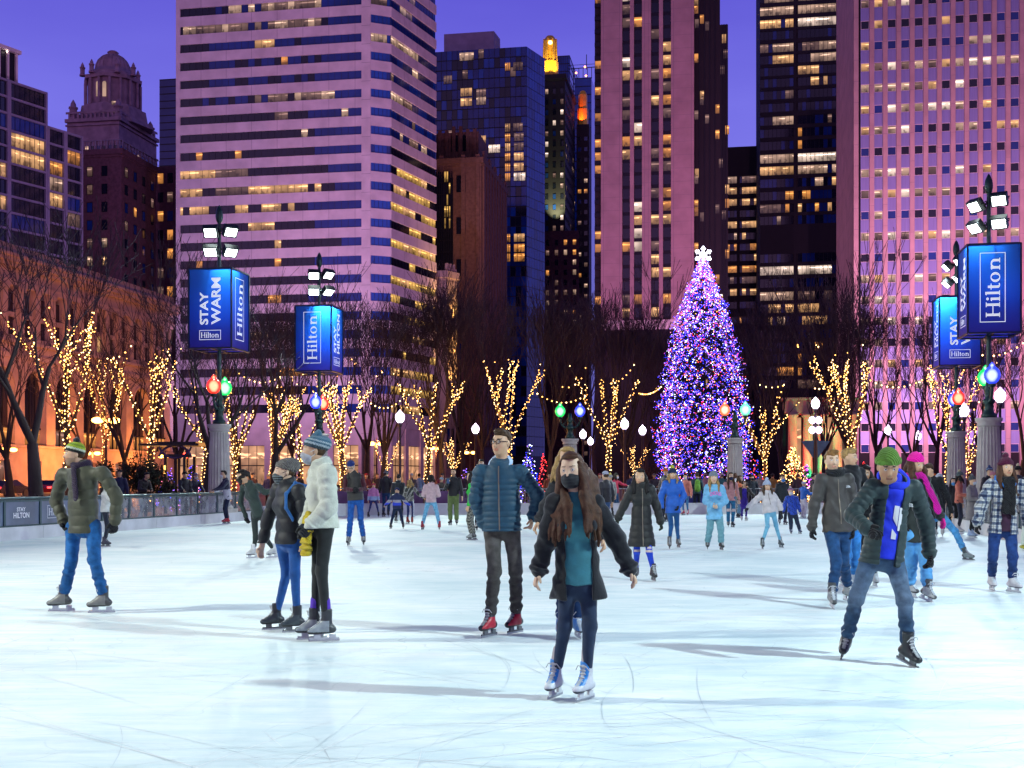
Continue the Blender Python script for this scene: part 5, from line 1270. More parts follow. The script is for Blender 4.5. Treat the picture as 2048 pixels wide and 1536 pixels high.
garland((1730, 752, 58), (1880, 732, 55), .7, 'long garland from the tall lit tree to the STAY box on the right')
garland((1965, 708, 50), (2046, 684, 48), .2, 'garland rising to the right edge beside the largest blue box')
garland((1900, 870, 56), (1958, 802, 56), .15, 'garland slanting up between the two right lamp columns')
garland((215, 715, 54), (262, 690, 55), .2, 'garland between the two leftmost lit trees')
garland((478, 745, 58), (560, 752, 60), .35, 'garland between the left lamp posts below the boxes')
# ---- conifers with coloured lights
M['needle'] = mat('conifer_needles', (.018, .045, .032), .85, 0, .4, 2)
BL = {'blue': emit('blue_string_bulb', (.03, .035, 1.0), 5), 'violet': emit('violet_string_bulb', (.36, .17, 1.0), 3.8), 'red': emit('red_string_bulb', (1.0, .05, .06), 5), 'pink': emit('pink_string_bulb', (1.0, .25, .5), 4), 'green': emit('green_string_bulb', (.10, .9, .35), 5), 'white': emit('white_string_bulb', (.75, .85, 1.0), 7), 'purple': emit('purple_string_bulb', (.70, .06, 1.0), 6)}
def conifer(name, label, x, d, H, Rb, prof, nb, nlight, mix, rb, seed, group=None, z0=.5, dens=10):
    rs = random.Random(seed); r = thing(name, label, 'christmas tree', ((x - 1024) / F * d, d, -.03), 0, group)
    mb = MB(); mb.tube([(0, 0, 0), (0, 0, H * .5), (0, 0, H * .97)], [H * .018, H * .012, .02], 8); mb.build('trunk', M['bark'], r)
    def rad(t): 
        for (t0, r0), (t1, r1) in zip(prof, prof[1:]):
            if t0 <= t <= t1: return r0 + (r1 - r0) * (t - t0) / (t1 - t0)
        return prof[-1][1]
    mb = MB(); tips = []
    for i in range(nb):
        t = rs.random() ** 1.25; z = z0 + t * (H - z0); w = rs.uniform(0, 6.283); R_ = rad(t) * Rb * rs.uniform(.72, 1.06)
        dirv = Vector((math.cos(w), math.sin(w), 0)); a = dirv * R_ * .15 + Vector((0, 0, z + R_ * .10)); e = dirv * R_ + Vector((0, 0, z - R_ * .10))
        m_ = a.lerp(e, .55) + Vector((0, 0, R_ * .05)); side = Vector((-dirv.y, dirv.x, 0))
        L = (e - a).length; n = max(3, int(L * dens / 3))
        for j in range(n):
            f = .3 + .7 * (j + rs.random()) / n; q = a.lerp(m_, f / .55) if f < .55 else m_.lerp(e, (f - .55) / .45)
            wd = (.10 + .22 * (1 - f)) * min(1.0, L * .35 + .3); s = rs.choice((-1, 1)); v = (side * s * rs.uniform(.5, 1) + dirv * rs.uniform(.2, .9) + Vector((0, 0, rs.uniform(-.6, .25)))).normalized()
            nrm = v.cross(Vector((rs.gauss(0, .4), rs.gauss(0, .4), 1))).normalized()
            ln = wd * 2.2
            mb.face([q - nrm * .05, q + v * ln * .5 - nrm * .085, q + v * ln, q + v * ln * .5 + nrm * .085])
        tips.append((a, m_, e))
    mb.build('crown', M['needle'], r)
    mb = MB(); keys = list(mix)
    for i in range(nlight):
        a, m_, e = rs.choice(tips); f = 1 - abs(rs.gauss(0, .16)); q = m_.lerp(e, max(0, (f - .55) / .45)) + Vector((rs.gauss(0, .07), rs.gauss(0, .07), rs.gauss(0, .09)))
        bulb(mb, q * 1.0, rb * rs.uniform(.7, 1.15), rs.choices(range(len(keys)), [mix[k] for k in keys])[0])
    tag(mb.build('string_lights', [BL[k] if k in BL else M[k] for k in keys], r), kind='stuff')
    return r
big = conifer('christmas_tree', 'giant conifer covered in blue, violet and red lights with a snowflake on top', 1406, 86, 17.3, 3.55, ((0, .86), (.10, .97), (.25, 1.0), (.40, .96), (.57, .82), (.80, .49), (.93, .21), (1.0, .05)), 3000, 21000, {'blue': 42, 'violet': 34, 'red': 9, 'pink': 4, 'white': 8, 'bulb_warm': 3}, .034, 5, None, .6, 9)
big['category'] = 'christmas tree'
mb = MB(); zt = 17.55
for k in range(6):
    a = R(90 + 60 * k); ux, uz = math.cos(a), math.sin(a); L = .56
    mb.tube([(0, -.1, zt), (ux * L, -.1, zt + uz * L)], [.13, .05], 6, 0, True); mb.ball((ux * L, -.1, zt + uz * L), .10, 0)
    for s in (-1, 1):
        b_ = a + s * R(50); mb.tube([(ux * .36, -.1, zt + uz * .36), (ux * .36 + .20 * math.cos(b_), -.1, zt + uz * .36 + .20 * math.sin(b_))], .05, 5, 0, True)
mb.ball((0, -.1, zt), .2, 0); mb.build('snowflake_topper', emit('snowflake_lights', (.82, .80, 1.0), 6), big)
ST = 'small conifers with string lights round the big tree'
cone = ((0, 1.0), (.1, 1.0), (1, .05))
conifer('small_christmas_tree', 'small conifer with warm lights in front of the portico', 1586, 72, 3.3, 1.25, cone, 420, 520, {'bulb_warm': 1, 'bulb_core': 1}, .035, 6, ST, .25, 14)
conifer('small_christmas_tree', 'small slim conifer with purple lights beside the warm lit one', 1613, 76, 2.3, .55, cone, 160, 150, {'purple': 3, 'pink': 1}, .034, 7, ST, .25, 14)
conifer('small_christmas_tree', 'small conifer with green lights behind the men on the right', 1698, 78, 2.7, .7, cone, 180, 130, {'green': 4, 'white': 2}, .034, 8, ST, .25, 14)
conifer('small_christmas_tree', 'small slim conifer with red lights left of the green beanie', 1727, 78, 2.6, .6, cone, 160, 130, {'red': 1}, .034, 9, ST, .25, 14)
conifer('small_christmas_tree', 'small conifer with blue lights right of the pink beanie', 1848, 72, 2.2, .5, cone, 120, 80, {'blue': 4, 'violet': 1}, .034, 10, ST, .25, 14)
conifer('small_christmas_tree', 'conifer with blue and white lights right beside the navy puffer man', 1058, 68, 3.4, .75, cone, 240, 240, {'blue': 4, 'violet': 2, 'white': 2}, .034, 11, ST, .25, 14)
conifer('small_christmas_tree', 'slim conifer with red lights between the navy puffer man and the masked girl', 1087, 72, 2.9, .5, cone, 160, 140, {'red': 1}, .034, 12, ST, .25, 14)
conifer('small_christmas_tree', 'conifer with mixed blue and red lights at the foot of the big tree', 1512, 74, 2.6, .9, cone, 200, 150, {'blue': 4, 'red': 2, 'bulb_warm': 1}, .036, 13, ST, .25, 14)
conifer('small_christmas_tree', 'low conifer with violet lights under the canopy on the left', 338, 56, 1.75, .8, cone, 200, 130, {'violet': 3, 'blue': 2, 'pink': 1}, .030, 14, ST, .25, 14)
conifer('small_christmas_tree', 'low conifer with blue and pink lights left of the STAY WARM column', 385, 56, 2.1, .6, cone, 160, 110, {'violet': 2, 'blue': 3, 'pink': 2}, .030, 15, ST, .25, 14)
conifer('small_christmas_tree', 'small conifer with violet lights right of the man in olive trousers', 930, 70, 2.0, .6, cone, 140, 90, {'violet': 3, 'blue': 2}, .032, 16, ST, .25, 14)
# ---- shrubs
def shrub(name, label, x, d, w, h, col, seed, nleaf, twigs=0):
    rs = random.Random(seed); r = thing(name, label, 'shrub', ((x - 1024) / F * d, d, -.03)); mb = MB()
    m = mat('shrub_leaves', col, .85, 0, .4, 3)
    blobs = [(rs.gauss(0, w * .22), rs.gauss(0, w * .22), h * rs.uniform(.25, .7), rs.uniform(.22, .4) * w) for _ in range(9)]
    for i in range(nleaf):
        bx, by, bz, br = rs.choice(blobs); v = Vector((rs.gauss(0, 1), rs.gauss(0, 1), rs.gauss(0, 1))).normalized(); q = Vector((bx, by, bz)) + v * br * rs.uniform(.6, 1.05) * Vector((1, 1, 1)).x
        q.z = max(.05, min(h, q.z)); t = Vector((rs.gauss(0, 1), rs.gauss(0, 1), rs.gauss(0, 1))).normalized(); n = t.cross(v).normalized(); s = rs.uniform(.05, .11)
        mb.face([q - n * s * .4, q + t * s, q + n * s * .4, q - t * s])
    mb.build('foliage', m, r); mb = MB()
    for i in range(14 + twigs):
        w_ = rs.uniform(0, 6.28); e = rs.uniform(.3, 1.0); mb.tube([(0, 0, 0), (math.cos(w_) * w * .2 * e, math.sin(w_) * w * .2 * e, h * .5), (math.cos(w_) * w * .48 * e, math.sin(w_) * w * .48 * e, h * rs.uniform(.75, 1.15))], [.03, .015, .008], 3)
    mb.build('stem', M['twig'], r)
shrub('evergreen_bush', 'big dark evergreen bush behind the rink wall on the left', 290, 47, 2.0, 3.1, (.020, .026, .012), 2, 3600)
shrub('low_shrub', 'low dark shrub at the foot of the nearest big tree', 75, 33.5, 1.7, .95, (.03, .02, .018), 3, 900, 40)
shrub('low_shrub', 'reddish brown shrub left of the big lit conifer', 1292, 66, 2.6, 2.3, (.035, .016, .018), 4, 1500, 30)
shrub('low_shrub', 'dark shrub at the right foot of the big lit conifer', 1455, 62, 1.8, 1.8, (.03, .016, .018), 5, 900, 30)
shrub('low_shrub', 'dark leafless hedge piece near the shop windows', 735, 62, 2.4, 1.7, (.045, .02, .015), 6, 1000, 40)
# ---- street lamps
M['acorn'] = emit('white_acorn_globe', (.92, .74, 1.0), 7)
M['sodium'] = emit('sodium_lamp_glass', (1.0, .42, .08), 14)
M['lamp_post'] = mat('street_lamp_paint', (.045, .035, .06), .5, .3)
def acorn(label, x, y, z, extra=()):
    d = F * (z - CH) / (HY - y); r = thing('street_lamp', label, 'street lamp', ((x - 1024) / F * d, d, -.03), 0, 'white globe street lamps in the park'); mb = MB()
    mb.lathe([(.2, 0), (.2, .35), (.12, .5), (.07, .8), (.055, z - .5), (.1, z - .42), (.12, z - .30), (.08, z - .27)], 10)
    mb.build('pole', M['lamp_post'], r); mb = MB()
    mb.lathe([(.10, z - .27), (.19, z - .16), (.23, z), (.19, z + .15), (.10, z + .24), (.05, z + .30), (0, z + .36)], 12); mb.build('globe', M['acorn'], r)
    for zz in extra:
        for s in (-1, 1): mb = MB(); mb.lathe([(.02, zz - .2), (.15, zz - .12), (.18, zz), (.15, zz + .12), (.02, zz + .2)], 10, 0, (s * .17, 0, 0)); mb.build('side_globe', M['acorn'], r)
    return r
for lb, x, y, z in (('white globe street lamp left of the lit tree near the shop windows', 800, 833, 4.5), ('white globe street lamp just left of the navy puffer man', 951, 857, 4.5), ('white globe street lamp peeping out right of the green and blue globes', 1166, 868, 4.4), ('white globe street lamp inside the wide lit tree left of the big conifer', 1249, 847, 4.5), ('white globe street lamp nearest to the left side of the big conifer', 1285, 860, 4.5), ('small white globe lamp below the green and blue globes', 1181, 882, 4.4), ('white globe street lamp at the right edge behind the largest lamp post', 2000, 790, 4.9), ('white globe street lamp between the two right lamp columns', 1928, 820, 4.6), ('white globe street lamp left of the pink beanie', 1776, 860, 4.5), ('small white globe lamp above the green beanie, farther back', 1836, 871, 4.4)): acorn(lb, x, y, z)
lp = acorn('tall street lamp with side globes and pennants beside the portico', 1631, 806, 5.5, (4.62, 4.1)); mb = MB()
for s in (-1, 1): mb.face([(s * .08, -.02, 3.55), (s * .75, -.02, 3.5), (s * .12, -.02, 2.6)], 0)
mb.build('pennant', mat('striped_pennant', (.05, .16, .34), .7, 0, .3, 3), lp)
def sodium(label, x, y, z, power=0):
    d = F * (z - CH) / (HY - y); r = thing('avenue_lamp', label, 'street lamp', ((x - 1024) / F * d, d, -.03), .4, 'orange twin lamps along the avenue'); mb = MB()
    mb.lathe([(.25, 0), (.25, .6), (.14, .8), (.10, 1.4), (.085, z - .5), (.12, z - .45), (.07, z + .3), (.10, z + .42), (.03, z + .7), (0, z + .8)], 10)
    for s in (-1, 1): mb.tube([(0, 0, z - .1), (s * .3, 0, z + .30), (s * .62, 0, z + .22)], .035, 6)
    mb.build('pole', M['lamp_post'], r)
    for s in (-1, 1): mb = MB(); mb.ball((s * .60, 0, z), .37, 0, 12, (1.25, 1, .66)); mb.build('lamp_glass', M['sodium'], r)
    if power:
        L = bpy.data.lights.new('sodium_light', 'POINT'); L.energy = power; L.color = (1, .30, .05); L.shadow_soft_size = .5; lo = bpy.data.objects.new('sodium_light', L); link(lo, r); lo.location = (0, 0, z - .6)
sodium('orange twin street lamp behind the rink wall on the left', 212, 840, 6.0, 14000)
sodium('orange twin street lamp in front of the lit shop windows', 753, 887, 6.0, 22000)
sodium('orange twin street lamp inside the lit tree right of the shop windows', 872, 896, 6.0, 15000)
sodium('orange twin street lamp left of the navy puffer man, half hidden', 940, 905, 6.0)
sodium('small far orange street lamp seen between the left lamp posts', 475, 926, 5.5)
sodium('small far orange street lamp low behind the olive trousered man', 893, 931, 5.5)
sodium('small far orange street lamp low behind the pink puffer skater', 842, 932, 5.5)
for i, Y in enumerate((122, 141, 160, 181)):
    lx = -64 + .1746 * (Y - 151) + 6.5; z = 5.0
    sodium(('orange twin lamp before the library, just outside the left edge', 'orange twin lamp before the library arches near the left edge', 'orange twin lamp before the library behind the leftmost lit tree', 'orange twin lamp before the far end of the library')[i], 1024 + F * lx / Y, HY - F * (z - CH) / Y, z, 10000)
# ---- canopy, traffic light, cars
r = thing('entrance_canopy', 'dark metal entrance canopy with a purple ring motif behind the left rink wall', 'canopy', ((350 - 1024) / F * 52, 52, -.03)); mb = MB()
M['purple_metal'] = mat('purple_painted_metal', (.09, .06, .16), .5, .4)
for x in (-.40, .42): mb.box((x, 0, 1.25), (.12, .12, 2.5)); mb.box((x, 1.6, 1.25), (.12, .12, 2.5))
mb.build('post', M['black_paint'], r).name = 'post_frame'; mb = MB()
mb.box((-.2, .8, 2.98), (2.6, 2.2, .09)); mb.box((.1, 0, 2.50), (1.2, .1, .14)); mb.box((.0, .8, 3.08), (1.8, 1.6, .06)); mb.build('roof', M['black_paint'], r); mb = MB()
for k, (a0, a1) in enumerate(((R(200), R(340)), (R(20), R(160)))):
    c = (.02, -.05, 3.15 if k == 0 else 2.2); pts = [(c[0] + .75 * math.cos(a0 + (a1 - a0) * i / 12), c[1], c[2] + .75 * math.sin(a0 + (a1 - a0) * i / 12)) for i in range(13)]; mb.tube(pts, .055, 6)
mb.build('ring_ornament', M['purple_metal'], r); mb = MB(); mb.box((-.42, -.1, 1.9), (.05, .05, .35)); mb.build('strip_lamp', emit('amber_strip_lamp', (1, .5, .1), 6, False), r)
r = thing('traffic_light', 'traffic light showing red, left of the STAY WARM column', 'traffic light', ((372 - 1024) / F * 85, 85, -.03)); mb = MB(); mb.tube([(0, 0, 0), (0, 0, 3.6)], .07, 8); mb.build('pole', M['black_paint'], r)
mb = MB(); mb.box((0, 0, 2.85), (.36, .3, 1.05)); mb.build('housing', M['black_paint'], r); mb = MB(); mb.ball((0, -.2, 3.17), .20, 0, 12, (1, .5, 1)); mb.build('red_lens', emit('red_signal', (1, .04, .02), 16), r)
mb = MB()
for z in (2.85, 2.52): mb.ball((0, -.15, z), .12, 0, 10, (1, .4, 1))
mb.build('dark_lens', M['glass_black'], r)
def car(label, x, d, rz, col, seed):
    r = thing('parked_car', label, 'car', ((x - 1024) / F * d, d, -.02), rz, 'cars on the avenue'); c = mat('car_paint', col, .25, .2, .05, 1, coat=.6)
    prof = [(-2.2, .35), (-2.25, .75), (-1.9, .95), (-1.15, 1.42), (.35, 1.45), (1.15, .98), (2.05, .80), (2.2, .45), (2.15, .32)]; mb = MB()
    for s in (-1, 1):
        pts = [(px, s * (.88 if pz < 1.0 else .70), pz) for px, pz in prof]; mb.face(pts if s < 0 else pts[::-1])
    for (x0, z0), (x1, z1) in zip(prof, prof[1:] + prof[:1]):
        w0, w1 = (.88 if z0 < 1.0 else .70), (.88 if z1 < 1.0 else .70); mb.face([(x0, -w0, z0), (x0, w0, z0), (x1, w1, z1), (x1, -w1, z1)])
    mb.build('body', c, r); mb = MB(); mb.face([(-1.82, -.70, 1.01), (-1.82, .70, 1.01), (-1.22, .62, 1.40), (-1.22, -.62, 1.40)]); mb.build('rear_window', M['glass_black'], r)
    mb = MB(); mb.face([(1.12, .70, 1.01), (1.12, -.70, 1.01), (.42, -.62, 1.43), (.42, .62, 1.43)]); mb.build('windscreen', M['glass_black'], r)
    for s in (-1, 1):
        mb = MB(); mb.face([(-1.0, s * .80, 1.02), (.8, s * .80, 1.02), (.3, s * .735, 1.38), (-.9, s * .735, 1.38)][::s]); mb.build('side_window', M['glass_black'], r)
        mb = MB(); mb.box((-2.2, s * .68, .78), (.10, .34, .16)); mb.build('tail_light', emit('tail_light', (1, .03, .03), 9, False), r)
        mb = MB(); mb.box((2.16, s * .62, .66), (.1, .32, .14)); mb.build('headlight', emit('head_light', (1, .85, .6), 3, False), r)
        for px in (-1.35, 1.35):
            mb = MB(); mb.tube([(px, s * .74, .33), (px, s * .92, .33)], .33, 14, 0, True); mb.build('wheel', M['black_paint'], r)
car('dark car with red tail lights at the left edge behind the rink wall', 14, 100, R(80), (.02, .02, .03), 1)
car('red tail lit car behind the nearest big tree', 112, 108, R(80), (.20, .02, .03), 2)
# ================================================================ people: bodies and clothes are grown as one surface from a skeleton
def V3(*a): return np.array(a, dtype=np.float32)
def nrm(v): return v / max(1e-6, float(np.linalg.norm(v)))
def cap(a, b, ra, rb, k=.03, F=None, q=1.0, quilt=None, fold=None, op='u'): return dict(t='c', a=np.asarray(a, np.float32), b=np.asarray(b, np.float32), ra=ra, rb=rb, k=k, F=F, q=q, quilt=quilt, fold=fold, op=op)
def ell(c, r, ax, k=.03, op='u'): return dict(t='e', a=np.asarray(c, np.float32), r=np.asarray(r, np.float32), ax=ax, k=k, op=op)
def box_(c, r, ax, k=.0, op='s'): return dict(t='b', a=np.asarray(c, np.float32), r=np.asarray(r, np.float32), ax=ax, k=k, op=op)
def half(c, n, k=.0): return dict(t='h', a=np.asarray(c, np.float32), n=np.asarray(n, np.float32), k=k, op='s')      # removes the side n points to
def tor(c, n, R_, r, k=.02, sz=1.0, op='u'): return dict(t='t', a=np.asarray(c, np.float32), n=nrm(np.asarray(n, np.float32)), R=R_, r=r, k=k, sz=sz, op=op)
def _bounds(p):
    if p['t'] == 'c':
        m = max(p['ra'], p['rb']) + (.02 if p['quilt'] else 0)
        return np.minimum(p['a'], p['b']) - m, np.maximum(p['a'], p['b']) + m
    if p['t'] == 'e': m = float(p['r'].max())
    elif p['t'] == 'b': m = float(np.linalg.norm(p['r']))
    elif p['t'] == 't': m = p['R'] + p['r'] * max(1, p['sz'])
    else: return None
    return p['a'] - m, p['a'] + m
def _dist(p, X, Y, Z):
    a = p['a']; x, y, z = X - a[0], Y - a[1], Z - a[2]
    if p['t'] == 'c':
        d = p['b'] - a; L2 = float(d @ d) + 1e-9; t = np.clip((x * d[0] + y * d[1] + z * d[2]) / L2, 0, 1)
        rx, ry, rz = x - t * d[0], y - t * d[1], z - t * d[2]; rr = rx * rx + ry * ry + rz * rz; q = p['q']
        if p['F'] is not None:
            f = p['F']; c = rx * f[0] + ry * f[1] + rz * f[2]; rr = rr + c * c * (1 / (q * q) - 1)
        o = np.sqrt(rr) - (p['ra'] + (p['rb'] - p['ra']) * t)
        if p['F'] is not None: o = o * (q if q < 1 else 1)
        if p['quilt']:
            amp, sp, ph = p['quilt']; o = o - amp * (np.abs(np.sin(np.pi * (t * math.sqrt(L2) / sp + ph))) ** .6 - .6)
        if p['fold']:
            amp, sp, ph = p['fold']; o = o - amp * np.sin(2 * np.pi * (t * math.sqrt(L2) / sp + ph) + 9 * rx + 7 * rz - 8 * ry) * np.clip(np.sin(2 * np.pi * (t * 1.7 + ph)) + .6, 0, 1)
        return o
    if p['t'] == 'h': n = p['n']; return -(x * n[0] + y * n[1] + z * n[2])
    if p['t'] == 't':
        n = p['n']; h = x * n[0] + y * n[1] + z * n[2]; r2 = np.sqrt(np.maximum(x * x + y * y + z * z - h * h, 0)) - p['R']
        return np.sqrt(r2 * r2 + (h / p['sz']) ** 2) - p['r']
    ax = p['ax']; u = [x * e[0] + y * e[1] + z * e[2] for e in ax]; r = p['r']
    if p['t'] == 'e':
        k0 = np.sqrt((u[0] / r[0]) ** 2 + (u[1] / r[1]) ** 2 + (u[2] / r[2]) ** 2); k1 = np.sqrt((u[0] / r[0] ** 2) ** 2 + (u[1] / r[1] ** 2) ** 2 + (u[2] / r[2] ** 2) ** 2)
        return k0 * (k0 - 1) / np.maximum(k1, 1e-6)
    q = [np.abs(u[i]) - r[i] for i in range(3)]
    return np.maximum(np.maximum(q[0], q[1]), q[2])
def sdf(prims, h, wrinkle=0.0, seed=0):
    lo = np.full(3, 1e9, np.float32); hi = -lo
    for p in prims:
        if p['op'] == 'u':
            b = _bounds(p); lo = np.minimum(lo, b[0]); hi = np.maximum(hi, b[1])
    lo = lo - 3 * h - .01; n = np.ceil((hi - lo) / h).astype(int) + 5
    ax = [lo[i] + h * np.arange(n[i], dtype=np.float32) for i in range(3)]
    Fd = np.full(tuple(n), 1.0, np.float32)
    for p in prims:
        b = _bounds(p)
        if b is None: sl = tuple(slice(0, n[i]) for i in range(3))
        else:
            m = p['k'] + 3 * h
            sl = tuple(slice(max(0, int((b[0][i] - m - lo[i]) / h)), max(0, min(n[i], int((b[1][i] + m - lo[i]) / h) + 2))) for i in range(3))
        if any(s.stop <= s.start for s in sl): continue
        X, Y, Z = ax[0][sl[0]][:, None, None], ax[1][sl[1]][None, :, None], ax[2][sl[2]][None, None, :]
        d = _dist(p, X, Y, Z); A = Fd[sl]; k = p['k']
        if p['op'] == 'u':
            if k > 0: hh = np.clip(.5 + .5 * (A - d) / k, 0, 1); Fd[sl] = A + (d - A) * hh - k * hh * (1 - hh)
            else: Fd[sl] = np.minimum(A, d)
        else:
            if k > 0: hh = np.clip(.5 - .5 * (A + d) / k, 0, 1); Fd[sl] = A + (-d - A) * hh + k * hh * (1 - hh)
            else: Fd[sl] = np.maximum(A, -d)
    if wrinkle:
        X, Y, Z = ax[0][:, None, None], ax[1][None, :, None], ax[2][None, None, :]; s = seed * 1.7
        wob = np.sin(11 * X + 7 * Z + s) + np.sin(9 * Y - 8 * Z + 2 * s)
        Fd = Fd + wrinkle * (np.sin(28 * X + 17 * Z + 2.2 * wob + s) * np.sin(24 * Y - 21 * Z + 1.7 * wob) + .6 * np.sin(47 * Z + 21 * X + 3 * wob) * np.sin(31 * X - 33 * Y + s))
    return Fd, lo
def nets(Fd, lo, h):
    S = Fd < 0; n = S.shape
    cs = [S[i:n[0] - 1 + i, j:n[1] - 1 + j, k:n[2] - 1 + k] for i in (0, 1) for j in (0, 1) for k in (0, 1)]
    al = cs[0].copy(); an = cs[0].copy()
    for c in cs[1:]: al &= c; an |= c
    I = np.argwhere(an & ~al)
    if len(I) == 0: return None
    cv = np.stack([Fd[I[:, 0] + i, I[:, 1] + j, I[:, 2] + k] for i in (0, 1) for j in (0, 1) for k in (0, 1)], 1)
    off = np.array([(i, j, k) for i in (0, 1) for j in (0, 1) for k in (0, 1)], np.float32)
    acc = np.zeros((len(I), 3), np.float32); cnt = np.zeros(len(I), np.float32)
    for a, b in ((0, 1), (2, 3), (4, 5), (6, 7), (0, 2), (1, 3), (4, 6), (5, 7), (0, 4), (1, 5), (2, 6), (3, 7)):
        m = (cv[:, a] < 0) != (cv[:, b] < 0); t = np.where(m, cv[:, a] / np.where(m, cv[:, a] - cv[:, b], 1), 0)
        acc += np.where(m[:, None], off[a] + t[:, None] * (off[b] - off[a]), 0); cnt += m
    verts = (I + acc / cnt[:, None]) * h + lo
    idx = np.full(tuple(q - 1 for q in n), -1, np.int64); idx[I[:, 0], I[:, 1], I[:, 2]] = np.arange(len(I)); quads = []
    for axis in range(3):
        s0 = [slice(None)] * 3; s1 = [slice(None)] * 3; s0[axis] = slice(0, -1); s1[axis] = slice(1, None)
        for i in range(3):
            if i != axis: s0[i] = slice(1, -1); s1[i] = slice(1, -1)
        A, B = S[tuple(s0)], S[tuple(s1)]; E = np.argwhere(A != B)
        if len(E) == 0: continue
        inside = A[E[:, 0], E[:, 1], E[:, 2]]; o1, o2 = [i for i in range(3) if i != axis]; c = E.copy(); c[:, o1] += 1; c[:, o2] += 1
        def at(d1, d2):
            q = c.copy(); q[:, o1] -= d1; q[:, o2] -= d2; return idx[q[:, 0], q[:, 1], q[:, 2]]
        Q = np.stack([at(1, 1), at(0, 1), at(0, 0), at(1, 0)], 1)
        flip = inside if axis != 1 else ~inside
        Q[~flip] = Q[~flip][:, ::-1]; quads.append(Q)
    Q = np.concatenate(quads); Q = Q[(Q >= 0).all(1)]
    return verts, Q
def mesh_obj(name, vq, m, parent=None, color=(.5, .5, .5), colfn=None, mats=None):
    verts, Q = vq; me = bpy.data.meshes.new(name)
    me.vertices.add(len(verts)); me.vertices.foreach_set('co', verts.astype(np.float32).ravel())
    me.loops.add(len(Q) * 4); me.loops.foreach_set('vertex_index', Q.astype(np.int32).ravel())
    me.polygons.add(len(Q)); me.polygons.foreach_set('loop_start', np.arange(0, len(Q) * 4, 4, dtype=np.int32))
    me.update(calc_edges=True); me.polygons.foreach_set('use_smooth', np.ones(len(Q), bool))
    C = np.ones((len(verts), 4), np.float32); C[:, :3] = color
    if colfn is not None: colfn(verts, C)
    ca = me.color_attributes.new('col', 'FLOAT_COLOR', 'POINT'); ca.data.foreach_set('color', C.ravel())
    me.materials.append(m); me.validate()
    o = bpy.data.objects.new(name, me); link(o, parent); return o
def attr_mat(name, rough=.8, sheen=0.0, bump=.2, bscale=60, var=.18, spec=.3, coat=0, nscale=14, sss=0.0):
    m, t, b = base_mat(name)
    b.inputs['Roughness'].default_value = rough; b.inputs['Specular IOR Level'].default_value = spec; b.inputs['Sheen Weight'].default_value = sheen; b.inputs['Coat Weight'].default_value = coat
    a = t.nodes.new('ShaderNodeAttribute'); a.attribute_name = 'col'
    c = t.nodes.new('ShaderNodeTexCoord'); n = t.nodes.new('ShaderNodeTexNoise'); n.inputs['Scale'].default_value = nscale; n.inputs['Detail'].default_value = 5; t.links.new(c.outputs['Object'], n.inputs['Vector'])
    r = ramp(t, [(.3, (1 - var,) * 3), (.7, (1 + var,) * 3)], n.outputs['Fac'])
    mu = t.nodes.new('ShaderNodeMix'); mu.data_type = 'RGBA'; mu.blend_type = 'MULTIPLY'; mu.inputs['Factor'].default_value = 1
    t.links.new(a.outputs['Color'], mu.inputs['A']); t.links.new(r.outputs[0], mu.inputs['B']); t.links.new(mu.outputs['Result'], b.inputs['Base Color'])
    if sss: b.inputs['Subsurface Weight'].default_value = sss; b.inputs['Subsurface Radius'].default_value = (.01, .004, .002); b.inputs['Subsurface Scale'].default_value = 1.0
    if bump:
        n2 = t.nodes.new('ShaderNodeTexNoise'); n2.inputs['Scale'].default_value = bscale; n2.inputs['Detail'].default_value = 4; t.links.new(c.outputs['Object'], n2.inputs['Vector'])
        bp = t.nodes.new('ShaderNodeBump'); bp.inputs['Strength'].default_value = bump; bp.inputs['Distance'].default_value = .008; t.links.new(n2.outputs['Fac'], bp.inputs['Height']); t.links.new(bp.outputs[0], b.inputs['Normal'])
    return m
def knit_mat():
    m = attr_mat('ribbed_knit', .95, .08, 0, 1, .1); t = m.node_tree; b = t.nodes['Principled BSDF']
    c = t.nodes.new('ShaderNodeTexCoord'); w = t.nodes.new('ShaderNodeTexWave'); w.inputs['Scale'].default_value = 22; w.bands_direction = 'DIAGONAL'; w.inputs['Distortion'].default_value = 1; t.links.new(c.outputs['Object'], w.inputs['Vector'])
    bp = t.nodes.new('ShaderNodeBump'); bp.inputs['Strength'].default_value = .7; bp.inputs['Distance'].default_value = .01; t.links.new(w.outputs['Fac'], bp.inputs['Height']); t.links.new(bp.outputs[0], b.inputs['Normal'])
    return m
MA = {'skin': attr_mat('skin', .5, 0, .08, 120, .06, .4), 'cloth': attr_mat('woven_cloth', .85, .15), 'shell': attr_mat('nylon_shell', .58, .1, .35, 26, .14, .35), 'fleece': attr_mat('fleece', .98, .5, .7, 70, .10, .1),
      'denim': attr_mat('denim', .88, .1, .35, 110, .34, .2, 0, 16), 'knit': knit_mat(), 'hair': attr_mat('hair', .62, 0, .8, 55, .40, .25, 0, 30), 'leather': attr_mat('boot_leather', .38, 0, .2, 40, .2, .5), 'coat': attr_mat('wool_coat', .95, .3, .3, 50, .15, .2), 'plastic': attr_mat('moulded_plastic', .35, 0, 0, 1, .05)}
M['blade'] = mat('skate_blade_steel', (.62, .64, .66), .25, .9, .1, 20)
M['lace'] = mat('boot_lace', (.55, .57, .58), .8, 0, .1)
SKIN = {'fair': (.60, .38, .23), 'pale': (.66, .45, .30), 'tan': (.44, .26, .15), 'brown': (.27, .145, .085)}
HAIR = {'brown': (.055, .030, .014), 'dark': (.014, .010, .009), 'black': (.008, .007, .008), 'blond': (.30, .19, .07), 'auburn': (.060, .024, .012), 'ginger': (.20, .10, .03)}
NOCOL = (.5, .5, .5)

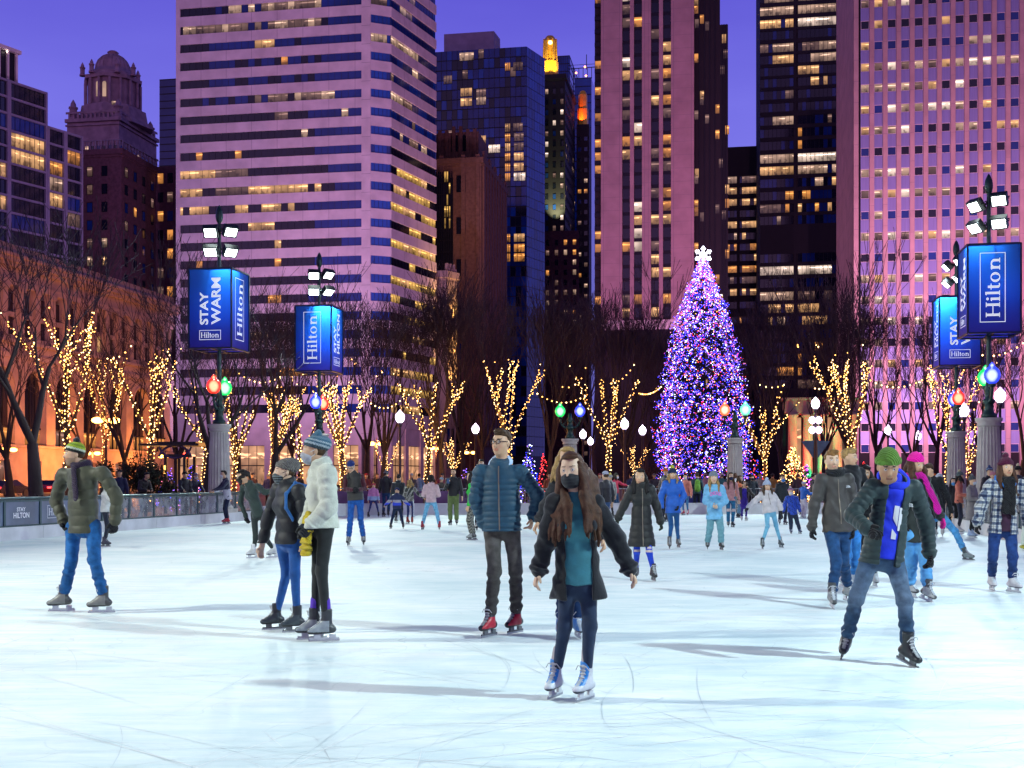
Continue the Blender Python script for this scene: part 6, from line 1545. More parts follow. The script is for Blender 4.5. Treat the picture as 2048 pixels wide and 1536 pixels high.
def person(sp):
    """sp: one figure. Joints are metres about the point where it stands (x right, y away from the camera, z up)."""
    J = sp['J']; s = sp['s']; h = sp['h']; d_ = sp['d']; near = d_ < 18; mid = d_ < 30
    yaw = R(sp.get('yaw', 0)); hyaw = R(sp.get('hyaw', sp.get('yaw', 0))); tilt = R(sp.get('tilt', 0)); nod = R(sp.get('nod', 0)); rs = random.Random(sp['seed'])
    Fw = V3(math.sin(yaw), -math.cos(yaw), 0); Lw = V3(math.cos(yaw), math.sin(yaw), 0); U = V3(0, 0, 1)
    sh, el_, wr, hip, kn, an = (J[k] for k in ('sh', 'el', 'wr', 'hip', 'kn', 'an'))
    C = (sh[0] + sh[1]) / 2; H = (hip[0] + hip[1]) / 2; ax = nrm(C - H)
    sgn = 1.0 if math.cos(yaw) >= -1e-3 else -1.0                 # list index 1 is the picture's right
    Lt = nrm(Lw - ax * float(Lw @ ax)); Ft = nrm(np.cross(ax, Lt)) * -1.0
    if float(Ft @ Fw) < 0: Ft = -Ft
    # head frame
    hF = V3(math.sin(hyaw), -math.cos(hyaw), 0); hL = V3(math.cos(hyaw), math.sin(hyaw), 0); hU = U.copy()
    hF, hU = hF * math.cos(nod) - hU * math.sin(nod), hU * math.cos(nod) + hF * math.sin(nod)
    hL, hU = hL * math.cos(tilt) + hU * math.sin(tilt), hU * math.cos(tilt) - hL * math.sin(tilt)
    hs = sp.get('hs', .97) * (s ** .35); hc = J['head']
    def hp(l, f, u): return hc + (hL * l + hF * f + hU * u) * hs
    hax = (hL, hF, hU)
    neck_b = C + ax * .035 * s
    fem = sp.get('fem', False); bulk = sp.get('bulk', 1.0)
    # ------------------------------------------------ body
    B = [ell(hp(0, -.012, .035), V3(.073, .093, .092) * hs, hax, .02), cap(hp(0, .030, 0), hp(0, .040, -.078), .066 * hs, .042 * hs, .03, hL, 1.0), ell(hp(0, .035, -.035), V3(.066, .060, .075) * hs, hax, .03),
         cap(hp(0, .058, -.098), hp(0, .058, -.096), (.020 if fem else .026) * hs, .022 * hs, .02)]
    if h < .016:
        B += [cap(hp(0, .088, .012), hp(0, .109, -.027), .008 * hs, .0145 * hs, .012), cap(hp(-.03, .083 - .008 * fem, .034), hp(.03, .083 - .008 * fem, .034), .012 * hs, .012 * hs, .012)]
        for q in (-1, 1): B.append(dict(ell(hp(q * .032, .099, .010), V3(.016, .009, .009) * hs, hax, .014), op='s'))
        for q in (-1, 1): B.append(ell(hp(q * .032, .078, .010), V3(.0135, .0135, .0115) * hs, hax, .0))
        B += [cap(hp(-.018, .090, -.0615), hp(.018, .090, -.0615), .0085 * hs, .0085 * hs, .006), cap(hp(-.014, .088, -.073), hp(.014, .088, -.073), .009 * hs, .009 * hs, .006)]
    for q in (-1, 1): B.append(ell(hp(q * .073, -.008, -.006), V3(.013, .020, .031) * hs, hax, .008))
    B.append(cap(hp(0, -.020, -.06), neck_b, .050 * hs, .056 * s, .03))
    B.append(cap(C - ax * .10 * s, H + ax * .03, .088 * s, .085 * s, .04, Ft, .72)); B.append(cap(sh[0], sh[1], .045 * s, .045 * s, .05))
    skinr = max(0, 1)
    for i in (0, 1):
        B += [cap(sh[i], el_[i], .042 * s, .036 * s, .03), cap(el_[i], wr[i], .037 * s, .027 * s, .02), cap(hip[i], kn[i], .058 * s, .038 * s, .03), cap(kn[i], an[i] + U * .02, .038 * s, .028 * s, .02)]
        fv = sp['ff'][i]; B.append(cap(an[i] - sp['fu'][i] * .02, an[i] - sp['fu'][i] * .055 * s + fv * .085 * s, .026 * s, .020 * s, .02))
    hands = []
    for i in (0, 1):
        a = nrm(wr[i] - el_[i]); side = 1 if i == 1 else -1
        inw = -Lt * sgn * side if sp.get('palm') is None else np.asarray(sp['palm'], np.float32)
        inw = nrm(inw - a * float(inw @ a)); b = nrm(np.cross(a, inw)); 
        if float(b @ Ft) < 0: b = -b
        hsz = s * sp.get('hand', 1.0); p0 = wr[i]; pe = wr[i] + a * .085 * hsz; curl = sp.get('curl', (.5, .5))[i]; hd = []
        def hb(off, k=.012, g=0.0): return hd.append(off)
        hd.append((p0, pe, .030, .036, .5)); 
        for j, (o, L) in enumerate(((-.029, .058), (-.0095, .070), (.0105, .075), (.030, .066))):
            st = pe + b * o * hsz - a * .012 * hsz; d1 = nrm(a + inw * curl * .7); d2 = nrm(a + inw * curl * 2.0); d3 = nrm(a * .8 + inw * curl * 3.2)
            k1 = st + d1 * L * .5 * hsz; k2 = k1 + d2 * L * .32 * hsz; k3 = k2 + d3 * L * .26 * hsz
            hd += [(st, k1, .0095, .0090, 1), (k1, k2, .0090, .0083, 1), (k2, k3, .0083, .0072, 1)]
        t0 = p0 + a * .022 * hsz + b * .022 * hsz; t1 = t0 + nrm(a * .55 + b * .75 + inw * .35) * .042 * hsz; t2 = t1 + nrm(a * .9 + b * .25 + inw * .5) * .034 * hsz
        hd += [(t0, t1, .013, .0115, 1), (t1, t2, .0115, .009, 1)]
        hands.append((hd, inw))
    gl = sp.get('gloves')
    def hand_prims(i, grow):
        hd, inw = hands[i]; o = []
        for (a, b, ra, rb, q) in hd:
            lim = .55 * h; sc = sp.get('hand', 1.0) * s
            o.append(cap(a, b, max(ra * sc + grow, lim), max(rb * sc + grow, lim), .006 if q == 1 else .012, inw if q != 1 else None, q if q != 1 else 1.0))
        return o
    for i in (0, 1): B += hand_prims(i, -.003 if gl else 0)
    Fd, lo = sdf(B, h); sk = SKIN[sp.get('skin', 'fair')]; hcol = HAIR.get(sp.get('hair', ('short', 'brown'))[1], (.05, .03, .02))
    def facecol(v, Cc):
        q = (v - hc) / hs; l, f, u = q @ hL, q @ hF, q @ hU; al = np.abs(l)
        def put_(m, c, w=1.0): Cc[m, :3] = Cc[m, :3] * (1 - w) + np.array(c, np.float32) * w
        hd_ = (np.abs(l) < .12) & (np.abs(f) < .15) & (np.abs(u) < .16)
        put_(hd_ & (f > .06) & (al > .018) & (al < .060) & (u < -.02) & (u > -.055), (sk[0] * 1.02, sk[1] * .80, sk[2] * .80), .6)
        put_(hd_ & (f > .055) & (np.abs(u - .035 + .10 * (al - .03) ** 2 * 10) < (.0032 if fem else .0055)) & (al > .016) & (al < .050), [x * .8 + .01 for x in hcol])
        e = np.sqrt((al - .032) ** 2 + ((u - .010) * 1.25) ** 2)
        put_(hd_ & (f > .06) & (e < .0150), (sk[0] * .78, sk[1] * .70, sk[2] * .68)); put_(hd_ & (f > .068) & (e < .0125), (.62, .58, .55)); put_(hd_ & (f > .070) & (e < .0066), (.03, .02, .015))
        put_(hd_ & (f > .07) & (np.abs(u + .066) < .0115) & (al < .026), (sk[0] * .75, sk[1] * .48, sk[2] * .48)); put_(hd_ & (f > .07) & (np.abs(u + .0665) < .0022) & (al < .024), (.08, .03, .03))
        if sp.get('beard'): put_(hd_ & (f > .0) & (u < -.040) & (u > -.14) & ~((np.abs(u + .066) < .012) & (al < .026)), hcol, sp['beard'])
    body = mesh_obj('person', nets(Fd, lo, h), MA['skin'], None, sk, facecol)
    body.location = sp['loc']; tag(body, sp['label'], 'person', sp.get('group'))
    Wk = .0035 if near else .003
    def part(name, pr, m, col, colfn=None, wr_=0.0, parent=body, hh=None):
        q = hh or h; Fd, lo = sdf(pr, q, wr_, rs.randint(0, 50)); g = nets(Fd, lo, q)
        return mesh_obj(name, g, MA[m], parent, col, colfn) if g is not None and len(g[1]) else None
    # ------------------------------------------------ trousers
    tr = sp['legs']; tk, tcol = tr[0], tr[1]; lw = {'slim': .84, 'jeans': 1.0, 'loose': 1.22, 'skirt': .8}[tk]
    T = [cap(H + ax * .08 * s, H + ax * .035 * s, .138 * s, .134 * s, .04, Ft, .74), ]
    for i in (0, 1):
        cut = an[i] + (kn[i] - an[i]) * sp.get('cuff', .16); fo = None if tk == 'slim' or not mid else (.007, .085, rs.random())
        T += [cap(hip[i] + V3(0, 0, .02), kn[i], .082 * s * lw, .060 * s * (lw + .04), .035), cap(kn[i], cut, .060 * s * (lw + .04), (.045 if tk == 'slim' else .057) * s * lw, .025, None, 1.0, None, fo)]
    T.append(half(H + ax * .135 * s, ax))
    def tcf(v, Cc):
        if tk == 'jeans' and near:
            for i in (0, 1):
                for t_, w, gain in ((.45, .09, .55), (1.0, .06, .35)):
                    g = np.exp(-((v - (hip[i] + (kn[i] - hip[i]) * t_ + Fw * .08)) ** 2).sum(1) / (2 * w * w)); Cc[:, :3] *= 1 + gain * g[:, None]
        if len(tr) > 2 and tr[2] == 'wash':
            for i in (0, 1):
                for pt, w in (((hip[i] + kn[i]) / 2 + Fw * .08, .13), (kn[i] + Fw * .06, .10)):
                    g = np.exp(-((v - pt) ** 2).sum(1) / (2 * w * w * .5)); Cc[:, :3] += g[:, None] * np.array((.055, .055, .05), np.float32)
        if len(tr) > 2 and tr[2] == 'ripped':
            for i in (0, 1):
                m = (np.abs((v - kn[i]) @ U - .02 - .05 * i) < .018) & (((v - kn[i]) @ Fw) > .02); Cc[m, :3] = (.55, .45, .42)
        if len(tr) > 2 and tr[2] == 'stars':
            q = np.floor(v / .075); f = v / .075 - q - .5; m = ((q.sum(1) % 3) == 0) & ((f ** 2).sum(1) < .05); Cc[m, :3] = (.75, .8, .85)
        if len(tr) > 2 and tr[2] == 'pattern':
            m = np.sin(v[:, 2] * 90 + 3 * np.sin(v[:, 0] * 70)) * np.sin(v[:, 0] * 80 + v[:, 1] * 60) > .05; Cc[m, :3] = (.02, .02, .02)
        if len(tr) > 2 and tr[2] == 'stripe':
            m = np.abs((v - H) @ Lw * sgn) > .11; Cc[m, :3] = (.5, .55, .6)
    if tk == 'skirt': T.append(cap(H + ax * .04 * s, H - U * .20 * s, .15 * s, .20 * s, .03, Ft, .8))
    part('trousers' if tk != 'skirt' else 'dress', T, 'denim' if tk in ('jeans',) else 'cloth', tcol, tcf, Wk * (.25 if tk == 'slim' else .8))
    # ------------------------------------------------ skates or shoes
    bt = sp.get('boots', ('black', (.012, .013, .016))); bcol = bt[1]
    for i in (0, 1):
        fv = sp['ff'][i]; uv = sp['fu'][i]; lv = np.cross(uv, fv); a = an[i]; k = s * .95 * sp.get('bsize', 1.0)
        pr = [cap(a + uv * .105 * k, a - uv * .03 * k, .052 * k, .050 * k, .02, lv, .92), cap(a - fv * .045 * k - uv * .062 * k, a + fv * .145 * k - uv * .078 * k, .045 * k, .036 * k, .035, uv, .85), cap(a - uv * .01 * k + fv * .02, a + fv * .09 * k - uv * .055 * k, .043 * k, .038 * k, .03), half(a - uv * .108 * k, -uv), half(a + uv * .125 * k, uv)]
        def bcf(v, Cc, a=a, fv=fv, uv=uv, lv=lv):
            q = v - a; f, u, l = q @ fv / k, q @ uv / k, np.abs(q @ lv) / k
            Cc[u < -.088, :3] = (.015, .015, .018) if bt[0] not in ('white', 'whiteblue') else (.02, .025, .04)
            if len(bt) > 2:
                m = (u < .02) & (u > -.085) & (f > -.02) & (l > .022) if bt[0] != 'whiteblue' else (f > .005) & (u > -.045) & (l < .04)
                Cc[m, :3] = bt[2]
            if bt[0] not in ('shoe',): Cc[(f > .025) & (l < .016) & (u > -.05) & (u < .10), :3] = (.30, .32, .33) if bt[0] == 'black' else (.5, .55, .6)
        bo = part('skate_boot' if bt[0] != 'shoe' else 'shoe', pr, 'leather', bcol, bcf, 0, hh=max(h * .9, .006))
        if bo is None: continue
        if bt[0] != 'shoe':
            mb = MB(); Mx = Matrix((Vector(lv), Vector(fv), Vector(uv))).transposed()
            hold = 1 if sp.get('white_holder', True) else 0
            for o, w in ((-.055, .06), (.085, .065)): c = a - uv * .125 * k + fv * o * k; mb.box(c, (.022 * k, w * k, .036 * k), 1, Mx)
            c = a - uv * .146 * k + fv * .02 * k; mb.box(c, (.012 * k, .27 * k, .016 * k), 1, Mx)
            c = a - uv * .162 * k + fv * .022 * k; mb.box(c, (.005, .285 * k, .018 * k), 0, Mx)
            mb.build('blade', [M['blade'], M['holder_white'] if bt[0] in ('white', 'whiteblue', 'grey') else M['holder_dark']], bo)
            if near:
                mb = MB()
                for j in range(5):
                    u_ = .085 - j * .027; f_ = .050 + max(0, .03 - u_) * .75
                    p = a + uv * u_ * k + fv * (f_ + .006) * k; mb.tube([p - lv * .026 * k, p + fv * .006 + uv * .004, p + lv * .026 * k], .0042, 4)
                for q in (-1, 1): p = a + uv * .095 * k + fv * .058 * k; mb.tube([p, p + lv * q * .03 + fv * .012, p + lv * q * .05 - uv * .03], .0035, 4)
                mb.build('laces', M['lace'], bo)
            if sp.get('sock'): part('sock', [cap(a + uv * .09 * k, a + uv * .09 * k + nrm(kn[i] - a) * .11 * k, .043 * k, .044 * k)], 'cloth', sp['sock'])
    # ------------------------------------------------ tops
    def top(name, m, col, thick=0.0, hem=.0, hemr=1.0, quilt=None, collar=0, open_=0.0, hood=False, arm=1.0, colfn=None, sleeve=1.0, wrk=None, hemfwd=0, vest=False, shrink=0, cuff=True):
        """hem: distance of the lower edge below the hips (m); open_: width of the open front"""
        g = thick * .62; arm = 1 + (arm - 1) * .35; hb = H - ax * hem * 1.0; hw = float(np.linalg.norm(sh[0] - sh[1])) / 2
        rsh = max(.115 * s, min(.155 * s, hw * .76)) * (.94 if fem else 1.0) + g; rh = (.168 if not fem else .164) * s * hemr + g; rw = (.140 if not fem else .122) * s * bulk + g
        Wst = H + ax * .20 * s; qd = .70 + g * .8
        P_ = [cap(C - ax * .075 * s, Wst, rsh * bulk, rw, .06, Ft, qd, quilt), cap(Wst, hb, rw, rh, .05, Ft, qd + .04, (quilt[0], quilt[1], .37) if quilt else None)]
        P_.append(cap(sh[0] * .86 + C * .14 - ax * .012, sh[1] * .86 + C * .14 - ax * .012, .054 * s + g, .054 * s + g, .035)); P_.append(cap(C + ax * .075 * s, C - ax * .03, .060 * s + g * .5, .110 * s + g, .045, Ft, .8))
        if fem and mid: P_.append(cap(C - ax * .17 * s + Ft * .055 - Lt * .07, C - ax * .17 * s + Ft * .055 + Lt * .07, .072 * s + g * .5, .072 * s + g * .5, .05))
        if not vest:
            for i in (0, 1):
                we = el_[i] + (wr[i] - el_[i]) * sleeve; fo = None if quilt else ((.006, .11, rs.random()) if mid else None)
                P_ += [cap(sh[i], el_[i], (.053 * s + g) * arm, (.047 * s + g) * arm, .028, None, 1, quilt, fo), cap(el_[i], we, (.047 * s + g) * arm, (.037 * s + g) * arm, .02, None, 1, (quilt[0], quilt[1], .2) if quilt else None, fo)]
                if cuff and near: P_.append(tor(we - nrm(wr[i] - el_[i]) * .012, wr[i] - el_[i], (.034 * s + g) * arm, .011 + g * .3, .008))
        if collar: P_.append(tor(C + ax * (.065 + collar * .3) * s + Ft * .012, ax + Ft * .25, .068 * s + g * .3, .016 + g * .3, .02, 1.0 + collar * 22))
        if hood: P_.append(ell(C + ax * .07 * s - Ft * .085 * s, V3(.10, .062, .075) * s, (Lt, Ft, ax), .05)); P_.append(tor(C + ax * .07 * s, ax + Ft * .55, .078 * s, .026 * s, .03, 1.2))
        n_h = ax - Ft * hemfwd; P_.append(half(hb + ax * .012, -n_h, .01))
        if open_:
            zc = (C + hb) / 2 + Ft * .16 * s; Lh = float(np.linalg.norm(C - hb)) / 2 + .12
            P_.append(box_(zc - Lt * sp.get('openoff', 0), V3(open_ * .5, .15 * s, Lh), (Lt, Ft, ax), .008))
        P_.append(dict(ell(hp(0, .01, -.03), V3(.078, .088, .125) * hs, hax, .01), op='s'))
        return part(name, P_, m, col, colfn, (Wk * (.4 if quilt else 1.3)) if wrk is None else wrk)
    tops = sp['tops']
    for t in tops:
        t = dict(t); cf = t.pop('pat', None); fn = None
        if cf:
            def fn(v, Cc, cf=cf):
                q = v - C; l, f, u = q @ Lt, q @ Ft, q @ ax
                cf(v, Cc, l, f, u)
        top(colfn=fn, **t)
    for fnx in sp.get('extra', ()): fnx(dict(body=body, C=C, H=H, ax=ax, Lt=Lt, Ft=Ft, hp=hp, hs=hs, hax=hax, s=s, h=h, part=part, sh=sh, el=el_, wr=wr, hip=hip, kn=kn, an=an, sgn=sgn, hands=hands, hc=hc, hF=hF, hL=hL, hU=hU, near=near, sp=sp))
    # ------------------------------------------------ gloves, hat, hair, mask
    if gl:
        for i in (0, 1):
            a = nrm(wr[i] - el_[i])
            part('glove', hand_prims(i, .005) + [cap(wr[i] - a * .045, wr[i] + a * .01, .036 * s, .032 * s, .012)], 'knit', gl[i] if isinstance(gl[0], (tuple, list)) else gl, None, 0)
    ht = sp.get('hat'); hr = sp.get('hair')
    if ht:
        kind, hcol1 = ht[0], ht[1]; lift = ht[3].get('lift', 0) if len(ht) > 3 else 0; opt = ht[3] if len(ht) > 3 else {}
        tall = opt.get('tall', 0); back = opt.get('back', 0)
        up = nrm(hU - hF * .28)
        hh_ = [ell(hp(0, -.010 - back * .3, .055 + tall * .5), V3(.087, .106, .088 + tall) * hs, hax, .02)]
        if back: hh_.append(ell(hp(0, -.09, .07 + tall * .4), V3(.062, .07, .062) * hs, hax, .05))
        pl = hp(0, .06, .036 + lift); hh_.append(half(pl, -up))
        if kind != 'cap': hh_.append(tor(hp(0, -.008, .036 + lift) + up * .018 * hs, up, .088 * hs, .017 * hs, .006, 1.8))
        hh_.append(dict(ell(hp(0, -.012, .02), V3(.070, .090, .085) * hs, hax, 0), op='s'))
        st = ht[2] if len(ht) > 2 else None
        def hcf(v, Cc):
            if st:
                u = ((v - pl) @ up) / hs
                for (u0, u1, c) in st:
                    m = (u >= u0) & (u < u1); Cc[m, :3] = c
        part('hat', hh_, 'knit', hcol1, hcf, 0)
        if 'pom' in opt:
            pc = hp(opt.get('pomx', 0), -.02 - back * .6, .150 + tall * 1.5); part('pompom', [ell(pc, V3(.043, .043, .043) * hs * opt.get('poms', 1), hax)], 'fleece', opt['pom'], None, .006)
    if hr and hr[0] != 'none':
        hcol = HAIR[hr[1]]; kind = hr[0]; HP = []
        if not ht: HP += [ell(hp(0, -.018, .045), V3(.082, .100, .092) * hs, hax, .01)]
        else: HP += [ell(hp(0, -.022, .020), V3(.079, .092, .080) * hs, hax, .01)]
        if kind == 'short':
            if not ht: HP += [ell(hp(.01, .055, .110), V3(.055, .042, .026) * hs, hax, .03)]
            HP += [half(hp(0, -.02, -.055), -hU)]
            HP += [box_(hp(0, .085, -.045), V3(.09, .075, .1045) * hs, hax, .012)]
        else:
            L = {'long': .40, 'mid': .20, 'pony': .02, 'bob': .12}[kind] * (hr[2] if len(hr) > 2 else 1); n = 17 if near else 7
            ftz = 0 if ht else 1
            if not ht: HP += [ell(hp(.016, .058, .098), V3(.060, .040, .030) * hs, hax, .03)]
            HP += [box_(hp(0, .105, -.03), V3(.056, .08, .112) * hs, hax, .02)]
            for j in range(n):
                w = -1 + 2 * j / (n - 1); a_ = w * 1.95
                st_ = hp(math.sin(a_) * .078, -.02 - math.cos(a_) * .085 * 1.0 + .01, .01); dn = L * rs.uniform(.85, 1.1)
                side_ = math.sin(a_); frontal = abs(w) > .66
                md = st_ - U * dn * .45 + hL * side_ * .022 + (Ft * (.035 if frontal else -.015)); en = md - U * dn * .55 + hL * side_ * rs.uniform(-.01, .03) + Ft * (.05 if frontal else -.02) + V3(rs.gauss(0, .012), rs.gauss(0, .012), 0)
                HP += [cap(st_, md, .028 * hs, .033 * hs, .02), cap(md, en, .033 * hs, .012 * hs, .015)]
            if kind == 'pony': HP += [cap(hp(0, -.10, .06), hp(0, -.14, .02), .03, .03, .02), cap(hp(0, -.14, .02), hp(.0, -.15, -.13), .03, .012, .02)]
        HP.append(dict(ell(hp(0, .022, -.045), V3(.060, .085, .085) * hs, hax, 0), op='s') if kind != 'short' else half(hp(0, 0, .3), hU))
        part('hair', HP, 'hair', hcol, None, .005 if h < .016 else .003)
    mk = sp.get('mask')
    if mk:
        if near:
            mb = MB()
            for q in (-1, 1):
                for u0, u1 in ((-.025, .012), (-.085, -.028)): mb.tube([hp(q * .060, .062, u0), hp(q * .074, .03, (u0 + u1) / 2), hp(q * .084, -.004, u1)], .0028, 4)
            mb.build('mask_loop', M['lace'] if mk[0][0] > .2 else M['black_paint'], body)
        mp_ = [ell(hp(0, .046, -.058), V3(.071, .068, .068) * hs, hax, .01), ell(hp(0, .098, -.035), V3(.022, .022, .022) * hs, hax, .03), half(hp(0, .06, -.012), hU), half(hp(0, .028, 0), -hF)]
        def mcf(v, Cc):
            if len(mk) > 1:
                u = ((v - hc) @ hU) / hs; Cc[np.sin(u * 260) > .2, :3] = mk[1]
        part('face_mask', mp_, 'cloth', mk[0], mcf, 0)
    if sp.get('scarf'):
        sc = sp['scarf']; S_ = [tor(C + ax * .085 * s + Ft * .012, ax + Ft * .2, .078 * s, .030 * s, .02, 1.5)]
        for i, ln in enumerate(sc[1]):
            if ln: q = C + ax * .05 + Ft * .125 * s + Lt * (.05 - .08 * i); S_.append(cap(q, q - ax * ln * s + Ft * .03 + Lt * sc[2] * ln, .038 * s, .045 * s, .02, Ft, .45))
        part('scarf', S_, 'knit', sc[0], None, .004)
    return body
M['holder_white'] = mat('white_blade_holder', (.62, .66, .68), .4, 0, .05)
M['holder_dark'] = mat('dark_blade_holder', (.10, .11, .12), .4, 0, .1)

def foot_frame(yaw, pitch=0, roll=0):
    f = V3(math.sin(yaw), -math.cos(yaw), 0); l = V3(math.cos(yaw), math.sin(yaw), 0); u = V3(0, 0, 1)
    f, u = f * math.cos(pitch) - u * math.sin(pitch), u * math.cos(pitch) + f * math.sin(pitch)
    l, u = l * math.cos(roll) + u * math.sin(roll), u * math.cos(roll) - l * math.sin(roll)
    return f, u
SEED = [100]
def traced(label, feet, head, sh, el, wr, hip, kn, top_y, yaw=0, fyaw=None, pitch=(0, 0), roll=(0, 0), dz=None, lift=(0, 0), **kw):
    """a figure posed from where its joints stand in the place: every pair is (picture left, picture right); feet are the blade points on the ice"""
    SEED[0] += 1; dz = dz or {}
    g = [G(*feet[0]), G(*feet[1])]
    for i in (0, 1):
        if lift[i]: g[i] = P(feet[i][0], feet[i][1], lift[i])
    loc = Vector(((g[0].x + g[1].x) / 2, (g[0].y + g[1].y) / 2, 0)); d = loc.y
    fy = max(feet[0][1], feet[1][1]); hm = (fy - top_y) / F * d; s = kw.pop('s', (hm - .07) / 1.78)
    y0 = R(yaw); Fw = V3(math.sin(y0), -math.cos(y0), 0); sg = 1 if math.cos(y0) >= -1e-3 else -1
    def lat(i, hw): return hw * s * math.sin(y0) * sg * (1 if i == 1 else -1)
    def W3(p, dd): q = P(p[0], p[1], d + dd); return V3(q.x - loc.x, q.y - loc.y, q.z)
    def pair(pp, hw, key):
        e = dz.get(key, (0, 0)); return [W3(pp[i], lat(i, hw) + e[i]) for i in (0, 1)]
    fyaw = fyaw if fyaw is not None else (yaw - 8 * sg, yaw + 8 * sg)
    ff, fu, an = [], [], []
    for i in (0, 1):
        f, u = foot_frame(R(fyaw[i]), R(pitch[i]), R(roll[i])); ff.append(f); fu.append(u)
        gp = V3(g[i].x - loc.x, g[i].y - loc.y, g[i].z); k = s * kw.get('bsize', 1.0); an.append(gp + u * .171 * k - f * .022 * k)
    J = dict(head=W3(head, dz.get('head', 0)), sh=pair(sh, .17, 'sh'), el=pair(el, .21, 'el'), wr=pair(wr, .2, 'wr'), hip=pair(hip, .085, 'hip'), an=an)
    kk = []
    for i in (0, 1):
        q = W3(kn[i], 0); hd, ad = J['hip'][i], an[i]; q[1] = (hd[1] + ad[1]) / 2 + Fw[1] * .05 + (dz.get('kn', (0, 0))[i])
        kk.append(q)
    J['kn'] = kk
    return person(dict(J=J, s=s, h=min(.022, max(.0058, d / 1200 * .70)), d=d, yaw=yaw, loc=loc, label=label, ff=ff, fu=fu, seed=SEED[0], **kw))
def auto(label, foot, top_y, yaw=0, pose='stand', arms=('down', 'down'), lean=0.0, ground=None, side_lean=0.0, spread=.0, **kw):
    """a figure farther away in a stock pose, turned and scaled to where it stands"""
    SEED[0] += 1; rs = random.Random(SEED[0]); d = (F * CH / (foot[1] - HY)) if ground is None else ground
    loc = Vector(((foot[0] - 1024) / F * d, d, 0)); hm = (zat(top_y, d)) / 1.0; s = kw.pop('s', (hm - (.09 if kw.get('boots', ('x',))[0] != 'shoe' else .02)) / 1.76); y0 = R(yaw)
    Fw = V3(math.sin(y0), -math.cos(y0), 0); Lw = V3(math.cos(y0), math.sin(y0), 0); U = V3(0, 0, 1); sg = 1 if math.cos(y0) >= -1e-3 else -1
    a0 = .171 if kw.get('boots', ('x',))[0] != 'shoe' else .105
    def at(l, f, z): return Lw * (l * s) + Fw * (f * s) + U * (z * s)
    w = {'stand': .10, 'apart': .27, 'stride': .10, 'crouch': .16, 'narrow': .07}[pose] + spread; st = .20 if pose == 'stride' else 0
    hz = .93 if pose != 'apart' else .885
    if pose == 'crouch': hz = .62
    lf = lean
    def LL(v):      # side: index 0 picture left
        return [v(-1 * sg), v(1 * sg)]
    an = LL(lambda q: at(w * q, st * q - .02, a0)); hip = LL(lambda q: at(.088 * q, -lf * .3, hz)); kn = LL(lambda q: at(.5 * (w + .09) * q * 1.05, st * q * .5 + .055 + (.25 if pose == 'crouch' else 0) - lf * .1, .52 if pose != 'crouch' else .50))
    up = nrm(at(side_lean, lf, 1.0)); Hc = (hip[0] + hip[1]) / 2; Cc = Hc + up * .50 * s
    sh = LL(lambda q: Cc + Lw * (.178 * q * s)); head = Cc + up * .235 * s + Fw * (.03 + lf * .12) * s
    el, wr = [], []
    for i in (0, 1):
        q = (-1, 1)[i] * sg; k = arms[i]; S = sh[i]
        e, w_ = {'down': ((.06, -.02, -.29), (.045, .06, -.25)), 'out': ((.17, .02, -.22), (.16, .08, -.14)), 'wide': ((.26, .02, -.11), (.24, .05, -.02)), 'phone': ((.05, .10, -.26), (-.10, .20, .17)), 'front': ((.07, .04, -.28), (-.12, .20, -.02)), 'pocket': ((.10, -.07, -.27), (-.05, .12, -.20)), 'fwd': ((.04, .16, -.24), (-.02, .24, .02)), 'rail': ((.05, .16, -.22), (.0, .22, -.10)), 'reach': ((.20, .14, -.12), (.23, .10, -.05))}[k]
        E = S + (Lw * (e[0] * q) + Fw * e[1] + U * e[2]) * s; el.append(E); wr.append(E + (Lw * (w_[0] * q) + Fw * w_[1] + U * w_[2]) * s)
    ff, fu = [], []
    for i in (0, 1):
        f, u = foot_frame(y0 + R(14 * (-1, 1)[i] * 1)); ff.append(f); fu.append(u)
    return person(dict(J=dict(head=head, sh=sh, el=el, wr=wr, hip=hip, kn=kn, an=an), s=s, h=min(.020, max(.0075, d / 1200 * .8)), d=d, yaw=yaw, loc=loc, label=label, ff=ff, fu=fu, seed=SEED[0], **kw))
# ================================================================ the skaters and onlookers
def drape(k, ob, polys, m, name, lift=.004, rough=.025):
    """lay flat marks (polygons in chest coordinates: sideways, up) on the front of a garment"""
    if ob is None: return
    n = len(ob.data.vertices); co = np.empty(n * 3, np.float32); ob.data.vertices.foreach_get('co', co); co = co.reshape(-1, 3) - k['C']
    l, f, u = co @ k['Lt'], co @ k['Ft'], co @ k['ax']; ok = f > -.02; l, f, u = l[ok], f[ok], u[ok]; mb = MB()
    for p in polys:
        pts = []
        for (a, b) in p:
            dd = (l - a) ** 2 + (u - b) ** 2; mk = dd < rough ** 2; ff = f[mk].max() if mk.any() else f[dd.argmin()]
            pts.append(Vector(k['C'] + k['Lt'] * a + k['Ft'] * (ff + lift) + k['ax'] * b))
        mb.face(pts)
    mb.build(name, m, ob)
def kid_ob(k, nm):
    for c in k['body'].children:
        if c.name.split('.')[0] == nm: return c
def text_polys(t, x, y, w, h, arc=0.0):
    vs, fs, _ = sans(t); return [[(x + w * vs[i][0], y + h * vs[i][1] + arc * (1 - (2 * vs[i][0] - 1) ** 2)) for i in f] for f in fs]
M['mark_white'] = mat('white_chest_mark', (.75, .78, .8), .6, 0, .02)
M['mark_pink'] = mat('pink_lettering', (.75, .16, .55), .7, 0, .05)
M['zip'] = mat('zip_metal', (.20, .17, .13), .4, .6, .1)
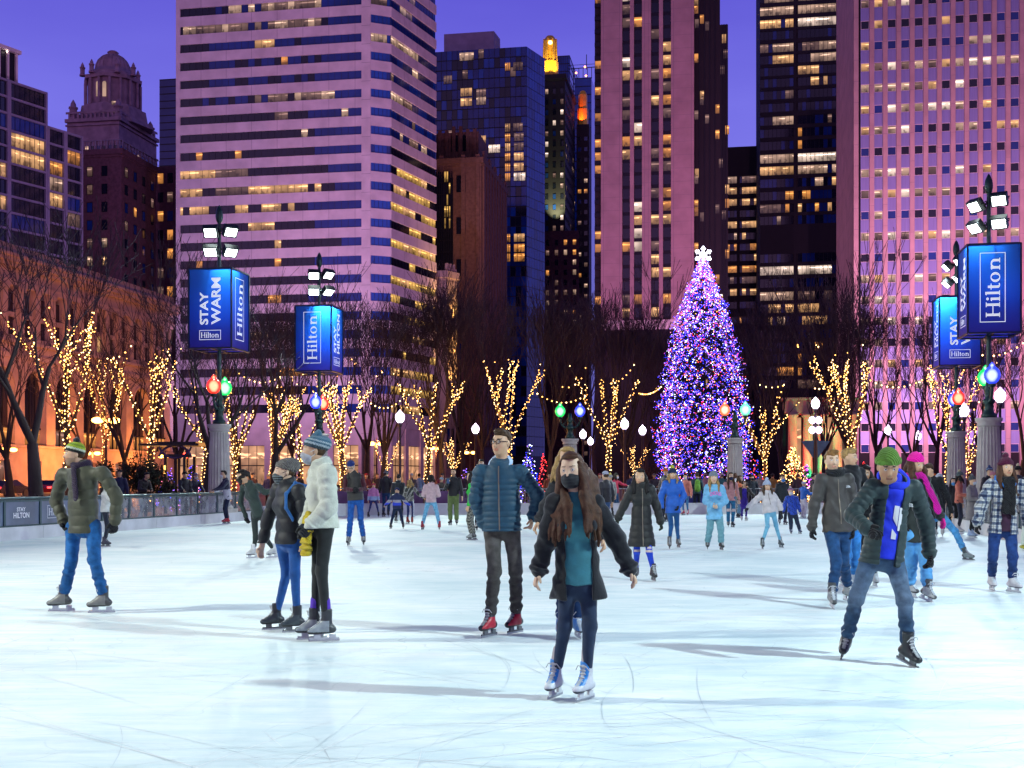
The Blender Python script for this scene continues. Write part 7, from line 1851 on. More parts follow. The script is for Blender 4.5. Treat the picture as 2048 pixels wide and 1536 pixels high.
def chest_logo(garment, x, y):
    def fn(k):
        P_ = []
        for r0, r1 in ((.004, .009), (.012, .017), (.020, .026)):
            P_ += [[(x - r * math.cos(a), y + r * math.sin(a)) for r, a in ((r0, a0), (r1, a0), (r1, a1), (r0, a1))] for a0, a1 in ((R(90 * i / 4), R(90 * (i + 1) / 4)) for i in range(4))]
        P_ = [[(x + (x - a) * 1.0 + .012, b) for a, b in p] for p in P_]
        for i, w in enumerate(('THE', 'NORTH', 'FACE')): P_ += text_polys(w, x - .020, y + .018 - i * .009, .030, .0075)
        drape(k, kid_ob(k, garment), P_, M['mark_white'], 'chest_mark')
    return fn
def zip_line(garment, top=.02, bot=-.52, w=.011, off=0.0):
    def fn(k): drape(k, kid_ob(k, garment), [[(off - w / 2, top + (bot - top) * i / 18), (off + w / 2, top + (bot - top) * i / 18), (off + w / 2, top + (bot - top) * (i + 1) / 18), (off - w / 2, top + (bot - top) * (i + 1) / 18)] for i in range(18)], M['zip'], 'zip')
    return fn
def chest_text(garment, t, x, y, w, h, m, arc=0.0):
    def fn(k): drape(k, kid_ob(k, garment), text_polys(t, x, y, w, h, arc), m, 'lettering')
    return fn
def glasses(k):
    hp = k['hp']; mb = MB()
    for q in (-1, 1):
        mb.tube([hp(q * .033 + .024 * math.cos(a), .104, .009 + .017 * math.sin(a)) for a in [2 * math.pi * i / 12 for i in range(13)]], .0032, 5)
        mb.tube([hp(q * .058, .100, .012), hp(q * .077, .05, .012), hp(q * .078, -.01, .008)], .003, 5)
    mb.tube([hp(-.01, .110, .012), hp(.01, .110, .012)], .003, 5); mb.build('glasses', M['black_paint'], k['body'])
M['phone_black'] = mat('phone_case', (.02, .02, .025), .3, 0, .05)
M['phone_glow'] = emit('phone_screen', (.75, .85, 1.0), 1.6, False)
def phone(label, i=1, screen=False, col=None):
    def fn(k):
        w = k['wr'][i]; a = nrm(w - k['el'][i]); c = w + a * .09 * k['s'] + k['Ft'] * .03
        t = thing('phone', label, 'phone', Vector(k['body'].location) + Vector(c)); mb = MB(); Mx = Matrix((Vector(k['Lt']), Vector(k['Ft']), Vector((0, 0, 1)))).transposed()
        mb.box((0, 0, 0), (.075, .010, .15), 0, Mx); mb.build('phone_body', M['phone_black'] if col is None else mat('phone_colour', col, .3, 0, .05), t)
        mb = MB(); mb.box(Vector(k['Ft']) * (.0065 if screen else -.0065), (.066, .002, .136), 0, Mx); mb.build('screen', M['phone_glow'], t)
    return fn
def backpack(label, col, col2, side=0.0, small=1.0, straps=(0, 1)):
    def fn(k):
        C, ax, Ft, Lt, s = k['C'], k['ax'], k['Ft'], k['Lt'], k['s']
        pr = [cap(C - ax * .04 * s - Ft * .20 * s + Lt * side, C - ax * .36 * s - Ft * .21 * s + Lt * side, .115 * s * small, .135 * s * small, .03, Ft, .62), cap(C - ax * .22 * s - Ft * .29 * s + Lt * side, C - ax * .34 * s - Ft * .29 * s + Lt * side, .07 * s, .085 * s, .02, Ft, .5)]
        Fd, lo = sdf(pr, k['h']); g = nets(Fd, lo, k['h']); r = mesh_obj('backpack', g, MA['shell'], None, col); r.location = k['body'].location
        tag(r, label, 'backpack')
        for i in straps:
            sx = (k['sh'][i] - C) * .72; pts = [C + sx * 1.0 - Ft * .13 * s + ax * .03, C + sx + ax * .07 * s + Ft * .01, C + sx + Ft * .115 * s - ax * .04 * s, C + sx * 1.1 + Ft * .125 * s - ax * .18 * s, C + sx * 1.25 + Ft * .06 * s - ax * .30 * s]
            pr = [cap(a, b, .022, .022, .01, Ft, .5) for a, b in zip(pts, pts[1:])]; Fd, lo = sdf(pr, k['h']); g = nets(Fd, lo, k['h'])
            if g is not None and len(g[1]): mesh_obj('strap', g, MA['cloth'], r, col2)
    return fn
def tee(col): return dict(name='shirt', m='cloth', col=col, thick=-.012, hem=.02)
BLACK, DK = (.009, .010, .013), (.014, .015, .018)
JEAN, NAVYJ, LIGHTJ = (.012, .082, .235), (.010, .034, .105), (.085, .28, .52)
def plaid(v, Cc, l, f, u):
    x = np.where(np.abs(l) > .22, v[:, 1] + l, l + .4 * f); a = np.mod(x, .085) / .085; b = np.mod(u, .085) / .085
    Cc[:, :3] = (.55, .56, .54); w = ((a < .42) * 1.0 + (b < .42) * 1.0); Cc[w == 1, :3] = (.10, .13, .20); Cc[w == 2, :3] = (.012, .02, .06); Cc[(np.abs(a - .7) < .05) | (np.abs(b - .7) < .05), :3] *= .5
def camo(v, Cc, l, f, u):
    n = np.sin(23 * l + 9 * u) * np.sin(19 * u - 7 * f + 2 * np.sin(14 * l)); Cc[:, :3] = (.30, .30, .27); Cc[n > .15, :3] = (.03, .035, .03); Cc[n < -.35, :3] = (.12, .12, .10)
def leaves(v, Cc, l, f, u):
    n = np.sin(75 * l + 20 * u + 2 * np.sin(40 * u)) * np.sin(70 * u - 25 * l); Cc[n > .35, :3] = (.006, .015, .12)
def chest_stripe(v, Cc, l, f, u): Cc[(u < -.10) & (u > -.17), :3] = (.33, .33, .38); Cc[(u < -.17) & (u > -.25), :3] = (.02, .05, .55)
def two_tone(hi, lo_, z): 
    def fn(v, Cc, l, f, u): Cc[u < z, :3] = lo_; Cc[u >= z, :3] = hi
    return fn

# ---- left man in the olive puffer
traced('man in olive puffer and yellow green bobble hat gliding leftwards at the left', ((123, 1224), (203, 1227)), (149, 909), ((126, 948), (205, 945)), ((112, 1002), (234, 994)), ((128, 1044), (230, 1042)), ((147, 1058), (187, 1056)), ((141, 1120), (195, 1118)), 872, yaw=-42, hyaw=-62, fyaw=(-78, -78), dz={'wr': (-.05, 0), 'el': (.05, .0)},
    bulk=1.12, tops=[dict(name='jacket', m='shell', col=(.050, .052, .030), thick=.024, hem=.06, quilt=(.013, .105, .1), collar=.05, arm=1.12)], legs=('jeans', JEAN), hat=('bobble', (.30, .40, .02), [(-.02, .030, (.012, .014, .012)), (.030, .052, (.55, .62, .45)), (.075, .095, (.16, .26, .02))], {'pom': (.015, .015, .02), 'poms': .8}), hair=('short', 'brown'), beard=.45, skin='fair', gloves=BLACK,
    scarf=((.025, .014, .035), (.30, .0), .3), boots=('grey', (.05, .05, .05), (.18, .18, .17)), curl=(.9, .6))
# ---- pair at left
def tied(k):
    q = k['H'] + k['Ft'] * .13 + k['ax'] * .06; pr = [cap(q + k['Lt'] * .05, q - k['ax'] * .27 + k['Lt'] * .03 + k['Ft'] * .03, .10, .115, .03, k['Ft'], .35, None, (.012, .05, 0)), cap(q - k['Lt'] * .06, q - k['ax'] * .25 - k['Lt'] * .04, .07, .09, .03, k['Ft'], .4, None, (.012, .05, .4))]
    pr.append(half(q - k['ax'] * .28, -k['ax'])); k['part']('tied_sweater', pr, 'knit', (.52, .40, .02), None, .004)
traced('girl in black puffer and grey beanie with striped mask beside the pale fleece woman', ((549, 1261), (590, 1266)), (569, 944), ((556, 977), (598, 981)), ((535, 1040), (612, 1038)), ((524, 1092), (612, 1088)), ((563, 1086), (590, 1086)), ((571, 1147), (594, 1147)), 912, yaw=-52, hyaw=-66, fyaw=(-72, -72), fem=True,
    tops=[dict(name='jacket', m='shell', col=BLACK, thick=.022, hem=.02, quilt=(.013, .115, .2), collar=.05, arm=1.06)], legs=('slim', (.010, .072, .26)), hat=('slouch', (.135, .125, .115), None, {'back': .055}), hair=('short', 'brown'), mask=((.015, .02, .022), (.14, .17, .18)), skin='pale', boots=('black', (.014, .018, .024), (.035, .05, .06)), curl=(.7, .7), extra=[backpack('blue and orange backpack worn by the girl in the black puffer', (.012, .10, .30), (.015, .10, .30), 0, .85, (1,))])
traced('woman in pale fleece and blue knit bobble hat with a yellow sweater tied on', ((624, 1281), (648, 1284)), (628, 902), ((634, 947), (655, 945)), ((628, 1010), (657, 1014)), ((612, 1052), (622, 1052)), ((638, 1060), (652, 1060)), ((634, 1142), (646, 1140)), 862, yaw=-72, hyaw=-76, fyaw=(-80, -76), fem=True,
    tops=[dict(name='fleece_jacket', m='fleece', col=(.60, .64, .52), thick=.040, hem=-.01, hemr=1.12, collar=.05, arm=1.2, wrk=.0035)], legs=('slim', (.018, .021, .021)), cuff=.24, sock=(.095, .035, .42), hat=('bobble', (.13, .22, .28), [(-.02, .03, (.035, .06, .08)), (.03, .05, (.36, .44, .48)), (.05, .066, (.05, .12, .17)), (.066, .082, (.34, .42, .46)), (.082, .1, (.07, .16, .22))], {'pom': (.05, .13, .19), 'back': .02, 'lift': .004}), hair=('short', 'brown'), mask=((.42, .44, .47),), skin='fair', gloves=(.022, .026, .030), boots=('grey', (.03, .035, .04), (.30, .34, .36)), extra=[tied], curl=(.8, .8))
# ---- man in the navy puffer, the woman he holds by the hand, the masked girl in front
def hood_light(k):
    C, ax, Ft, Lt, s = k['C'], k['ax'], k['Ft'], k['Lt'], k['s']
    k['part']('hood', [ell(C + ax * .085 * s - Ft * .075 * s, V3(.105, .06, .075) * s, (Lt, Ft, ax), .03), tor(C + ax * .075 * s, ax + Ft * .75, .085 * s, .026 * s, .03, 1.25), dict(ell(k['hp'](0, .01, -.03), V3(.078, .088, .125) * k['hs'], k['hax'], .01), op='s')], 'cloth', (.42, .56, .74), None, .003)
def locks(k):
    hp, C, ax, Ft, Lt, s = k['hp'], k['C'], k['ax'], k['Ft'], k['Lt'], k['s']; rs = random.Random(3)
    for q in (-1, 1):
        pr = []
        for j in [.6 * t for t in range(12)]:
            a = hp(q * (.066 + .004 * j), .035 - .022 * j, .055 - .012 * j); b = hp(q * (.086 + .006 * j), .030 - .020 * j, -.085); c = C + Lt * q * (.065 + .016 * j + rs.uniform(-.01, .01)) * s + Ft * (.122 - .012 * j) * s - ax * (.01 + .01 * j); e = c - ax * rs.uniform(.12, .24) * s + Lt * q * rs.uniform(-.02, .035) + Ft * .03
            pr += [cap(a, b, .016, .021, .014), cap(b, c, .021, .023, .014), cap(c, e, .023, .007, .012)]
        k['part']('hair_lock', pr, 'hair', HAIR['auburn'] if q < 0 else (.062, .027, .012), None, .003)
traced('man in navy quilted puffer and glasses with red and black skates', ((978, 1275), (1030, 1268)), (1003, 886), ((961, 943), (1041, 943)), ((951, 998), (1076, 992)), ((966, 1046), (1066, 1034)), ((984, 1058), (1023, 1058)), ((989, 1140), (1031, 1138)), 861, yaw=-8, hyaw=-34, fyaw=(-32, -34), bulk=1.08,
    tops=[dict(name='jacket', m='shell', col=(.009, .052, .095), thick=.022, hem=.03, quilt=(.011, .052, .1), collar=.04, arm=1.14)], legs=('jeans', (.052, .047, .044)), hair=('short', 'brown'), skin='fair', boots=('black', (.016, .020, .028), (.42, .012, .03)), extra=[zip_line('jacket', .05, -.53), glasses, hood_light], curl=(.6, .9), s=.985)
traced('blond woman hidden behind the masked girl, holding the hand of the navy puffer man', ((1122, 1278), (1156, 1277)), (1133, 921), ((1112, 968), (1170, 968)), ((1092, 1012), (1196, 1025)), ((1078, 1040), (1205, 1075)), ((1124, 1075), (1160, 1075)), ((1127, 1160), (1158, 1160)), 893, yaw=0, fyaw=(-10, 10), fem=True,
    tops=[dict(name='coat', m='coat', col=(.02, .021, .024), thick=.015, hem=.12, collar=.03)], legs=('jeans', NAVYJ), hair=('mid', 'blond'), skin='fair', boots=('white', (.5, .6, .68), (.1, .3, .6)))
traced('girl with long auburn hair, black face mask and open black jacket over teal sweatshirt', ((1110, 1396), (1170, 1402)), (1144, 941), ((1113, 1004), (1189, 1008)), ((1094, 1076), (1231, 1078)), ((1077, 1142), (1259, 1138)), ((1136, 1172), (1176, 1172)), ((1129, 1252), (1178, 1250)), 897, yaw=3, hyaw=-20, tilt=5, nod=6, fyaw=(-26, -34), fem=True, openoff=.0,
    tops=[dict(name='sweatshirt', m='cloth', col=(.035, .165, .205), thick=.004, hem=.0, hemr=.96), dict(name='jacket', m='coat', col=(.008, .009, .013), thick=.030, hem=.09, hemr=1.20, collar=.02, open_=.17, arm=1.1)], legs=('slim', (.013, .026, .060)), cuff=.20, sock=(.45, .40, .40), hair=('long', 'auburn', 1.12), mask=((.013, .014, .018), (.022, .024, .030)), skin='pale', boots=('whiteblue', (.70, .74, .76), (.03, .26, .70)), curl=(.5, .5), extra=[locks])
# ---- long coat woman, blue jacket, pale hoodie, fleece girl, small child
traced('woman with black hair in long black quilted coat and bright blue ripped jeans', ((1272, 1160), (1307, 1163)), (1280, 955), ((1264, 977), (1301, 977)), ((1248, 1011), (1313, 1011)), ((1236, 1036), (1321, 1044)), ((1273, 1052), (1293, 1052)), ((1274, 1104), (1297, 1104)), 934, yaw=2, hyaw=-8, fem=True,
    tops=[dict(name='long_coat', m='shell', col=(.012, .013, .013), thick=.030, hem=.30, hemr=1.30, quilt=(.008, .095, .1), collar=.05, hood=True)], legs=('slim', (.008, .045, .45), 'ripped'), hair=('mid', 'black', 1.15), skin='fair', gloves=(.015, .02, .012), boots=('black', (.018, .018, .018)), extra=[zip_line('long_coat', .0, -.8, .012)], curl=(.4, .7))
traced('woman in bright blue puffer and navy hat with yellow pompom', ((1339, 1099), (1357, 1096)), (1345, 950), ((1331, 967), (1359, 967)), ((1322, 992), (1368, 992)), ((1323, 1014), (1358, 1012)), ((1339, 1024), (1353, 1024)), ((1340, 1050), (1355, 1050)), 931, yaw=4, hyaw=0, fem=True, fyaw=(-4, 8), dz={'wr': (0, -.1)},
    tops=[dict(name='jacket', m='shell', col=(.012, .105, .47), thick=.026, hem=.03, quilt=(.010, .10, .2), collar=.05, arm=1.1)], legs=('slim', JEAN), hat=('bobble', (.012, .025, .07), None, {'pom': (.42, .44, .03), 'poms': 1.15, 'tall': .012}), hair=('mid', 'blond'), skin='fair', gloves=(BLACK, BLACK), boots=('black', (.07, .07, .07)))
traced('girl in oversized pale blue sweatshirt with pink lettering and grey beanie', ((1415, 1100), (1443, 1101)), (1427, 956), ((1416, 976), (1442, 976)), ((1412, 1002), (1450, 1002)), ((1424, 1010), (1437, 1012)), ((1422, 1030), (1437, 1030)), ((1420, 1056), (1440, 1056)), 936, yaw=0, fem=True, dz={'wr': (-.24, -.24), 'el': (-.02, -.02)},
    tops=[dict(name='sweatshirt', m='cloth', col=(.17, .44, .66), thick=.040, hem=.10, hemr=1.08, arm=1.25, collar=.01)], legs=('loose', (.14, .32, .37)), hat=('beanie', (.20, .24, .28), None, {'tall': .014}), hair=('long', 'blond', .9), skin='pale', boots=('black', (.02, .022, .026)), extra=[chest_text('sweatshirt', 'CHICAGO', -.115, -.17, .23, .075, M['mark_pink'], .03)], curl=(1, 1))
traced('girl in white fleece with pale bobble hat and starred leggings, arms spread', ((1525, 1099), (1563, 1096)), (1534, 973), ((1523, 990), (1546, 990)), ((1508, 1004), (1559, 1010)), ((1497, 1014), (1563, 1027)), ((1534, 1026), (1546, 1026)), ((1531, 1052), (1554, 1051)), 950, yaw=4, fem=True, roll=(0, 8), hs=.90, s=.84, 
    tops=[dict(name='fleece_jacket', m='fleece', col=(.60, .56, .56), thick=.028, hem=.0, hemr=1.05, collar=.06, arm=1.15, hood=True)], legs=('slim', (.16, .42, .58), 'stars'), hat=('bobble', (.42, .50, .64), None, {'pom': (.45, .55, .7), 'tall': .02}), hair=('mid', 'brown'), skin='fair', gloves=(.03, .028, .03), boots=('black', (.04, .055, .06)), extra=[zip_line('fleece_jacket', .04, -.2)])
traced('small child in blue leaf patterned jacket, white mask and pink striped bobble hat', ((1582, 1068), (1600, 1068)), (1581, 983), ((1574, 996), (1592, 996)), ((1569, 1010), (1597, 1010)), ((1567, 1021), (1600, 1022)), ((1580, 1029), (1590, 1029)), ((1581, 1045), (1594, 1045)), 970, yaw=8, hs=.86, s=.70,
    tops=[dict(name='jacket', m='shell', col=(.016, .07, .46), thick=.024, hem=.02, collar=.03, arm=1.2, pat=leaves)], legs=('loose', (.02, .03, .06)), hat=('bobble', (.42, .32, .42), [(.03, .05, (.5, .08, .3)), (.07, .09, (.04, .05, .06))], {'pom': (.6, .45, .55)}), mask=((.66, .68, .7),), skin='pale', gloves=(.02, .03, .12), boots=('black', (.012, .03, .12)))
# ---- right front group
traced('man in charcoal jacket and dark jeans looking ahead, left of the green beanie', ((1664, 1217), (1697, 1204)), (1664, 922), ((1643, 959), (1697, 959)), ((1628, 1012), (1709, 1012)), ((1624, 1055), (1706, 1056)), ((1661, 1062), (1690, 1062)), ((1662, 1122), (1694, 1118)), 894, yaw=4, hyaw=2, fyaw=(-4, 12), pitch=(6, 0),
    tops=[tee(BLACK), dict(name='jacket', m='shell', col=(.046, .042, .039), thick=.022, hem=.02, collar=.06, arm=1.1)], legs=('jeans', (.010, .042, .115)), hair=('short', 'ginger'), beard=.3, skin='pale', gloves=BLACK, boots=('grey', (.05, .055, .06), (.20, .22, .23)), extra=[chest_logo('jacket', .11, -.10), zip_line('jacket', .0, -.5)], scarf=((.012, .013, .015), (0, 0), 0), curl=(.6, .6))
traced('blond man in black jacket looking right, behind the charcoal jacket man', ((1690, 1178), (1712, 1176)), (1699, 916), ((1681, 945), (1722, 945)), ((1672, 990), (1734, 990)), ((1676, 1030), (1732, 1030)), ((1690, 1040), (1712, 1040)), ((1690, 1110), (1712, 1110)), 894, yaw=30, hyaw=52,
    tops=[dict(name='jacket', m='coat', col=BLACK, thick=.018, hem=.05, collar=.04)], legs=('jeans', (.03, .16, .42)), hair=('short', 'blond'), skin='fair', boots=('white', (.45, .5, .55)))
traced('woman with dark curly hair peeping out behind the green beanie man', ((1732, 1176), (1750, 1174)), (1729, 948), ((1714, 972), (1748, 972)), ((1708, 1010), (1756, 1010)), ((1712, 1042), (1754, 1042)), ((1724, 1052), (1744, 1052)), ((1728, 1112), (1748, 1112)), 928, yaw=-10, nod=12, fem=True,
    tops=[dict(name='coat', m='coat', col=BLACK, thick=.018, hem=.1, collar=.04)], legs=('slim', DK), hair=('bob', 'dark', 1.5), skin='tan', boots=('white', (.5, .5, .5)))
def tee_mark(k): drape(k, kid_ob(k, 'hoodie'), [[(-.01, -.14), (.03, -.14), (.03, -.30), (-.01, -.24)], [(.035, -.15), (.062, -.15), (.062, -.33), (.035, -.33)], [(-.01, -.32), (.03, -.36), (.03, -.40), (-.01, -.40)]], M['mark_white'], 'print')
def blue_hood(k):
    C, ax, Ft, Lt, s = k['C'], k['ax'], k['Ft'], k['Lt'], k['s']
    k['part']('hood', [ell(C + ax * .085 * s - Ft * .07 * s, V3(.125, .065, .085) * s, (Lt, Ft, ax), .03), tor(C + ax * .07 * s, ax + Ft * .85, .098 * s, .034 * s, .03, 1.3), dict(ell(k['hp'](0, .01, -.03), V3(.080, .09, .125) * k['hs'], k['hax'], .01), op='s')], 'cloth', (.012, .035, .66), None, .003)
traced('man in olive green beanie and open dark puffer over a bright blue hoodie', ((1684, 1316), (1815, 1331)), (1776, 934), ((1745, 974), (1828, 976)), ((1705, 1030), (1853, 1048)), ((1735, 1058), (1859, 1106)), ((1741, 1120), (1787, 1120)), ((1716, 1196), (1797, 1198)), 888, yaw=8, hyaw=-8, nod=20, fyaw=(-22, 24), pitch=(8, 14), roll=(-13, 7), dz={'wr': (-.22, .03), 'el': (-.02, .05), 'head': -.06}, hs=1.0,
    tops=[dict(name='hoodie', m='cloth', col=(.012, .03, .60), thick=.0, hem=.0, hemr=.97), dict(name='jacket', m='shell', col=(.014, .032, .034), thick=.024, hem=.05, hemr=1.08, quilt=(.008, .052, .3), open_=.125, collar=.02, arm=1.12)], openoff=.01, legs=('jeans', (.022, .055, .11), 'wash'), hat=('beanie', (.095, .205, .030), None, {'lift': -.004, 'tall': .012}), hair=('short', 'dark'), skin='tan', gloves=(.014, .014, .016), boots=('black', (.013, .015, .018)), extra=[chest_logo('jacket', .125, -.13), tee_mark, blue_hood], curl=(1.1, 1.0), cuff=.13)
traced('woman in shocking pink beanie and long pink scarf over a dark coat', ((1822, 1196), (1852, 1203)), (1831, 928), ((1806, 964), (1850, 962)), ((1798, 1010), (1868, 1004)), ((1805, 1050), (1881, 1034)), ((1818, 1076), (1842, 1076)), ((1826, 1122), (1842, 1118)), 905, yaw=18, hyaw=26, nod=16, fyaw=(16, 24), fem=True, pitch=(0, 14),
    tops=[dict(name='coat', m='coat', col=(.022, .028, .027), thick=.020, hem=.06, collar=.03)], legs=('loose', (.10, .34, .66)), hat=('beanie', (.85, .008, .36), None, {'lift': .002, 'tall': .008}), hair=('mid', 'auburn'), skin='fair', gloves=((.02, .02, .02), (.75, .02, .28)), scarf=((.52, .004, .27), (.42, 0), .42), boots=('grey', (.06, .06, .065), (.35, .36, .37)))
traced('man in black sweater leaning over with one leg stretched out to the right', ((1858, 1118), (1938, 1121)), (1858, 941), ((1848, 964), (1880, 960)), ((1846, 1000), (1895, 994)), ((1852, 1028), (1903, 1024)), ((1862, 1034), (1880, 1032)), ((1860, 1078), (1903, 1062)), 925, yaw=-22, hyaw=-60, nod=25, fyaw=(-20, 35), roll=(0, 30), lift=(0, 0),
    tops=[dict(name='sweater', m='knit', col=BLACK, thick=.012, hem=.04)], legs=('jeans', (.06, .25, .50)), hair=('short', 'brown'), skin='fair', boots=('black', (.05, .06, .06), (.2, .25, .25)))
traced('woman in checked jacket and maroon bobble hat at the right edge', ((1984, 1182), (2027, 1186)), (2012, 936), ((1981, 970), (2041, 970)), ((1962, 1012), (2050, 1014)), ((1955, 1046), (2056, 1050)), ((1990, 1060), (2021, 1060)), ((1988, 1112), (2018, 1112)), 903, yaw=-3, hyaw=2, fyaw=(-6, 20), fem=True,
    tops=[dict(name='shirt', m='cloth', col=(.035, .010, .03), thick=.0, hem=.03), dict(name='jacket', m='fleece', col=(.5, .5, .5), thick=.034, hem=.06, hemr=1.12, arm=1.22, open_=.12, pat=plaid), ], legs=('jeans', (.010, .030, .115)), hat=('bobble', (.075, .006, .032), None, {'pom': (.06, .005, .026), 'poms': 1.1, 'tall': .006}), hair=('long', 'auburn'), skin='fair', gloves=BLACK, scarf=((.010, .010, .012), (.40, .40), .0), boots=('white', (.62, .60, .62), (.5, .5, .52)),
    extra=[lambda k: k['part']('hood_lining', [tor(k['C'] + k['ax'] * .06, k['ax'] + k['Ft'] * .8, .115, .028, .02, 1.3)], 'cloth', (.03, .20, .62))])
# ---- middle distance
traced('young man in grey vest with a maroon sleeve, hands together, at mid left', ((697, 1092), (727, 1091)), (702, 933), ((693, 953), (723, 953)), ((690, 978), (729, 977)), ((706, 980), (717, 980)), ((703, 1000), (720, 1000)), ((702, 1038), (721, 1038)), 918, yaw=4, nod=30, hyaw=-6, dz={'wr': (-.22, -.22)},
    tops=[dict(name='sweater', m='cloth', col=(.06, .012, .022), thick=.006, hem=.0), dict(name='vest', m='shell', col=(.03, .03, .028), thick=.022, hem=.02, vest=True, quilt=(.008, .1, .1))], legs=('jeans', (.014, .085, .33)), hat=('cap', (.012, .03, .16), None, {}), hair=('short', 'dark'), skin='pale', boots=('black', (.03, .035, .035), (.2, .2, .19)), gloves=BLACK, extra=[glasses, backpack('olive backpack on the young man in the grey vest', (.06, .08, .03), (.02, .02, .02), 0, .9)])
traced('woman in dark green sweater leaning far to the left while skating', ((505, 1117), (545, 1116)), (484, 953), ((486, 974), (516, 972)), ((481, 1005), (530, 985)), ((492, 1034), (548, 980)), ((508, 1030), (526, 1032)), ((512, 1075), (533, 1078)), 936, yaw=-48, hyaw=-62, nod=15, fem=True, fyaw=(-50, -50), s=.92,
    tops=[dict(name='sweater', m='cloth', col=(.024, .040, .036), thick=.008, hem=.04, collar=.03)], legs=('slim', (.020, .030, .028)), hair=('pony', 'dark'), mask=((.012, .012, .014),), skin='fair', gloves=BLACK, boots=('white', (.62, .64, .64), (.5, .52, .52)))
G_ = 'skaters and onlookers far across the rink'
def A(label, foot, top, yaw, tops, legs, **k): return auto(label, foot, top, yaw, tops=tops, legs=legs, **k)
def jk(col, **k):
    d = dict(name='jacket', m='shell', col=col, thick=.024, hem=.02, collar=.04, arm=1.1); d.update(k); return [d]
A('man in navy and white jacket leaning on the left rink wall in red skates', (453, 1048), 937, -65, jk((.02, .025, .06), pat=two_tone((.02, .022, .05), (.52, .54, .58), -.26), hem=.12), ('jeans', (.015, .02, .05)), arms=('rail', 'rail'), lean=.12, mask=((.6, .62, .65),), hair=('short', 'dark'), boots=('red', (.38, .012, .03)))
A('child in pink to blue puffer seen from behind at the far left', (747, 1035), 960, 172, jk((.5, .2, .4), pat=two_tone((.55, .20, .42), (.30, .42, .62), -.22), hood=True), ('slim', (.02, .03, .14)), pose='apart', hat=('beanie', (.45, .05, .08), None, {'pom': (.5, .3, .05)}), s=.74, hs=.88, boots=('black', BLACK))
A('man in black hooded jacket and grey bobble hat seen from behind', (772, 1034), 938, 168, jk(BLACK, hood=True), ('jeans', NAVYJ), hat=('bobble', (.10, .10, .13), [(.03, .05, (.3, .3, .35))], {'pom': (.15, .15, .18)}), hair=('short', 'dark'), boots=('black', BLACK))
A('person in dark hooded coat behind the blue striped child', (797, 1046), 945, 170, jk((.012, .018, .024), hood=True), ('jeans', (.012, .014, .02)), hair=('short', 'dark'), boots=('grey', (.1, .1, .1), (.3, .32, .33)))
A('child in blue hooded jacket with a grey and blue back stripe, legs apart', (794, 1058), 972, 176, jk((.008, .016, .07), hood=True, pat=chest_stripe), ('jeans', (.010, .02, .055)), pose='apart', arms=('out', 'out'), hat=('beanie', (.008, .02, .09), None, {}), s=.68, hs=.88, boots=('black', (.03, .03, .03)))
A('blond girl in camouflage jacket seen from behind', (820, 1048), 959, 165, jk((.2, .2, .2), pat=camo), ('slim', (.012, .02, .10), 'stripe'), arms=('down', 'out'), hair=('mid', 'blond'), fem=True, s=.80, hs=.92, boots=('red', (.30, .03, .015)))
A('woman in pale pink puffer and red skates seen from behind, legs wide', (862, 1060), 943, 178, jk((.56, .40, .42), quilt=(.010, .09, .1), hood=True), ('jeans', (.16, .42, .62)), pose='apart', arms=('front', 'front'), fem=True, hat=('beanie', (.012, .010, .012), None, {}), hair=('bob', 'dark'), gloves=(.5, .5, .35), boots=('red', (.30, .01, .03)))
A('person in dark coat and pale blue beanie at the far kerb', (883, 1022), 952, 174, jk((.035, .028, .024), hem=.12), ('slim', BLACK), hat=('beanie', (.25, .30, .38), None, {}), boots=('black', BLACK), ground=50)
A('bearded man in black jacket and olive trousers holding up a phone', (907, 1051), 933, -8, jk(BLACK, collar=.05), ('loose', (.12, .17, .055)), arms=('phone', 'down'), hair=('short', 'brown'), beard=.6, boots=('black', BLACK), extra=[phone('phone held up by the bearded man in olive trousers', 0, False, (.02, .08, .2))])
A('woman with long dark hair in bright green top and patterned trousers', (944, 1081), 938, -100, [dict(name='jacket', m='cloth', col=(.03, .46, .06), thick=.014, hem=.04)], ('loose', (.22, .22, .18), 'pattern'), fem=True, hair=('long', 'dark', 1.3), boots=('black', (.03, .03, .035), (.25, .28, .28)))
A('dark haired man in black just left of the navy puffer man', (962, 1062), 914, 10, jk(BLACK), ('jeans', (.02, .02, .025)), hair=('short', 'dark'), boots=('black', BLACK))
A('person in white headband and black jacket half hidden by the masked girl', (1212, 1070), 938, -140, jk((.012, .013, .016), pat=two_tone((.03, .03, .035), (.012, .012, .016), -.1)), ('slim', (.02, .06, .16)), hat=('cap', (.45, .48, .6), [(.02, .04, (.02, .02, .05))], {}), hair=('short', 'brown'), boots=('black', BLACK))
A('child in grey hat with yellow pompom behind the masked girl', (1221, 1036), 946, -150, jk((.26, .26, .24)), ('slim', DK), hat=('bobble', (.32, .33, .34), None, {'pom': (.6, .5, .08), 'poms': 1.2}), boots=('black', BLACK))
A('person in red jacket and dark hood holding the far fence', (1231, 1025), 944, 60, jk((.42, .012, .05), hem=.03), ('jeans', (.02, .07, .16)), arms=('out', 'reach'), hat=('beanie', (.05, .045, .035), None, {'tall': .01}), mask=((.6, .62, .65),), hair=('mid', 'dark'), boots=('red', (.3, .02, .03)), ground=50.2)
A('person in orange beanie and grey jacket behind the blue puffer woman', (1330, 1044), 933, 120, jk((.06, .065, .07), hem=.05), ('jeans', (.03, .04, .06)), hat=('beanie', (.62, .17, .03), None, {}), mask=((.35, .42, .6),), boots=('black', BLACK))
A('person in coral coat and red skates behind the blue puffer woman', (1371, 1031), 945, -30, jk((.50, .16, .12), hem=.10), ('slim', (.03, .12, .26)), mask=((.6, .6, .62),), hair=('short', 'dark'), arms=('down', 'down'), boots=('red', (.35, .02, .05)))
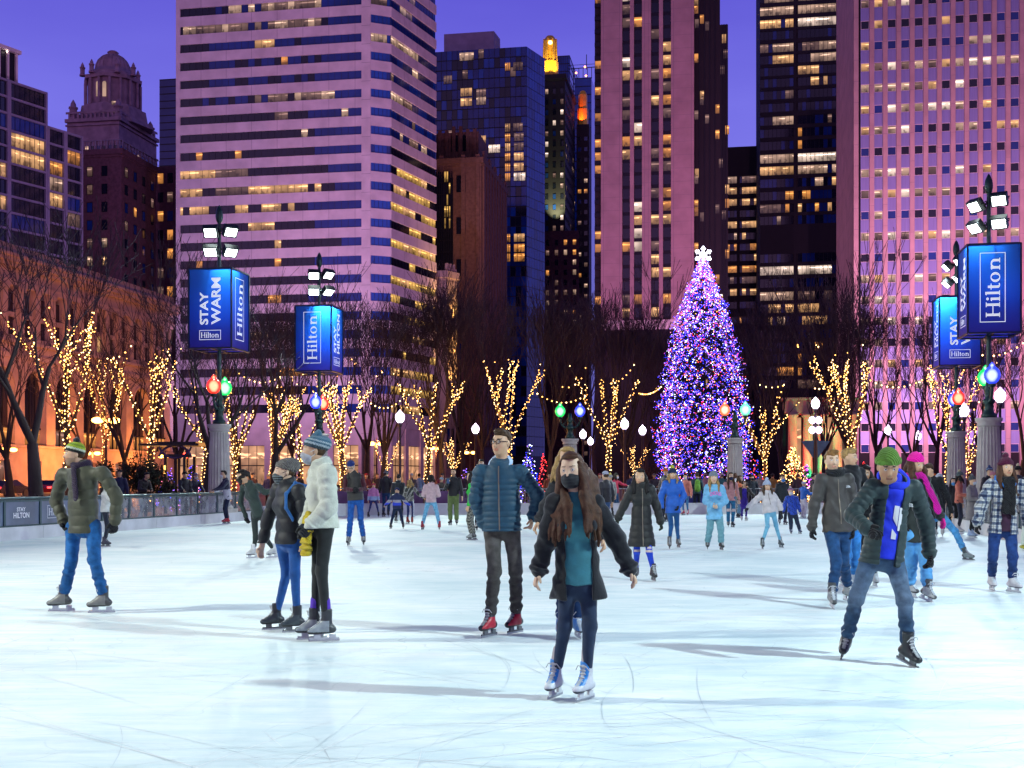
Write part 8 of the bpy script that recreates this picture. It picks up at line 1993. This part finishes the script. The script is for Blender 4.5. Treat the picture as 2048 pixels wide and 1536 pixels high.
A('person in dark teal jacket with a bright green backpack at the far fence', (1394, 1023), 946, 178, jk((.016, .045, .065), hem=.06), ('jeans', (.012, .018, .035)), hat=('cap', (.04, .03, .025), None, {}), hair=('short', 'brown'), boots=('shoe', (.10, .06, .03)), ground=50.6, extra=[backpack('bright green backpack on the person at the far fence', (.10, .26, .02), (.03, .05, .02))])
A('woman with long dark hair and navy mask in rose sweater and ripped jeans', (1461, 1055), 941, 4, [dict(name='sweater', m='cloth', col=(.44, .22, .22), thick=.010, hem=.06)], ('jeans', (.02, .12, .24), 'ripped'), pose='narrow', fem=True, hair=('long', 'brown'), mask=((.012, .015, .05),), boots=('black', (.012, .012, .03)))
A('person in white top with hair in a knot, grey trousers, at the far kerb', (1470, 1024), 943, 150, jk((.58, .58, .60)), ('loose', (.30, .31, .34), 'pattern'), fem=True, hair=('bob', 'auburn'), boots=('black', BLACK), arms=('down', 'down'), ground=49)
A('child in purple dress and white skates with a dark yellow trimmed jacket', (1488, 1042), 957, 8, jk((.03, .025, .02), open_=.16), ('skirt', (.03, .012, .20)), fem=True, s=.78, hs=.9, hair=('pony', 'brown'), boots=('white', (.6, .6, .6), (.5, .5, .5)), arms=('down', 'out'), extra=[lambda k: k['part']('dress_top', [cap(k['C'] - k['ax'] * .06, k['H'], .105, .10, .03, k['Ft'], .78)], 'cloth', (.03, .015, .25))])
A('person in orange sleeved jacket reaching right beside the rose sweater woman', (1478, 1036), 948, 60, jk((.55, .12, .03)), ('jeans', (.10, .2, .3)), arms=('down', 'wide'), fem=True, hair=('mid', 'brown'), boots=('black', BLACK))
A('person in dark hooded jacket and black mask behind the purple dress child', (1505, 1026), 947, -8, jk((.010, .018, .026), hem=.06, hood=True), ('jeans', DK), hat=('beanie', (.012, .02, .03), None, {'tall': .01}), mask=((.012, .012, .012),), boots=('black', BLACK), ground=51)
A('man with blue mask in black jacket behind the white fleece girl', (1565, 1050), 946, 6, jk((.012, .020, .024), hem=.06, collar=.05), ('jeans', (.02, .03, .05)), mask=((.04, .20, .55),), hair=('short', 'brown'), boots=('black', (.03, .02, .05)))
A('child in bright blue jacket and white trousers turned to the right', (1607, 1037), 957, 120, jk((.012, .10, .42)), ('loose', (.55, .52, .58)), s=.76, hs=.9, hat=('beanie', (.42, .46, .62), [(.03, .05, (.15, .2, .5))], {}), arms=('fwd', 'fwd'), boots=('white', (.62, .62, .62)))
A('person in dark coat half hidden behind the charcoal jacket man', (1626, 1036), 944, 90, jk((.012, .012, .016), hem=.1), ('jeans', DK), hair=('short', 'dark'), boots=('black', BLACK))
A('woman in coral sweater and grey bobble hat facing right', (1918, 1068), 940, 62, [dict(name='sweater', m='cloth', col=(.46, .13, .085), thick=.016, hem=.04, collar=.03)], ('slim', (.016, .018, .035)), fem=True, hat=('bobble', (.09, .12, .12), None, {'pom': (.4, .36, .2), 'tall': .01}), hair=('mid', 'dark'), arms=('front', 'down'), pose='narrow', boots=('white', (.5, .48, .46)), extra=[phone('blue phone in the hand of the coral sweater woman', 0, False, (.03, .25, .7))])
A('girl in long grey quilted coat and grey bobble hat facing right', (1943, 1077), 953, 45, [dict(name='long_coat', m='shell', col=(.20, .185, .175), thick=.028, hem=.34, hemr=1.1, quilt=(.008, .07, .1), collar=.03)], ('slim', BLACK), fem=True, s=.84, hs=.92, hat=('bobble', (.085, .10, .105), None, {'pom': (.14, .15, .17), 'tall': .01}), mask=((.45, .5, .55),), arms=('front', 'front'), pose='narrow', boots=('white', (.42, .52, .66), (.30, .42, .6)))
A('person in white beanie and black jacket behind the leaning black sweater man', (1878, 1074), 943, 150, jk(BLACK), ('jeans', (.012, .015, .03)), hat=('beanie', (.50, .55, .62), None, {}), boots=('white', (.52, .52, .5)))
A('woman with long black hair and blue mask left of the coral sweater woman', (1906, 1058), 952, -10, jk((.016, .014, .018)), ('jeans', DK), fem=True, hair=('long', 'black'), mask=((.10, .32, .62),), boots=('white', (.5, .5, .5)))
A('person in navy patterned bobble hat behind the checked jacket woman', (1978, 1056), 930, 20, jk((.02, .02, .03)), ('jeans', DK), hat=('bobble', (.02, .05, .16), [(.03, .05, (.3, .42, .6))], {'pom': (.03, .07, .2)}), hair=('short', 'brown'), boots=('black', (.05, .01, .03)))
A('child in pink hat beside the checked jacket woman', (1985, 1062), 940, 10, jk((.02, .02, .03)), ('jeans', DK), hat=('beanie', (.55, .22, .26), None, {}), skin='fair', boots=('black', BLACK))
A('person in black bobble hat with a cream pompom behind the checked jacket woman', (2036, 1070), 927, 170, jk((.03, .035, .05)), ('jeans', DK), hat=('bobble', (.012, .012, .014), None, {'pom': (.55, .48, .30), 'poms': 1.1}), boots=('black', BLACK))
A('person in white jacket partly hidden behind the olive puffer man', (211, 1094), 955, 100, jk((.56, .58, .54), hem=.0), ('slim', (.012, .016, .03)), fem=True, hair=('mid', 'dark'), arms=('reach', 'reach'), boots=('black', (.03, .03, .05)))
# onlookers on the plaza behind the left wall and at the far end
def S(label, x, d, top, yaw, tops, legs, **k): return auto(label, (x, 0), top, yaw, tops=tops, legs=legs, ground=d, boots=k.pop('boots', ('shoe', (.03, .03, .035))), **k)
S('man in navy jacket and cap holding up a white phone behind the left wall', 240, 42, 940, 0, jk((.012, .02, .07)), ('jeans', DK), arms=('phone', 'down'), hat=('cap', (.02, .018, .02), None, {}), extra=[phone('white phone held up by the man in navy behind the left wall', 0, False, (.6, .62, .65))])
S('person in black quilted jacket bent over a phone behind the left wall', 287, 41, 957, 55, jk((.014, .012, .016), quilt=(.01, .1, .1)), ('jeans', (.02, .02, .03)), arms=('front', 'front'), lean=.32, hat=('beanie', (.02, .018, .022), None, {}), boots=('black', BLACK), s=.96)
S('person in black hooded jacket with a round badge behind the left wall', 369, 42, 944, 40, jk((.012, .012, .02), hood=True), ('jeans', (.05, .03, .03)), hat=('beanie', (.012, .012, .016), None, {'tall': .01}), arms=('rail', 'down'))
S('person in striped beanie and white mask leaning on the left wall', 388, 42.5, 951, 35, jk((.035, .035, .07)), ('jeans', (.16, .05, .02)), hat=('beanie', (.05, .07, .25), [(.03, .05, (.45, .12, .10)), (.06, .08, (.3, .4, .55))], {}), mask=((.62, .64, .66),), arms=('rail', 'rail'), lean=.28, s=.94)
S('child in blue hooded coat sitting high behind the leaning woman', 536, 58, 939, 160, jk((.012, .025, .16)), ('jeans', DK), hat=('beanie', (.3, .33, .36), None, {}), s=.95)
S('person in dark cap behind the leaning green sweater woman', 505, 56, 934, 170, jk((.06, .03, .04)), ('jeans', DK), hat=('cap', (.03, .03, .06), None, {}), s=.98)
S('person in pink jacket behind the man in the two tone jacket', 468, 58, 938, -20, jk((.45, .12, .2)), ('jeans', DK), hat=('beanie', (.5, .4, .45), None, {}), s=.96)
for i, (lb, x, d, top, yaw, col, hat) in enumerate((('onlooker in dark coat left of the pale fleece woman', 598, 56, 938, 160, (.02, .018, .02), (.02, .02, .02)), ('onlooker in red hat between the vest man and the pink child', 733, 58, 944, 0, (.10, .015, .03), (.4, .02, .05)), ('onlooker in dark coat under the shop window lamp', 755, 60, 942, 10, (.03, .02, .03), None),
    ('tall dark onlooker in front of the foot of the big lit tree', 1379, 57, 932, 170, (.012, .012, .018), (.02, .02, .03)), ('dark hooded onlooker just right of the green backpack', 1399, 58, 934, 165, (.012, .012, .02), (.012, .012, .02)), ('onlooker in pale pink jacket right of the green backpack', 1410, 56, 944, 175, (.42, .2, .26), (.4, .25, .3)), ('onlooker in orange beanie between the pink beanie and the right lamp column', 1869, 60, 912, 150, (.03, .025, .04), (.40, .14, .03)), ('onlooker in amber beanie left of the right lamp columns', 1878, 58, 922, -30, (.05, .05, .08), (.42, .20, .03)),
    ('onlooker in grey purple coat behind the pink beanie', 1855, 58, 921, 160, (.06, .04, .08), (.10, .08, .12)), ('tall onlooker standing between the two right lamp columns', 1955, 56, 912, 20, (.06, .05, .07), None), ('onlooker in dark jacket beside the lower right lamp column', 1940, 60, 926, 165, (.02, .02, .03), (.03, .03, .04)), ('onlooker with tan hat near the small purple conifer', 1596, 58, 945, 170, (.09, .06, .07), (.38, .22, .24)), ('onlooker in dark jacket right of the short right lamp post', 1500, 60, 941, 175, (.02, .02, .03), (.03, .02, .02)), ('onlooker in blue jacket right of the wide lit tree', 1262, 58, 948, -160, (.03, .04, .10), None), ('onlooker in grey beanie far behind the long coat woman', 1308, 59, 945, 10, (.05, .05, .06), (.18, .18, .2)), ('onlooker in dark coat near the violet lit conifer', 928, 60, 940, 170, (.03, .02, .04), (.35, .12, .05)), ('onlooker in cream coat behind the arms-out fleece girl', 1520, 57, 946, -10, (.40, .36, .30), None), ('onlooker in mustard coat left of the blue masked man', 1545, 58, 944, 160, (.35, .20, .05), (.05, .05, .06)), ('onlooker in teal coat and white hat behind the rose sweater woman', 1444, 57, 942, 175, (.04, .16, .18), (.5, .5, .5)), ('onlooker in rust coat near the red lit conifer', 1098, 56, 944, 10, (.30, .09, .04), None), ('onlooker in pale grey coat right of the red lit conifer', 1200, 57, 946, -20, (.30, .30, .33), (.3, .05, .08)), ('onlooker in burgundy coat left of the olive trousers man', 884, 57, 942, 20, (.20, .02, .05), (.04, .04, .05)), ('onlooker in light blue coat behind the pink puffer skater', 838, 58, 946, 170, (.16, .26, .42), None), ('onlooker in white hat behind the camouflage jacket girl', 823, 57, 944, -15, (.06, .06, .08), (.5, .5, .52)), ('onlooker in red coat right of the coral sweater woman', 1962, 58, 930, 10, (.36, .03, .04), (.05, .05, .05)), ('onlooker in beige coat left of the STAY box column', 1895, 58, 930, 20, (.34, .27, .20), (.08, .08, .1)))):
    S(lb, x, d, top, yaw, jk(col, hem=.1), ('jeans', DK), hat=('beanie', hat, None, {}) if hat else None, hair=('short', 'dark'), s=.97, arms=('down', 'front'))
# ---- skating aid at the right edge
loc = G(2062, 1100); r = thing('skating_aid', 'white plastic skating aid with yellow green base at the right edge', 'skating aid', loc); hh = .012; I3 = (V3(1, 0, 0), V3(0, 1, 0), V3(0, 0, 1))
g = nets(*sdf([cap((0, 0, .16), (0, .02, .62), .20, .15, .05, V3(0, 1, 0), .8), ell((0, 0, .80), (.13, .12, .13), I3, .06), half((0, 0, .10), (0, 0, -1))], hh), hh); mesh_obj('body', g, MA['plastic'], r, (.60, .72, .60))
g = nets(*sdf([cap((-.02, -.06, .06), (.02, .10, .06), .20, .20, .02, V3(0, 0, 1), .28)], hh), hh); mesh_obj('base', g, MA['plastic'], r, (.45, .42, .03))
mb = MB(); mb.tube([(-.13, .05, .70), (-.24, .12, .76), (-.28, .20, .78)], .022, 8, 0, True); mb.tube([(.13, .05, .70), (.24, .12, .76), (.28, .20, .78)], .022, 8, 0, True); mb.build('handle', M['black_paint'], r)
